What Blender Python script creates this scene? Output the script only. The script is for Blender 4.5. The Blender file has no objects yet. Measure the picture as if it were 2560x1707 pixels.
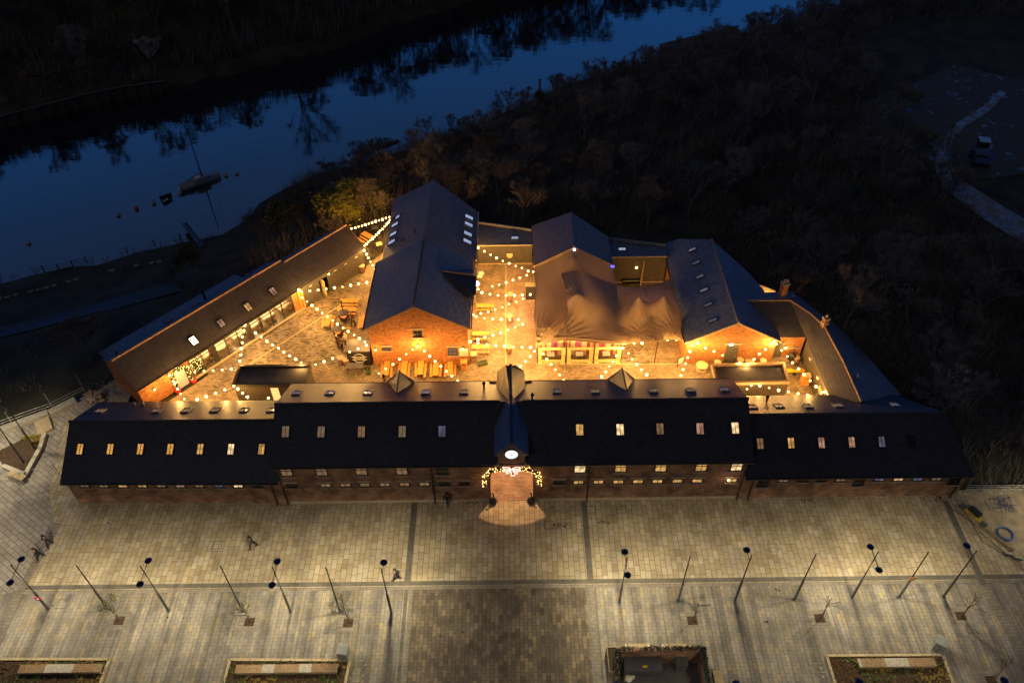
import bpy, bmesh, math, random
import numpy as np
from mathutils import Vector, Matrix
from mathutils.geometry import delaunay_2d_cdt
R = math.radians
rnd = random.Random(7)
scn = bpy.context.scene
COL = scn.collection

# ------------------------------------------------------------------ camera
FOC, HC = 2020.0, 63.0                      # focal length in photo pixels (2560 wide), camera height in metres
cam = bpy.data.objects.new('camera', bpy.data.cameras.new('camera'))
COL.objects.link(cam)
cam.data.sensor_width = 36.0
cam.data.lens = 36.0 * FOC / 2560
cam.data.clip_start, cam.data.clip_end = 1.0, 3000
RM = Matrix.Rotation(math.pi / 2 - R(44.3), 3, 'X') @ Matrix.Rotation(R(-0.69), 3, 'Z')
cam.matrix_world = Matrix.Translation((0, 0, HC)) @ RM.to_4x4()
scn.camera = cam
# ------------------------------------------------------------------ view, sky
vs = scn.view_settings
vs.view_transform = 'Standard'; vs.look = 'None'; vs.exposure = 0.0; vs.gamma = 1.0
scn.render.engine = 'CYCLES'
scn.cycles.use_denoising = True
scn.cycles.max_bounces = 6; scn.cycles.diffuse_bounces = 2; scn.cycles.glossy_bounces = 3
scn.cycles.transparent_max_bounces = 8; scn.cycles.transmission_bounces = 4
scn.cycles.sample_clamp_indirect = 3.0
scn.cycles.caustics_reflective = False; scn.cycles.caustics_refractive = False
world = bpy.data.worlds.new('World'); scn.world = world; world.use_nodes = True
def build_world():
    nt = world.node_tree; nt.nodes.clear(); N = nt.nodes.new; Lk = nt.links.new
    out = N('ShaderNodeOutputWorld'); bg = N('ShaderNodeBackground')
    tc = N('ShaderNodeTexCoord'); sp = N('ShaderNodeSeparateXYZ'); Lk(tc.outputs['Generated'], sp.inputs[0])
    el = N('ShaderNodeValToRGB')            # dusk: saturated blue low over the river, near black overhead
    e = el.color_ramp.elements
    e[0].position = 0.0; e[0].color = (0.001, 0.100, 0.40, 1)
    e[1].position = 1.0; e[1].color = (0.003, 0.005, 0.018, 1)
    m = e.new(0.36); m.color = (0.001, 0.115, 0.43, 1)
    m = e.new(0.50); m.color = (0.003, 0.055, 0.19, 1)
    m = e.new(0.64); m.color = (0.010, 0.013, 0.036, 1)
    Lk(sp.outputs[2], el.inputs[0])
    mr = N('ShaderNodeMapRange'); mr.inputs[1].default_value = -0.6; mr.inputs[2].default_value = 0.8
    mr.inputs[3].default_value = 0.13; mr.inputs[4].default_value = 1.0
    Lk(sp.outputs[1], mr.inputs[0])
    mx = N('ShaderNodeMix'); mx.data_type = 'RGBA'; mx.blend_type = 'MULTIPLY'; mx.inputs[0].default_value = 1
    Lk(el.outputs[0], mx.inputs[6]); Lk(mr.outputs[0], mx.inputs[7])
    ad = N('ShaderNodeMix'); ad.data_type = 'RGBA'; ad.blend_type = 'ADD'; ad.inputs[0].default_value = 1; ad.inputs[7].default_value = (.020, .0175, .019, 1)
    Lk(mx.outputs[2], ad.inputs[6]); Lk(ad.outputs[2], bg.inputs[0])
    bg.inputs[1].default_value = 1.0
    Lk(bg.outputs[0], out.inputs[0])
build_world()
sun = bpy.data.objects.new('sun', bpy.data.lights.new('sun', 'SUN')); COL.objects.link(sun)     # weak fill added from the camera side to lift woods and boat
sun.data.energy = .12; sun.data.angle = R(12); sun.data.color = (1.0, .92, .88); sun.rotation_euler = (R(48), 0, R(-32))

# ------------------------------------------------------------------ survey helpers: a photo pixel and a known height or plane -> the real place
REG = dict(A=(240,560,3.1784),B=(780,420,2.7031),C=(1180,500,3.1367),D=(1620,560,3.1359),E=(0,920,3.2667),F=(640,920,3.2667),G=(1200,900,3.1361),H=(1840,900,3.1361),I=(0,1300,2.7349),J=(800,1300,2.7349),K=(1500,1300,2.2189),L=(2100,100,3.137),M=(0,0,2.6133),N=(900,0,1.96),O=(0,600,3.92),W=(0,300,3.672),a=(800,500,11.76),b=(700,700,6.03),c=(1150,600,4.356),d=(1480,640,4.9),e=(1740,820,6.1895),f=(340,740,5.113),g=(920,840,6.5333),h=(1160,1120,7.8417),i=(0,930,5.227),j=(2360,1180,6.535),k=(1500,1580,7.35),l=(800,1580,11.76),m=(1980,1560,4.0552),n=(1320,840,7.84),o=(420,380,11.2),q=(700,520,7.838),v=(0,0,0.91875))
CAMP = Vector((0, 0, HC))
def ray(r, x, y):
    ox, oy, s = REG[r]
    return RM @ Vector(((ox + x / s - 1280) / FOC, -(oy + y / s - 853.5) / FOC, -1))
def at(r, x, y, z=0.0):
    d = ray(r, x, y); t = (z - HC) / d.z
    return CAMP + d * t
def aty(r, x, y, Y):
    d = ray(r, x, y); return CAMP + d * (Y / d.y)
def atp(r, x, y, p, n):
    d = ray(r, x, y); n = Vector(n); t = (Vector(p) - CAMP).dot(n) / d.dot(n)
    return CAMP + d * t

# ------------------------------------------------------------------ naming
def tag(o, label=None, cat=None, group=None, kind=None):
    if label: o['label'] = label
    if cat: o['category'] = cat
    if group: o['group'] = group
    if kind: o['kind'] = kind
    return o
def thing(name, label, cat, loc=(0, 0, 0), rz=0.0, group=None):
    o = bpy.data.objects.new(name, None); o.empty_display_size = 0.3
    COL.objects.link(o); o.location = loc; o.rotation_euler = (0, 0, rz)
    return tag(o, label, cat, group)
def kids(o): return [c for c in bpy.data.objects if c.parent == o]
def clone(root, loc=None, rz=None, label=None, group=None, tree=None):
    def rec(o, par):
        c = o.copy(); COL.objects.link(c)
        if par: c.parent = par
        for ch in TREE.get(o.name, []):
            TREE.setdefault(c.name, []).append(rec(ch, c))
        return c
    c = rec(root, None)
    if loc is not None: c.location = loc
    if rz is not None: c.rotation_euler = (0, 0, rz)
    if label: c['label'] = label
    if group: c['group'] = group
    return c
TREE = {}

# ------------------------------------------------------------------ mesh builder
class MB:
    def __init__(self): self.v = []; self.f = []; self.mi = []; self.sm = []
    def add(self, vs, fs, mi=0, sm=False):
        b = len(self.v); self.v += [tuple(p) for p in vs]
        for f in fs: self.f.append(tuple(b + i for i in f)); self.mi.append(mi); self.sm.append(sm)
        return self
    def poly(self, pts, mi=0): return self.add(pts, [tuple(range(len(pts)))], mi)
    def box(self, c, s, rz=0, mi=0, M=None):
        x, y, z = s[0] / 2, s[1] / 2, s[2] / 2
        p = [Vector((a * x, b * y, d * z)) for d in (-1, 1) for b in (-1, 1) for a in (-1, 1)]
        m = (M if M else Matrix.Rotation(rz, 3, 'Z')); c = Vector(c)
        return self.add([m @ q + c for q in p], [(0,2,3,1),(4,5,7,6),(0,1,5,4),(2,6,7,3),(0,4,6,2),(1,3,7,5)], mi)
    def bar(self, a, b, w, h, up=(0,0,1), mi=0):       # a box laid from a to b
        a, b = Vector(a), Vector(b); d = b - a; L = d.length
        if L < 1e-6: return self
        x = d / L; z = Vector(up); y = z.cross(x)
        if y.length < 1e-4: y = Vector((0,1,0)).cross(x)
        y.normalize(); z = x.cross(y)
        M = Matrix((x, y, z)).transposed()
        return self.box((a + b) / 2, (L, w, h), M=M, mi=mi)
    def tube(self, a, b, r0, r1=None, n=8, mi=0, caps=True):
        r1 = r0 if r1 is None else r1
        a, b = Vector(a), Vector(b); d = (b - a)
        if d.length < 1e-6: return self
        d.normalize(); u = d.orthogonal().normalized(); w = d.cross(u)
        vs = []
        for p, r in ((a, r0), (b, r1)):
            for i in range(n):
                t = 2 * math.pi * i / n; vs.append(p + (u * math.cos(t) + w * math.sin(t)) * r)
        fs = [(i, (i + 1) % n, n + (i + 1) % n, n + i) for i in range(n)]
        self.add(vs, fs, mi, True)
        if caps:
            self.add(vs[:n], [tuple(range(n))[::-1]], mi); self.add(vs[n:], [tuple(range(n))], mi)
        return self
    def path(self, pts, r, n=5, mi=0):
        for a, b in zip(pts, pts[1:]): self.tube(a, b, r, r, n, mi)
        return self
    def lathe(self, prof, c=(0,0,0), n=16, mi=0, sx=1, sy=1):
        c = Vector(c); vs = []; fs = []
        for r, z in prof:
            for i in range(n):
                t = 2 * math.pi * i / n; vs.append(c + Vector((r * math.cos(t) * sx, r * math.sin(t) * sy, z)))
        for k in range(len(prof) - 1):
            for i in range(n):
                j = (i + 1) % n; fs.append((k*n+i, k*n+j, (k+1)*n+j, (k+1)*n+i))
        self.add(vs, fs, mi, True)
        if prof[0][0] > 1e-4: self.add(vs[:n], [tuple(range(n))[::-1]], mi)
        if prof[-1][0] > 1e-4: self.add(vs[-n:], [tuple(range(n))], mi)
        return self
    def sphere(self, c, r, n=10, mi=0, sz=1):
        m = max(4, n // 2)
        return self.lathe([(max(1e-5, r * math.sin(math.pi * k / m)), -r * sz * math.cos(math.pi * k / m)) for k in range(m + 1)], c, n, mi)
    def prism(self, pts, z0, z1, mi=0, top=True):
        n = len(pts); A = sum(pts[i][0] * pts[(i+1) % n][1] - pts[(i+1) % n][0] * pts[i][1] for i in range(n))
        if A < 0: pts = pts[::-1]
        vs = [(p[0], p[1], z0) for p in pts] + [(p[0], p[1], z1) for p in pts]
        fs = [(i, (i+1) % n, n + (i+1) % n, n + i) for i in range(n)] + [tuple(range(n, 2*n))]
        fs.append(tuple(range(n))[::-1])
        return self.add(vs, fs, mi)
    def slab(self, pts, t, mi=0):                       # thick sheet under a planar polygon
        n = len(pts); P = [Vector(p) for p in pts]
        nn = Vector((0,0,0))
        for i in range(n): nn += P[i].cross(P[(i+1) % n])
        nn.normalize()
        if nn.z < 0: P = P[::-1]; nn = -nn
        Q = [p - nn * t for p in P]
        return self.add(P + Q, [tuple(range(n)), tuple(range(n, 2*n))[::-1]] + [(i, n+i, n+(i+1) % n, (i+1) % n) for i in range(n)], mi)
    def build(self, name, mats, parent=None, local=False, label=None):
        me = bpy.data.meshes.new(name)
        off = Vector((0,0,0))
        if parent and not local:
            q = parent
            while q: off += q.location; q = q.parent
        me.from_pydata([tuple(Vector(p) - off) for p in self.v], [], self.f)
        if not isinstance(mats, (list, tuple)): mats = [mats]
        for m in mats: me.materials.append(m)
        me.polygons.foreach_set('material_index', self.mi)
        me.polygons.foreach_set('use_smooth', self.sm)
        uv = me.uv_layers.new(name='UVMap')
        for p in me.polygons:
            n = p.normal; t = Vector((0,0,1)).cross(n)
            if t.length < 1e-3: t = Vector((1,0,0))
            t.normalize(); b = n.cross(t)
            for li in p.loop_indices:
                co = me.vertices[me.loops[li].vertex_index].co + off
                uv.data[li].uv = (co.dot(t), co.dot(b))
        me.update()
        o = bpy.data.objects.new(name, me); COL.objects.link(o)
        if parent:
            o.parent = parent; TREE.setdefault(parent.name, []).append(o)
        if label: o['label'] = label
        return o

# ------------------------------------------------------------------ materials
def newmat(name):
    m = bpy.data.materials.new(name); m.use_nodes = True
    nt = m.node_tree; return m, nt, nt.nodes['Principled BSDF']
def setp(b, rough=0.6, metal=0.0, spec=0.5, **k):
    b.inputs['Roughness'].default_value = rough; b.inputs['Metallic'].default_value = metal
    b.inputs['Specular IOR Level'].default_value = spec
def noise_col(nt, c0, c1, scale, coord='Object', detail=4, vec=None):
    N = nt.nodes.new; tc = N('ShaderNodeTexCoord'); no = N('ShaderNodeTexNoise')
    no.inputs['Scale'].default_value = scale; no.inputs['Detail'].default_value = detail
    nt.links.new(vec if vec else tc.outputs[coord], no.inputs['Vector'])
    cr = N('ShaderNodeValToRGB'); cr.color_ramp.elements[0].position = .36; cr.color_ramp.elements[1].position = .64
    cr.color_ramp.elements[0].color = (*c0, 1); cr.color_ramp.elements[1].color = (*c1, 1)
    nt.links.new(no.outputs['Fac'], cr.inputs[0])
    return cr.outputs[0], no.outputs['Fac']
def plain(name, c, rough=0.6, metal=0.0, var=0.18, scale=3.0, spec=0.5, bump=0.0):
    m, nt, b = newmat(name); setp(b, rough, metal, spec)
    lo = tuple(x * (1 - var) for x in c); hi = tuple(min(1, x * (1 + var)) for x in c)
    o, f = noise_col(nt, lo, hi, scale); nt.links.new(o, b.inputs['Base Color'])
    if bump:
        bp = nt.nodes.new('ShaderNodeBump'); bp.inputs['Strength'].default_value = bump; bp.inputs['Distance'].default_value = .05
        nt.links.new(f, bp.inputs['Height']); nt.links.new(bp.outputs[0], b.inputs['Normal'])
    return m
def emit(name, c, s, sampled=True):
    m, nt, b = newmat(name); b.inputs['Base Color'].default_value = (*[min(1, x) * .5 for x in c], 1)
    b.inputs['Emission Color'].default_value = (*c, 1); b.inputs['Emission Strength'].default_value = s
    try: m.cycles.emission_sampling = 'AUTO' if sampled else 'NONE'
    except Exception: pass
    return m
def mixc(nt, a, b, fac, mode='MIX'):
    mx = nt.nodes.new('ShaderNodeMix'); mx.data_type = 'RGBA'; mx.blend_type = mode
    for s, i in ((fac, 0), (a, 6), (b, 7)):
        if isinstance(s, (int, float)): mx.inputs[i].default_value = s
        elif isinstance(s, tuple): mx.inputs[i].default_value = (*s, 1)
        else: nt.links.new(s, mx.inputs[i])
    return mx.outputs[2]
def brick(name, c1, c2, mortar, bw, bh, ms=0.1, rot=0.0, rough=0.8, bump=0.3, var=0.35, vs_=0.6, spec=0.4, offset=0.5, blot=None, squash=1.0, sqf=2, pal=None, stripe=0):
    m, nt, b = newmat(name); setp(b, rough, 0, spec); N = nt.nodes.new; L = nt.links.new
    tc = N('ShaderNodeTexCoord'); mp = N('ShaderNodeMapping'); mp.inputs['Rotation'].default_value = (0, 0, rot)
    L(tc.outputs['UV'], mp.inputs['Vector'])
    br = N('ShaderNodeTexBrick'); br.inputs['Scale'].default_value = 1
    br.inputs['Brick Width'].default_value = bw; br.inputs['Row Height'].default_value = bh
    br.inputs['Mortar Size'].default_value = ms * bh * 0.5; br.inputs['Mortar Smooth'].default_value = .1
    br.inputs['Color1'].default_value = (*c1, 1); br.inputs['Color2'].default_value = (*c2, 1); br.inputs['Mortar'].default_value = (*mortar, 1)
    br.offset = offset; br.squash = squash; br.squash_frequency = sqf
    L(mp.outputs[0], br.inputs['Vector'])
    nz, f = noise_col(nt, (1 - var,) * 3, (1 + var,) * 3, vs_, vec=tc.outputs['UV'], detail=6)
    col = mixc(nt, br.outputs['Color'], nz, 1.0, 'MULTIPLY')
    if pal:                                         # every stone picks its own colour from a palette
        br.inputs['Color1'].default_value = (0, 0, 0, 1); br.inputs['Color2'].default_value = (1, 1, 1, 1); br.inputs['Mortar'].default_value = (0, 0, 0, 1)
        rp = N('ShaderNodeValToRGB'); e = rp.color_ramp.elements; e[0].position = 0; e[0].color = (*pal[0], 1); e[1].position = 1; e[1].color = (*pal[-1], 1)
        for k in range(1, len(pal) - 1): x = e.new(k / (len(pal) - 1)); x.color = (*pal[k], 1)
        L(br.outputs['Color'], rp.inputs[0]); col = mixc(nt, mixc(nt, rp.outputs[0], nz, 1.0, 'MULTIPLY'), mortar, br.outputs['Fac'])
    if stripe:                                      # whole courses run lighter or darker
        sn = N('ShaderNodeTexNoise'); sn.inputs['Scale'].default_value = 1; sn.inputs['Detail'].default_value = 2
        sm = N('ShaderNodeMapping'); sm.inputs['Scale'].default_value = (1.15, .035, 1); L(tc.outputs['UV'], sm.inputs[0]); L(sm.outputs[0], sn.inputs['Vector'])
        sr = N('ShaderNodeValToRGB'); sr.color_ramp.elements[0].position = .42; sr.color_ramp.elements[1].position = .56
        sr.color_ramp.elements[0].color = (1 - stripe,) * 3 + (1,); sr.color_ramp.elements[1].color = (1.06, 1.05, 1.0, 1)
        L(sn.outputs['Fac'], sr.inputs[0]); col = mixc(nt, col, sr.outputs[0], 1.0, 'MULTIPLY')
    nst = N('ShaderNodeTexNoise'); nst.inputs['Scale'].default_value = .16; nst.inputs['Detail'].default_value = 7; nst.inputs['Roughness'].default_value = .65; L(tc.outputs['UV'], nst.inputs['Vector'])
    rst = N('ShaderNodeValToRGB'); rst.color_ramp.elements[0].position = .38; rst.color_ramp.elements[0].color = (.80,.80,.80,1); rst.color_ramp.elements[1].position = .62; rst.color_ramp.elements[1].color = (1.08,1.08,1.06,1)
    L(nst.outputs['Fac'], rst.inputs[0]); col = mixc(nt, col, rst.outputs[0], 1.0, 'MULTIPLY')
    if blot:
        nb = N('ShaderNodeTexNoise'); nb.inputs['Scale'].default_value = blot[0]; nb.inputs['Detail'].default_value = 5
        mp2 = N('ShaderNodeMapping'); mp2.inputs['Scale'].default_value = (1, 2.2, 1); L(tc.outputs['UV'], mp2.inputs['Vector'])
        L(mp2.outputs[0], nb.inputs['Vector'])
        rb = N('ShaderNodeValToRGB'); rb.color_ramp.elements[0].position = blot[1]; rb.color_ramp.elements[1].position = blot[1] + .03
        L(nb.outputs['Fac'], rb.inputs[0]); col = mixc(nt, col, (blot[2],) * 3, mixc(nt, (0,0,0), rb.outputs[0], .8), 'MIX') if False else mixc(nt, col, mixc(nt, col, (blot[2],) * 3, 1.0, 'MULTIPLY'), rb.outputs[0])
    L(col, b.inputs['Base Color'])
    if bump:
        bp = N('ShaderNodeBump'); bp.inputs['Strength'].default_value = bump; bp.inputs['Distance'].default_value = .02
        inv = N('ShaderNodeMath'); inv.operation = 'SUBTRACT'; inv.inputs[0].default_value = 1; L(br.outputs['Fac'], inv.inputs[1])
        L(inv.outputs[0], bp.inputs['Height']); L(bp.outputs[0], b.inputs['Normal'])
    return m
def ribbed(name, c, period, axis, rough=0.5, strength=0.6, spec=0.5, var=.15, metal=0, dark=.6, cross=0):
    """roof sheet or tile rows: ribs every `period` metres along u (axis 0) or v (axis 1)"""
    m, nt, b = newmat(name); setp(b, rough, metal, spec); N = nt.nodes.new; L = nt.links.new
    tc = N('ShaderNodeTexCoord'); sp = N('ShaderNodeSeparateXYZ'); L(tc.outputs['UV'], sp.inputs[0])
    mu = N('ShaderNodeMath'); mu.operation = 'MULTIPLY'; mu.inputs[1].default_value = 1 / period; L(sp.outputs[axis], mu.inputs[0])
    fr = N('ShaderNodeMath'); fr.operation = 'FRACT'; L(mu.outputs[0], fr.inputs[0])
    cr = N('ShaderNodeValToRGB'); e = cr.color_ramp.elements
    e[0].position = 0; e[0].color = (dark,) * 3 + (1,); e[1].position = .35; e[1].color = (1,1,1,1)
    x = e.new(.8); x.color = (1.25,) * 3 + (1,); x = e.new(.98); x.color = (dark,) * 3 + (1,)
    L(fr.outputs[0], cr.inputs[0])
    nz, f = noise_col(nt, tuple(v * (1 - var) for v in c), tuple(v * (1 + var) for v in c), 1.7, vec=tc.outputs['UV'], detail=8)
    L(mixc(nt, nz, cr.outputs[0], 1.0, 'MULTIPLY'), b.inputs['Base Color'])
    bp = N('ShaderNodeBump'); bp.inputs['Strength'].default_value = strength; bp.inputs['Distance'].default_value = .05
    L(cr.outputs[0], bp.inputs['Height']); L(bp.outputs[0], b.inputs['Normal'])
    return m
def stripes(name, cols, period, axis=0, rough=.8):
    m, nt, b = newmat(name); setp(b, rough); N = nt.nodes.new; L = nt.links.new
    tc = N('ShaderNodeTexCoord'); sp = N('ShaderNodeSeparateXYZ'); L(tc.outputs['UV'], sp.inputs[0])
    mu = N('ShaderNodeMath'); mu.operation = 'MULTIPLY'; mu.inputs[1].default_value = 1 / period; L(sp.outputs[axis], mu.inputs[0])
    fr = N('ShaderNodeMath'); fr.operation = 'FRACT'; L(mu.outputs[0], fr.inputs[0])
    cr = N('ShaderNodeValToRGB'); cr.color_ramp.interpolation = 'CONSTANT'; e = cr.color_ramp.elements
    e[0].position = 0; e[0].color = (*cols[0][1], 1); e[1].position = cols[1][0]; e[1].color = (*cols[1][1], 1)
    for p, c in cols[2:]: x = e.new(p); x.color = (*c, 1)
    L(fr.outputs[0], cr.inputs[0]); L(cr.outputs[0], b.inputs['Base Color']); return m
def pane_glass(name):
    m = bpy.data.materials.new(name); m.use_nodes = True; nt = m.node_tree; nt.nodes.clear(); N = nt.nodes.new; L = nt.links.new
    o = N('ShaderNodeOutputMaterial'); mx = N('ShaderNodeMixShader'); t = N('ShaderNodeBsdfTransparent'); g = N('ShaderNodeBsdfGlossy')
    g.inputs['Roughness'].default_value = .02; lw = N('ShaderNodeFresnel'); lw.inputs[0].default_value = 1.5
    t.inputs[0].default_value = (.9, .92, .9, 1)
    L(lw.outputs[0], mx.inputs[0]); L(t.outputs[0], mx.inputs[1]); L(g.outputs[0], mx.inputs[2]); L(mx.outputs[0], o.inputs[0]); return m
def lit_pane(name, c, s, scale=2.5, c2=None, thr=.5):
    """a lit window: a room glimpsed behind it, uneven"""
    m, nt, b = newmat(name); setp(b, .15); N = nt.nodes.new; L = nt.links.new
    c2 = c2 or tuple(x * .45 for x in c)
    tc = N('ShaderNodeTexCoord'); vo = N('ShaderNodeTexVoronoi'); vo.inputs['Scale'].default_value = scale; L(tc.outputs['UV'], vo.inputs['Vector'])
    cr = N('ShaderNodeValToRGB'); cr.color_ramp.elements[0].color = (*c, 1); cr.color_ramp.elements[1].color = (*c2, 1)
    cr.color_ramp.elements[0].position = thr - .25; cr.color_ramp.elements[1].position = thr + .2
    L(vo.outputs['Distance'], cr.inputs[0]); L(cr.outputs[0], b.inputs['Emission Color']); b.inputs['Emission Strength'].default_value = s
    b.inputs['Base Color'].default_value = (.02, .02, .02, 1); m.cycles.emission_sampling = 'NONE'; return m

M = {}
M['brick'] = brick('old_red_brick', (.36,.115,.030), (.50,.20,.055), (.30,.21,.11), .42, .17, .2, var=.28, vs_=3.5, bump=.5)
M['brick_front'] = brick('street_brick', (.22,.105,.060), (.38,.20,.115), (.28,.22,.16), .42, .17, .2, var=.4, vs_=.8, bump=.5)
M['slate'] = brick('slate', (.028,.029,.037), (.046,.046,.056), (.018,.018,.022), .35, .25, .12, rough=.42, var=.22, vs_=2.5, bump=.35, spec=.6)  # shade of the street slopes is put into this darker slate
M['slate_skylit'] = brick('skylit_blue_slate', (.105,.130,.19), (.14,.165,.23), (.08,.09,.12), .4, .28, .1, rough=.5, var=.2, vs_=2.0, bump=.3, spec=.6)  # paler, bluer copy of slate: sidelong sky light put into the colour
M['tiles'] = ribbed('brown_tile_rows', (.072,.066,.071), .33, 1, rough=.6, dark=.8, strength=.4)
M['seam'] = ribbed('ribbed_metal_roof', (.17,.15,.16), .45, 0, rough=.5, dark=.5, strength=.8)
M['clad'] = ribbed('dark_board_cladding', (.085,.075,.06), .22, 0, rough=.6, dark=.4)
M['clad_green'] = plain('dark_panel_cladding', (.10,.095,.08), .6)
M['ridge_dark'] = plain('dark_ridge_tile', (.045,.045,.05), .6)
M['ridge_pale'] = plain('terracotta_ridge_tile', (.42,.26,.16), .6)
M['lead'] = plain('lead_flashing', (.18,.18,.19), .5)
M['stone'] = plain('sandstone_trim', (.44,.36,.24), .8, scale=5, bump=.2)
M['iron'] = plain('black_painted_metal', (.022,.022,.024), .4)
M['frame_dark'] = plain('dark_window_frame', (.03,.028,.026), .5)
M['steel'] = plain('grey_steel', (.11,.115,.125), .45, .3)
M['galv'] = plain('galvanised_steel', (.45,.45,.43), .4, .6)
M['wood_orange'] = plain('varnished_pine', (.62,.29,.065), .45, scale=2)
M['wood'] = plain('weathered_timber', (.34,.23,.13), .75, scale=4)
M['wood_pale'] = plain('pale_timber', (.5,.38,.22), .7, scale=4)
M['oak'] = plain('oak_staves', (.27,.14,.065), .6, scale=6)
M['white'] = plain('white_paint', (.74,.71,.65), .5)
M['cream'] = plain('cream_canvas', (.66,.52,.24), .7)
M['black'] = plain('black_board', (.02,.02,.02), .5)
M['bulb'] = emit('warm_bulb', (1, .60, .20), 9.0, False)
M['cable'] = plain('black_cable', (.02,.02,.02), .6)
M['glass'] = pane_glass('clear_glazing')
M['darkglass'] = plain('unlit_window_glass', (.012,.014,.02), .08, spec=.8)
M['lit'] = lit_pane('lit_amber_window', (1, .55, .16), .75)
M['lit_dim'] = lit_pane('dim_amber_window', (1, .55, .25), .22, c2=(.6,.35,.18))
M['lit_white'] = lit_pane('lit_white_window', (1, .68, .34), 1.4)
M['lit_fairy'] = lit_pane('window_of_fairy_lights', (1, .7, .25), 1.0, scale=6, c2=(.62,.27,.05), thr=.3)
M['lit_pink'] = lit_pane('lit_rose_window', (1, .52, .34), .5)
M['sky_pane'] = lit_pane('cool_glowing_rooflight', (.62,.72,1.0), .55, scale=.7, c2=(.5,.6,.9))  # pale blue pane with an even glow of its own
M['sky_pane_dim'] = lit_pane('dim_cool_rooflight', (.55,.55,.85), .22, scale=.7)
M['curtain'] = lit_pane('drawn_curtain_window', (1, .72, .45), .17, c2=(.8,.5,.3))

# ------------------------------------------------------------------ the plaza and courtyard paving
M['slabs'] = brick('pale_sandstone_slabs', (.36,.30,.205), (.47,.40,.29), (.15,.125,.09), .95, .47, .09, rot=R(90), var=.16, vs_=.5, bump=.25, squash=.75, sqf=3, pal=[(.34,.27,.17), (.42,.35,.235), (.45,.38,.27), (.37,.31,.215), (.50,.43,.32), (.41,.37,.30)])
M['setts'] = brick('mixed_stone_setts', (.20,.195,.20), (.37,.335,.29), (.12,.11,.10), .62, .34, .09, rot=R(90), var=.22, vs_=.35, bump=.25, stripe=.34, pal=[(.20,.193,.195), (.245,.232,.222), (.285,.263,.243), (.225,.216,.212), (.33,.28,.19), (.29,.27,.25), (.26,.24,.215)])
M['setts_dark'] = brick('brown_stone_setts', (.105,.085,.068), (.17,.138,.108), (.06,.05,.04), .6, .34, .09, rot=R(90), var=.25, vs_=.5, bump=.25, pal=[(.10,.085,.07), (.14,.115,.092), (.17,.14,.108), (.13,.11,.09), (.25,.20,.13), (.15,.125,.11)])
M['band'] = brick('dark_granite_setts', (.13,.122,.108), (.185,.172,.152), (.08,.075,.065), .2, .1, .2, var=.2, bump=.3)
M['band_pale'] = brick('grey_channel_stones', (.21,.19,.165), (.26,.235,.2), (.1,.09,.08), .6, .3, .1, var=.15)
M['cobble'] = brick('courtyard_setts', (.20,.15,.10), (.40,.31,.21), (.09,.065,.045), .30, .17, .22, var=.25, vs_=.7, bump=.5, rough=.55)
M['cobble_blot'] = brick('courtyard_setts_with_dark_stones', (.20,.155,.11), (.38,.30,.21), (.10,.075,.05), .30, .17, .2, var=.25, vs_=.7, bump=.4, rough=.55, blot=(1.6, .54, .42))
M['cobble_warm'] = brick('smooth_courtyard_setts', (.25,.17,.13), (.42,.30,.22), (.12,.085,.06), .26, .14, .2, var=.2, vs_=.5, bump=.4, rough=.5)
M['path_slab'] = brick('lilac_grey_slabs', (.30,.275,.26), (.40,.36,.33), (.10,.09,.08), .9, .45, .1, rot=R(35), var=.18, vs_=.4, bump=.25)
M['passage'] = brick('passage_setts', (.29,.19,.14), (.43,.31,.23), (.12,.08,.06), .3, .15, .2, var=.22, bump=.4)

def sheet(name, pts, z, mat, label=None, kind='structure'):
    mb = MB(); P = [(p[0], p[1]) for p in pts]
    n = len(P); A = sum(P[i][0] * P[(i+1) % n][1] - P[(i+1) % n][0] * P[i][1] for i in range(n))
    if A < 0: P = P[::-1]
    mb.poly([(x, y, z) for x, y in P]); o = mb.build(name, mat); o['kind'] = kind
    if label: o['label'] = label
    return o
YB = 35.05        # the cross band of the plaza
BL, BR = -9.1, 6.3
wl = [at('i', 0, 760), at('i', 650, 520), at('i', 1000, 360), at('i', 1260, 250), at('i', 1560, 60), at('i', 1725, 260)]
sheet('plaza_pavement', [(-62, 12), (62, 12), (62, 44.0), (41.5, 44.0), (40, 50), (-40, 50)] + [(p.x, p.y) for p in reversed(wl)] + [(-62, wl[0].y - 8)], .000, M['slabs'])
sheet('plaza_lower_pavement', [(-62, 12), (62, 12), (62, YB - .25), (-62, YB - .35)], .004, M['setts'])
sheet('plaza_central_pavement', [(BL + .35, 12), (BR - .3, 12), (BR - .3, YB - .3), (BL + .35, YB - .3)], .008, M['setts_dark'])
def band(name, a, b, w, z, mat=None):
    a, b = Vector(a), Vector(b); d = (b - a).normalized(); n = Vector((-d.y, d.x)) * w / 2
    return sheet(name, [a + n, b + n, b - n, a - n], z, mat or M['band'])
band('pavement_band', (-62, YB + .1), (62, YB), .42, .012)
band('pavement_band', (-62, YB - .35), (62, YB - .42), .3, .012, M['band_pale'])
band('pavement_band', (BL - .12, 43.35), (BL - .12, YB + .25), .52, .016)
band('pavement_band', (BR + .18, 43.3), (BR + .18, YB + .25), .52, .016)
band('pavement_band', (BL - .12, YB - .5), (BL - .0, 12), .30, .016)
band('pavement_band', (BL + .3, YB - .5), (BL + .42, 12), .30, .016, M['band_pale'])
band('pavement_band', (BR + .15, YB - .5), (BR + .15, 12), .45, .016, M['band_pale'])
pl = [at('I', 390, 20), at('I', 130, 480), at('I', -60, 900)]
band('pavement_band', pl[0].xy, pl[1].xy, .9, .016, M['band_pale'])
band('pavement_band', pl[1].xy, pl[2].xy, .9, .016, M['band_pale'])
pr = [at('H', 1640, 1100), at('K', 2130, 360), at('K', 2400, 840)]
band('pavement_band', pr[0].xy, pr[1].xy, .55, .016)
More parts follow.
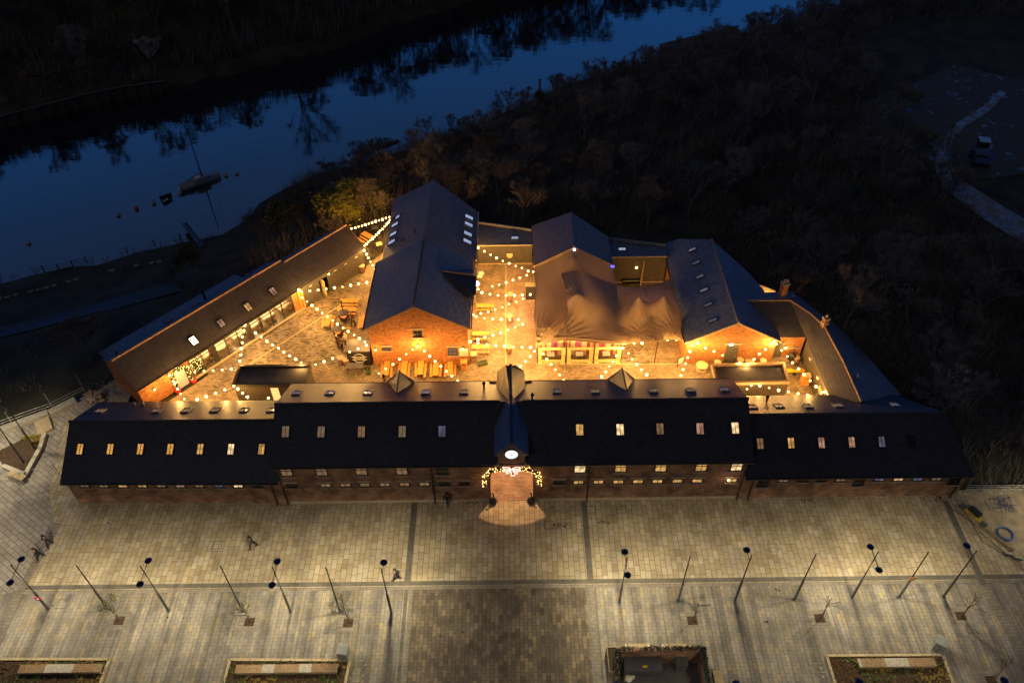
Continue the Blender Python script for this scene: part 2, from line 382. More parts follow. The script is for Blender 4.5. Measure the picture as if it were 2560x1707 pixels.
band('pavement_band', pr[1].xy, pr[2].xy, .9, .016, M['band_pale'])
# far left walkway beyond the first band, in its own lay
sheet('walkway_pavement', [(p.x, p.y) for p in wl[:5]] + [at('i', 1725, 300).xy, at('i', 850, 620).xy, at('i', 640, 1568).xy, at('I', 370, 20).xy, at('I', 110, 480).xy, at('I', -150, 560).xy, (-60, 52)], .020, M['path_slab'])
# courtyard
sheet('courtyard_pavement', [(-41, 50.5), (-33.9, 58.5), (-19, 76.5), (-14, 84), (-2, 80), (18.5, 79), (31.3, 62), (33, 50.5)], .024, M['cobble'])
q1 = [at('f', 1430, 890), at('A', 1830, 650), at('A', 2090, 470), at('q', 1640, 1260), at('q', 1480, 1530)]
sheet('courtyard_left_pavement', [at('f', 900, 950).xy, at('A', 1690, 690).xy, at('q', 850, 1568).xy, at('q', 1640, 1280).xy, at('b', 1190, 60).xy, at('b', 870, 395).xy, at('b', 980, 700).xy, at('b', 870, 1290).xy, at('b', 460, 1300).xy, (-30.8, 56.6)], .028, M['cobble_blot'])
sheet('courtyard_smooth_pavement', [at('c', 500, 270).xy, at('c', 800, 270).xy, at('c', 850, 1345).xy, at('c', 498, 1345).xy], .028, M['cobble_warm'])
sheet('courtyard_mat', [at('C', 1175, 1150).xy, at('C', 1380, 1140).xy, at('C', 1400, 1285).xy, at('C', 1175, 1285).xy], .028, M['cobble_blot'])
band('courtyard_channel', at('A', 1200, 1128).xy, at('A', 1935, 650).xy, .16, .032, M['stone'])
band('courtyard_channel', at('c', 498, 270).xy, at('c', 498, 1350).xy, .14, .032, M['stone'])
band('courtyard_channel', at('C', 500, 1288).xy, at('C', 1680, 1288).xy, .14, .032, M['stone'])

# ------------------------------------------------------------------ the river, its banks and the terrain
WZ = -12.0
NEAR = [Vector((-260, 40)), Vector((-90.2, 85.3)), Vector((-74.4, 91.1)), Vector((-59.4, 95.9)), Vector((-50, 100.3)), Vector((-44.8, 101.3)), Vector((-41, 110)), Vector((-34.7, 117)), Vector((-25.8, 121.2)), Vector((-7.6, 133.2)), Vector((13.4, 150.7)), Vector((30.6, 159.6)), Vector((49.5, 170.9)), Vector((76, 185.6)), Vector((140, 221)), Vector((420, 360))]
FAR = [Vector((-260, 60)), Vector((-111.7, 123.8)), Vector((-80, 143.4)), Vector((-66.7, 148)), Vector((-31.9, 168.8)), Vector((-7.8, 191.6)), Vector((14.5, 207.3)), Vector((60, 236)), Vector((130, 268)), Vector((420, 420))]
def sdist(p, L):
    best = 1e9; sg = 1
    for a, b in zip(L, L[1:]):
        ab = b - a; t = max(0, min(1, (p - a).dot(ab) / ab.length_squared)); q = a + ab * t; d = (p - q).length
        if d < best: best = d; sg = 1 if ab.x * (p.y - a.y) - ab.y * (p.x - a.x) > 0 else -1
    return best * sg
def sst(t): t = max(0, min(1, t)); return t * t * (3 - 2 * t)
def hgt(x, y):
    p = Vector((x, y)); dn = -sdist(p, NEAR)
    wob = .5 * math.sin(x * .21 + y * .13) + .35 * math.sin(x * .47 - y * .31)
    if dn >= 0:
        h = WZ - .2 + 1.6 * sst(dn / 2.5) + (10.3) * sst(dn / 36.0) + wob * .35 * sst(dn / 10) * (1 - sst((dn - 30) / 10))
        h = min(h, -.3)
        if x > 44 and y < 80: h -= 1.5 * sst((x - 44) / 6)
        return h
    df = sdist(p, FAR)
    if df >= 0: return WZ - .2 + 2.2 * sst(df / 1.2) + 20 * sst((df - 5) / 30) + wob * sst(df / 12)
    return WZ - 3
M['ground'] = plain('dark_rough_grass', (.035,.032,.018), .95, var=.5, scale=.25, bump=.4)
def build_terrain():
    xs = sorted(set([-420, -300, -220] + [x for x in range(-180, 181, 4)] + [220, 300, 420])); ys = list(range(20, 300, 4)) + [320, 360, 420, 520, 700]
    mb = MB(); vs = [(x, y, hgt(x, y)) for y in ys for x in xs]; n = len(xs)
    fs = [(j*n+i, j*n+i+1, (j+1)*n+i+1, (j+1)*n+i) for j in range(len(ys)-1) for i in range(n-1)]
    vs += [(-420, -80, -.3), (420, -80, -.3)]; k = len(vs) - 2
    mb.add(vs, fs, 0, True)
    o = mb.build('ground', M['ground']); o['kind'] = 'structure'
    mb = MB().add([(-420, -200, -.35), (420, -200, -.35), (420, 20.0, -.35), (-420, 20.0, -.35)], [(0, 1, 2, 3)])
    o2 = mb.build('ground', M['ground']); o2['kind'] = 'structure'
build_terrain()
def att(r, x, y, dz=0.0):               # a pixel on the terrain
    d = ray(r, x, y); t = 30.0
    for _ in range(400):
        p = CAMP + d * t
        g = hgt(p.x, p.y)
        if p.z <= g + dz: break
        t += max(.12, (p.z - g - dz) * .5)
    return p
def build_water():
    m, nt, b = newmat('river_water'); setp(b, .035, 0, 1.0); N = nt.nodes.new; L = nt.links.new
    b.inputs['Base Color'].default_value = (.006, .008, .014, 1); b.inputs['IOR'].default_value = 2.3
    tc = N('ShaderNodeTexCoord'); no = N('ShaderNodeTexNoise'); no.inputs['Scale'].default_value = .55; no.inputs['Detail'].default_value = 4
    mp = N('ShaderNodeMapping'); mp.inputs['Rotation'].default_value = (0, 0, R(30)); mp.inputs['Scale'].default_value = (.35, 1, 1)
    L(tc.outputs['Object'], mp.inputs[0]); L(mp.outputs[0], no.inputs['Vector'])
    bp = N('ShaderNodeBump'); bp.inputs['Strength'].default_value = .05; bp.inputs['Distance'].default_value = .3
    L(no.outputs['Fac'], bp.inputs['Height']); L(bp.outputs[0], b.inputs['Normal'])
    mb = MB().poly([(-420, -10, WZ), (420, -10, WZ), (420, 700, WZ), (-420, 700, WZ)])
    o = mb.build('river_water', m); o['kind'] = 'structure'
build_water()

# ================================================================== buildings
def basis(t, n):
    t = Vector(t).normalized(); n = Vector(n).normalized(); u = n.cross(t)
    if u.z < 0: u = -u
    return t, u, n
def window(par, c, t, n, w, h, pane, nx=2, nz=2, lintel=True, sill=True, fm=None, depth=.09, fw=.07, nm='window'):
    t, u, n = basis(t, n); c = Vector(c); fm = fm or M['frame_dark']
    Mx = Matrix((t, u, n)).transposed()
    mb = MB(); q = c + n * depth / 2
    for s in (-1, 1):
        mb.box(q + t * s * (w - fw) / 2, (fw, h, depth), M=Mx); mb.box(q + u * s * (h - fw) / 2, (w - 2 * fw, fw, depth), M=Mx)
    for k in range(1, nx): mb.box(q + t * (-w / 2 + w * k / nx), (.035, h - 2 * fw, depth * .7), M=Mx)
    for k in range(1, nz): mb.box(q + u * (-h / 2 + h * k / nz), (w - 2 * fw, .045, depth * .74), M=Mx)
    wn = mb.build(nm, fm, par)
    p = MB().box(c + n * depth * .22, (w - 2 * fw, h - 2 * fw, .02), M=Mx).build('pane', pane, wn)
    if lintel: MB().box(c + u * (h / 2 + .13) + n * .03, (w + .34, .24, .07), M=Mx).build('lintel', M['stone'], wn)
    if sill: MB().box(c - u * (h / 2 + .07) + n * .07, (w + .3, .12, .16), M=Mx).build('sill', M['stone'], wn)
    return wn
def rooflight(par, c, n, w, h, pane, nx=2, frame=None):
    n = Vector(n).normalized(); t = Vector((0,0,1)).cross(n)
    return window(par, c, t, n, w, h, pane, nx, 1, False, False, frame or M['iron'], .12, .07, 'rooflight')
def slope_n(a, b, c):
    n = (Vector(b) - Vector(a)).cross(Vector(c) - Vector(a)).normalized()
    return n if n.z > 0 else -n
def on(r, x, y, p, n):
    return atp(r, x, y, p, n)
def ridge(par, a, b, mat, r=.13, step=.45, nm='ridge_tiles'):
    a, b = Vector(a), Vector(b); mb = MB(); L = (b - a).length; k = int(L / step)
    mb.tube(a, b, r, r, 8)
    d = (b - a) / L
    for i in range(k + 1): mb.tube(a + d * (i * step - .03), a + d * (i * step + .03), r * 1.25, r * 1.25, 8)
    return mb.build(nm, mat, par)
def gutter(par, a, b, mat=None): return MB().bar(a, b, .14, .12).build('gutter', mat or M['iron'], par)
def downpipe(par, x, y, z1, ty=-1):
    mb = MB().tube((x, y - .1, 0), (x, y - .1, z1), .06, .06, 8)
    for z in (.6, 2.2, 3.8):
        if z < z1: mb.box((x, y - .07, z), (.2, .08, .06))
    mb.tube((x, y - .1, 0.12), (x, y - .28, .02), .06, .06, 8)
    return mb.build('downpipe', M['iron'], par)

# ---------- the long stable range along the plaza
YW = 43.4
EY, RY, BY = 43.08, 48.05, 53.03
def gable_walls(xa, xb, ya, yb, he, hr, yr, mb, mi=0, th=.35):
    mb.poly([(xa, ya, 0), (xb, ya, 0), (xb, ya, he), (xa, ya, he)], mi)
    mb.poly([(xb, yb, 0), (xa, yb, 0), (xa, yb, he), (xb, yb, he)], mi)
    for x, o in ((xa, 1), (xb, 0)):
        p = [(x, ya, 0), (x, ya, he), (x, yr, hr), (x, yb, he), (x, yb, 0)]
        mb.poly(p if o else p[::-1], mi)
    return mb
CXL, CXR, HE, HR_ = -21.3, 21.0, 5.9, 8.62
cen = thing('stable_range', 'tall middle part of the long brick range, with the clock gable and arched gateway', 'building', (0, YW, 0), 0, 'brick ranges along the plaza')
GXL, GXR, GS, GC = -2.2, 1.86, 4.35, 4.95      # gateway: sides, springing, crown
def arch_pts(n=12):
    cx = (GXL + GXR) / 2; w = (GXR - GXL) / 2
    return [(cx - w + 2 * w * i / n, GS + (GC - GS) * (1 - ((2 * i / n) - 1) ** 2)) for i in range(n + 1)]
AP = arch_pts()
def arch_wall(mb, Y, rev=False):
    def P(pts): mb.poly([(x, Y, z) for x, z in (pts[::-1] if rev else pts)])
    P([(CXL + .25, 0), (GXL, 0), (GXL, HE - .1), (CXL + .25, HE - .1)]); P([(GXR, 0), (CXR - .25, 0), (CXR - .25, HE - .1), (GXR, HE - .1)])
    for (xa, za), (xb, zb) in zip(AP, AP[1:]): P([(xa, za), (xb, zb), (xb, HE - .1), (xa, HE - .1)])
mb = MB()
arch_wall(mb, YW); arch_wall(mb, 52.75, True)
for x, o in ((CXL + .25, 1), (CXR - .25, 0)):
    p = [(x, YW, 0), (x, YW, HE - .1), (x, RY, HR_ - .15), (x, 52.75, HE - .1), (x, 52.75, 0)]; mb.poly(p if o else p[::-1])
mb.build('wall', M['brick_front'], cen)
mb = MB()                                       # passage lining
mb.poly([(GXL, YW, 0), (GXL, 52.75, 0), (GXL, 52.75, GS), (GXL, YW, GS)]); mb.poly([(GXR, 52.75, 0), (GXR, YW, 0), (GXR, YW, GS), (GXR, 52.75, GS)])
mb.poly([(GXL - .02, 44.2, 6.2), (GXR + .02, 44.2, 6.2), (GXR + .02, 52.74, 6.2), (GXL - .02, 52.74, 6.2)])
mb.poly([(GXL - .02, YW + .3, GS), (GXL - .02, 52.7, GS), (GXL - .02, 52.7, 6.2), (GXL - .02, YW + .3, 6.2)]); mb.poly([(GXR + .02, 52.7, GS), (GXR + .02, YW + .3, GS), (GXR + .02, YW + .3, 6.2), (GXR + .02, 52.7, 6.2)])
mb.build('passage_lining', M['brick'], cen)
sheet('passage_pavement', [(GXL, YW), (GXR, YW), (GXR, 52.8), (GXL, 52.8)], .036, M['passage'])
mb = MB()
for (xa, za), (xb, zb) in zip(AP, AP[1:]): mb.bar((xa, YW - .04, za + .14), (xb, YW - .04, zb + .14), .1, .26)
mb.build('arch_stones', M['stone'], cen)
for x in (GXL - .42, GXR + .42): MB().box((x, YW - .1, 2.6), (.5, .26, .32)).build('impost_stone', M['stone'], cen)
mb = MB(); mb.box((CXL + .3 + 9.5, YW - .02, .18), (18.4, .06, .36)); mb.box((GXR + 9.65, YW - .02, .18), (18.3, .06, .36)); mb.build('plinth', M['stone'], cen)
XO = 1.55                                       # half width of the cross roof over the gate
XG = -.16
mb = MB()
def roofpair(mb, xa, xb, ya, yr, yb, he, hr, xa2=None, xb2=None, th=.12):
    xa2 = xa if xa2 is None else xa2; xb2 = xb if xb2 is None else xb2
    mb.slab([(xa, ya, he), (xb, ya, he), (xb2[0] if isinstance(xb2, tuple) else xb2, yr, hr), (xa2[0] if isinstance(xa2, tuple) else xa2, yr, hr)], th)
    mb.slab([(xa2[0] if isinstance(xa2, tuple) else xa2, yr, hr), (xb2[0] if isinstance(xb2, tuple) else xb2, yr, hr), (xb2[1] if isinstance(xb2, tuple) else xb, yb, he), (xa2[1] if isinstance(xa2, tuple) else xa, yb, he)], th)
roofpair(mb, CXL, CXR + .1, EY, RY, BY, HE, HR_)
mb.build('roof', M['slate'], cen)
ridge(cen, (CXL, RY, HR_ + .03), (XG - 1.0, RY, HR_ + .03), M['ridge_dark']); ridge(cen, (XG + 1.0, RY, HR_ + .03), (CXR + .1, RY, HR_ + .03), M['ridge_dark'])
gutter(cen, (CXL, EY - .06, HE - .1), (XG - 1.55, EY - .06, HE - .1)); gutter(cen, (XG + 1.55, EY - .06, HE - .1), (CXR + .1, EY - .06, HE - .1)); gutter(cen, (CXL, BY + .06, HE - .1), (CXR, BY + .06, HE - .1))
FN, FP = Vector((0, -(HR_ - HE), RY - EY)).normalized(), Vector((0, EY, HE))
BN, BP = Vector((0, HR_ - HE, BY - RY)).normalized(), Vector((0, BY, HE))
# gate gable and its long cross roof
mb = MB(); mb.prism([(XG - 1.2, 43.14), (XG + 1.2, 43.14), (XG + 1.2, 45.2), (XG - 1.2, 45.2)], 5.55, 7.4)
mb.poly([(XG - 1.2, 43.14, 7.4), (XG + 1.2, 43.14, 7.4), (XG, 43.14, 8.9)])
mb.poly([(XG + 1.2, 45.2, 7.4), (XG - 1.2, 45.2, 7.4), (XG, 45.2, 8.9)])
for s in (-1, 1): mb.box((XG + s * 1.22, 43.2, 5.8), (.26, .3, .4), mi=1); mb.box((XG + s * 1.25, 43.2, 7.35), (.3, .34, .22), mi=1)
mb.build('clock_gable', [M['brick_front'], M['stone']], cen)
RG = 9.15
mb = MB()
mb.slab([(XG - 1.5, 42.85, 7.45), (XG, 42.85, RG), (XG, 48.6, RG), (XG - 1.5, 46.3, 7.45)], .1)
mb.slab([(XG + 1.5, 42.85, 7.45), (XG + 1.5, 46.3, 7.45), (XG, 48.6, RG), (XG, 42.85, RG)], .1)
mb.build('porch_roof', M['slate_skylit'], cen)
ridge(cen, (XG, 42.83, RG + .03), (XG, 48.3, RG + .03), M['ridge_dark'], nm='porch_ridge_tiles')
mb = MB()
mb.slab([(XG - 1.42, 49.0, 6.75), (XG, 47.9, 8.75), (XG, 52.3, 8.75), (XG - .45, 52.5, 8.7), (XG - 1.32, 53.5, 6.75)], .1)
mb.slab([(XG + 1.42, 49.0, 6.75), (XG + 1.32, 53.5, 6.75), (XG + .45, 52.5, 8.7), (XG, 52.3, 8.75), (XG, 47.9, 8.75)], .1)
mb.build('rear_cross_roof', M['slate'], cen)
mb = MB(); mb.prism([(XG - 1.1, 50.5), (XG + 1.1, 50.5), (XG + 1.1, 53.2), (XG - 1.1, 53.2)], 5.0, 6.75); mb.poly([(XG + 1.1, 53.2, 6.75), (XG - 1.1, 53.2, 6.75), (XG, 52.7, 8.5)]); mb.build('rear_gable_wall', M['brick'], cen)
ridge(cen, (XG, 47.9, 8.79), (XG, 52.45, 8.79), M['ridge_dark'], nm='rear_ridge_tiles')
for gx in (-10.77, 10.45):                     # loading gablets on the courtyard eave
    mb = MB(); zt = 7.2
    mb.slab([(gx - 1.35, 53.15, 5.95), (gx, 53.35, zt), (gx + .08, 50.15, 7.55), (gx - 1.1, 52.8, 6.03)], .08)
    mb.slab([(gx + 1.35, 53.15, 5.95), (gx + 1.1, 52.8, 6.03), (gx + .08, 50.15, 7.55), (gx, 53.35, zt)], .08)
    gg = mb.build('gablet', M['slate'], cen)
    MB().poly([(gx + 1.2, 53.1, 5.3), (gx - 1.2, 53.1, 5.3), (gx - 1.2, 53.1, 6.0), (gx, 53.1, 7.1), (gx + 1.2, 53.1, 6.0)]).build('gablet_wall', M['brick'], gg)
    MB().tube((gx, 53.35, zt + .03), (gx + .08, 50.15, 7.58), .1, .1, 6).build('ridge_tiles', M['ridge_dark'], gg)
# clock
ck = MB().tube((XG, 43.13, 7.42), (XG, 43.03, 7.42), .62, .62, 32).build('clock', M['iron'], cen)
MB().tube((XG, 43.035, 7.42), (XG, 43.0, 7.42), .55, .55, 32).build('clock_face', emit('lit_clock_face', (.85, .92, 1), 1.3), ck)
mb = MB()
mb.bar((XG, 42.985, 7.42), (XG - .2, 42.985, 7.55), .035, .02, (0, 1, 0)); mb.bar((XG, 42.98, 7.42), (XG + .03, 42.98, 7.05), .025, .02, (0, 1, 0))
for i in range(12):
    t = math.pi * i / 6; mb.bar((XG + .46 * math.sin(t), 42.99, 7.42 + .46 * math.cos(t)), (XG + .52 * math.sin(t), 42.99, 7.42 + .52 * math.cos(t)), .03, .015, (0, 1, 0))
mb.tube((XG, 42.99, 7.42), (XG, 42.965, 7.42), .04, .04, 8)
mb.build('clock_hands', M['iron'], ck)
# street windows
def fwin(par, r, x, y, w, h, pane, Y=YW, **k):
    p = aty(r, x, y, Y); return window(par, (p.x, Y, p.z), (1, 0, 0), (0, -1, 0), w, h, pane, **k)
up = [('F', 253, 'lit_dim'), ('F', 540, 'lit_dim'), ('F', 865, 'lit_dim'), ('F', 1195, 'lit_dim'), ('F', 1525, 'darkglass'), ('G', 783, 'lit_white'), ('G', 1100, 'lit'), ('G', 1413, 'lit'), ('G', 1728, 'lit'), ('G', 2003, 'lit_white')]
zu = aty('F', 865, 873, YW).z
for r, x, mt in up:
    p = aty(r, x, 860, YW); window(cen, (p.x, YW, zu + .78), (1, 0, 0), (0, -1, 0), 1.05, 1.5, M[mt], lintel=False)
lo = [('F', x, 'darkglass' if x > 1500 or x < 300 else 'lit_dim') for x in (288, 570, 730, 890, 1052, 1213, 1377, 1538, 1700)] + [('G', 618, 'darkglass')] + [('G', x, 'lit') for x in (772, 928, 1083, 1237, 1390, 1545, 1700, 1970)]
zl = aty('F', 890, 948, YW).z
for r, x, mt in lo:
    p = aty(r, x, 950, YW); window(cen, (p.x, YW, zl), (1, 0, 0), (0, -1, 0), .98, .62, M[mt], nz=1)
for r, x in (('F', 1445), ('G', 850)): downpipe(cen, aty(r, x, 950, YW).x, YW, HE - .15)
for x in (CXL + .35, CXR - .35): downpipe(cen, x, YW, HE - .15)
for r, x, y, mt in [('F', 243, 520, 'curtain'), ('F', 533, 521, 'curtain'), ('F', 862, 521, 'lit_dim'), ('F', 1195, 519, 'curtain'), ('F', 1520, 517, 'sky_pane_dim'), ('G', 781, 547, 'lit'), ('G', 1098, 545, 'lit_white'), ('G', 1411, 540, 'lit_dim'), ('G', 1724, 538, 'lit_pink'), ('G', 2000, 533, 'lit_white')]:
    rooflight(cen, on(r, x, y, FP, FN), FN, .76, 1.12, M[mt])
for r, x, y in [('F', 333, 205), ('F', 603, 205), ('F', 915, 203), ('F', 1387, 200), ('F', 1700, 198), ('G', 601, 248), ('G', 904, 247), ('G', 1356, 243), ('G', 1650, 237), ('G', 1915, 232)]:
    rooflight(cen, on(r, x, y, BP, BN), BN, .82, 1.12, M['sky_pane_dim'] if x % 2 else M['curtain'], frame=M['lead'])
for r, x, y in (('F', 1862, 165), ('F', 2256, 262), ('B', 490, 1438)):
    p = on(r, x, y, BP, BN); MB().tube(p, p + Vector((0,0,.7)), .09, .09, 8).lathe([(.16, .62), (.18, .75), (.1, .9)], p, 8).build('flue_pipe', M['iron'], cen)
# ---------- wings
LX0, LYW = -40.75, 43.75
lw = thing('stable_range', 'low left wing of the long brick range, seven amber rooflights glowing in its dark slope', 'building', (-31, YW, 0), 0, 'brick ranges along the plaza')
lE, lR = 3.5, 6.18
mb = MB(); a, b = (LX0 + .2, LYW), (CXL + .27, YW + .05)
mb.poly([(a[0], a[1], 0), (b[0], b[1], 0), (b[0], b[1], lE), (a[0], a[1], lE - .1)]); mb.poly([(b[0], 52.7, 0), (a[0], 53, 0), (a[0], 53, lE - .1), (b[0], 52.7, lE)])
mb.poly([(a[0], a[1], 0), (a[0], a[1], lE - .1), (a[0], 48.4, lR - .15), (a[0], 53, lE - .1), (a[0], 53, 0)]); mb.build('wall', M['brick_front'], lw)
mb = MB(); mb.slab([(LX0 - .1, 43.5, 3.42), (CXL + .2, 43.06, 3.66), (CXL + .2, 48.05, 6.42), (LX0 - .05, 48.4, 6.13)], .12)
mb.slab([(LX0 - .05, 48.4, 6.13), (CXL + .2, 48.05, 6.42), (CXL + .2, 52.95, 3.66), (LX0 - .1, 53.2, 3.42)], .12); mb.build('roof', M['slate'], lw)
ridge(lw, (LX0 - .05, 48.4, 6.16), (CXL + .2, 48.05, 6.45), M['ridge_dark'])
gutter(lw, (LX0 - .1, 43.44, 3.32), (CXL + .2, 43.0, 3.56))
LFN = slope_n((LX0, 43.5, 3.42), (CXL, 43.06, 3.66), (CXL, 48.05, 6.42)); LFP = (CXL, 43.06, 3.66)
LBN = slope_n((LX0, 48.4, 6.13), (CXL, 48.05, 6.42), (CXL, 52.95, 3.66)); LBP = (CXL, 48.05, 6.42)
for x, mt in zip((656, 903, 1148, 1392, 1637, 1888, 2137), ('lit_fairy', 'lit_fairy', 'lit_fairy', 'lit_fairy', 'lit', 'lit_white', 'lit')):
    rooflight(lw, on('E', x, 662, LFP, LFN), LFN, .68, 1.08, M[mt])
for x, y in ((820, 352), (1285, 350), (1520, 347), (1755, 345), (1995, 345), (2215, 345)):
    rooflight(lw, on('E', x, y, LBP, LBN), LBN, .8, 1.1, M['curtain'], frame=M['lead'])
wt = Vector((b[0] - a[0], b[1] - a[1], 0)).normalized(); wn_ = Vector((wt.y, -wt.x, 0))
for x, mt in zip((688, 843, 1000, 1157, 1313, 1470, 1625, 1785, 1943, 2100), ('lit_dim', 'lit_dim', 'lit', 'lit', 'lit_dim', 'lit_pink', 'lit_dim', 'sky_pane_dim', 'lit_white', 'darkglass')):
    p = atp('E', x, 950, (a[0], a[1], 0), wn_); window(lw, (p.x, p.y, 2.78), wt, wn_, .9, .62, M[mt], nz=1, lintel=False)
for x, y in ((1100, 310), (1170, 305)):
    p = on('E', x, y, LBP, LBN); MB().tube(p, p + Vector((0, .05, .28)), .13, .13, 8).lathe([(.2, .25), (.16, .36), (.02, .4)], p, 8).build('roof_vent', M['lead'], lw)
downpipe(lw, b[0] - .9, YW, 3.5)
RXE = 41.3
rw = thing('stable_range', 'low right wing of the long brick range, its end cut on a slant', 'building', (31, YW, 0), 0, 'brick ranges along the plaza')
mb = MB(); a = (CXR - .27, YW); b = (41.05, YW + .02)
mb.poly([(*a, 0), (*b, 0), (*b, 3.4), (*a, 3.4)]); mb.poly([(37.1, 52.7, 0), (a[0], 52.7, 0), (a[0], 52.7, 3.4), (37.1, 52.7, 3.4)])
mb.poly([(*b, 0), (37.1, 52.7, 0), (37.1, 52.7, 3.4), (39.25, 48, 6.2), (*b, 3.4)]); mb.build('wall', M['brick_front'], rw)
mb = MB(); mb.slab([(CXR - .2, EY, 3.48), (RXE, EY, 3.48), (39.6, 48.05, 6.35), (CXR - .2, 48.05, 6.35)], .12)
mb.slab([(CXR - .2, 48.05, 6.35), (39.6, 48.05, 6.35), (37.4, 52.95, 3.48), (CXR - .2, 52.95, 3.48)], .12); mb.build('roof', M['slate'], rw)
ridge(rw, (CXR - .2, 48.05, 6.38), (39.6, 48.05, 6.38), M['ridge_dark']); gutter(rw, (CXR - .2, EY - .06, 3.4), (RXE, EY - .06, 3.4))
RFN = slope_n((CXR, EY, 3.48), (RXE, EY, 3.48), (39.6, 48.05, 6.35)); RFP = (RXE, EY, 3.48)
RBN = slope_n((CXR, 48.05, 6.35), (39.6, 48.05, 6.35), (37.4, 52.95, 3.48)); RBP = (CXR, 48.05, 6.35)
for x, y, mt in ((188, 655, 'lit_dim'), (430, 650, 'lit'), (668, 648, 'lit_pink'), (905, 645, 'lit_pink'), (1140, 640, 'sky_pane_dim'), (1375, 637, 'darkglass')):
    rooflight(rw, on('H', x, y, RFP, RFN), RFN, .7, 1.08, M[mt])
for x, y in ((128, 368), (335, 362), (562, 362), (797, 358), (1240, 352)):
    rooflight(rw, on('H', x, y, RBP, RBN), RBN, .82, 1.1, M['sky_pane_dim' if x > 1000 else 'curtain'], frame=M['lead'])
p = on('H', 238, 322, RBP, RBN); MB().tube(p, p + Vector((0,0,.6)), .09, .09, 8).lathe([(.16, .55), (.18, .7), (.1, .8)], p, 8).build('flue_pipe', M['iron'], rw)
for x in (215, 965, 1705): p = aty('H', x, 950, YW); window(rw, (p.x, YW, 2.42), (1, 0, 0), (0, -1, 0), 1.0, 1.35, M['darkglass'], nz=2, lintel=False)
for x, mt in zip((375, 525, 675, 823, 1123, 1272, 1422, 1567), ('lit_dim', 'darkglass', 'darkglass', 'lit_dim', 'sky_pane_dim', 'lit_white', 'sky_pane_dim', 'curtain')):
    p = aty('H', x, 930, YW); window(rw, (p.x, YW, 2.75), (1, 0, 0), (0, -1, 0), .95, .62, M[mt], nz=1, lintel=False)
downpipe(rw, 40.5, YW, 3.3); downpipe(rw, CXR + .7, YW, 3.3)

# ---------- brick mill in the courtyard, slate in front, ribbed metal behind
ml = thing('brick_mill', 'tall brick gabled building with blue slate front roof and ribbed metal rear roof', 'building', (-9.8, 66, 0))
mb = MB(); X0, X1, Y0, Y1 = -14.95, -4.6, 61.0, 71.6
ea, ri, rx = 5.75, 8.95, -9.85
mb.poly([(X0, Y0, 0), (X1, Y0, 0), (X1, Y0, ea), (rx, Y0, ri - .1), (X0, Y0, ea)])
mb.poly([(X0, 72, 0), (X0, Y0, 0), (X0, Y0, ea), (X0, 72, ea)]); mb.poly([(X1, Y0, 0), (X1, 80.9, 0), (X1, 80.9, ea), (X1, Y0, ea)])
mb.poly([(-14.25, 83.8, 0), (-14.35, 72, 0), (-14.35, 72, ea), (-14.25, 83.8, ea)]); mb.poly([(X0, 72, 0), (X0, 72, ea), (-14.3, 72, ea), (-14.3, 72, 0)])
mb.poly([(X1, 80.9, 0), (-14.25, 83.8, 0), (-14.25, 83.8, ea), (-9.3, 83.1, ri - .1), (X1, 80.9, ea)]); mb.build('wall', M['brick'], ml)
mb = MB(); mb.slab([(-15.3, 60.65, 5.8), (rx, 60.65, ri), (-9.55, 71.7, ri), (-15.15, 71.7, 5.8)], .13); mb.slab([(rx, 60.65, ri), (-4.3, 60.65, 5.8), (-4.25, 71.9, 5.8), (-9.55, 71.7, ri)], .13); mb.build('slate_roof', M['slate_skylit'], ml)
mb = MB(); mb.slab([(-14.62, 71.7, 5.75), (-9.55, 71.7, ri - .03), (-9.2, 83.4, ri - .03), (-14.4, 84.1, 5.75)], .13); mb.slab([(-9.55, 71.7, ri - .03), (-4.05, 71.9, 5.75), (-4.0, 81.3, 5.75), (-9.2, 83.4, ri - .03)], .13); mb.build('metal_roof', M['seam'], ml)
ridge(ml, (rx, 60.6, ri + .03), (-9.55, 71.7, ri + .03), M['ridge_dark']); MB().bar((-9.55, 71.7, ri), (-9.2, 83.4, ri), .25, .08).build('ridge_flashing', M['lead'], ml)
gutter(ml, (-15.38, 60.65, 5.7), (-15.22, 71.7, 5.7)); gutter(ml, (-4.2, 60.65, 5.7), (-4.15, 71.9, 5.7)); gutter(ml, (-3.95, 71.9, 5.7), (-3.9, 81.3, 5.7), M['wood_pale'])
mb = MB(); mb.bar((-15.3, 60.6, 5.68), (rx, 60.6, ri - .12), .1, .2); mb.bar((rx, 60.6, ri - .12), (-4.3, 60.6, 5.68), .1, .2); mb.build('verge_board', M['wood'], ml)
# right-hand cross gablet over a loading door
mb = MB(); mb.slab([(-3.75, 64.9, 6.7), (-3.75, 67.6, 7.05), (-7.6, 67.6, 7.75), (-4.7, 65.0, 6.15)], .1); mb.slab([(-3.75, 67.6, 7.05), (-3.75, 70.0, 6.0), (-4.6, 69.9, 6.1), (-7.6, 67.6, 7.75)], .1)
gg = mb.build('side_gablet', M['slate'], ml); MB().poly([(-3.95, 65.2, 4.9), (-3.95, 69.6, 4.9), (-3.95, 69.6, 6.0), (-3.95, 67.6, 6.95), (-3.95, 65.2, 6.5)]).prism([(-4.6, 65.2), (-3.96, 65.2), (-3.96, 69.6), (-4.6, 69.6)], 4.9, 5.9).build('gablet_wall', M['clad_green'], gg)
ridge(ml, (-3.75, 67.6, 7.08), (-7.5, 67.6, 7.75), M['ridge_pale'], .09, nm='gablet_ridge_tiles')
MLN = slope_n((-14.62, 71.7, 5.75), (-9.55, 71.7, ri), (-9.2, 83.4, ri)); MLP = (-9.55, 71.7, ri)
MRN = slope_n((-4.05, 71.9, 5.75), (-9.55, 71.7, ri), (-9.2, 83.4, ri))
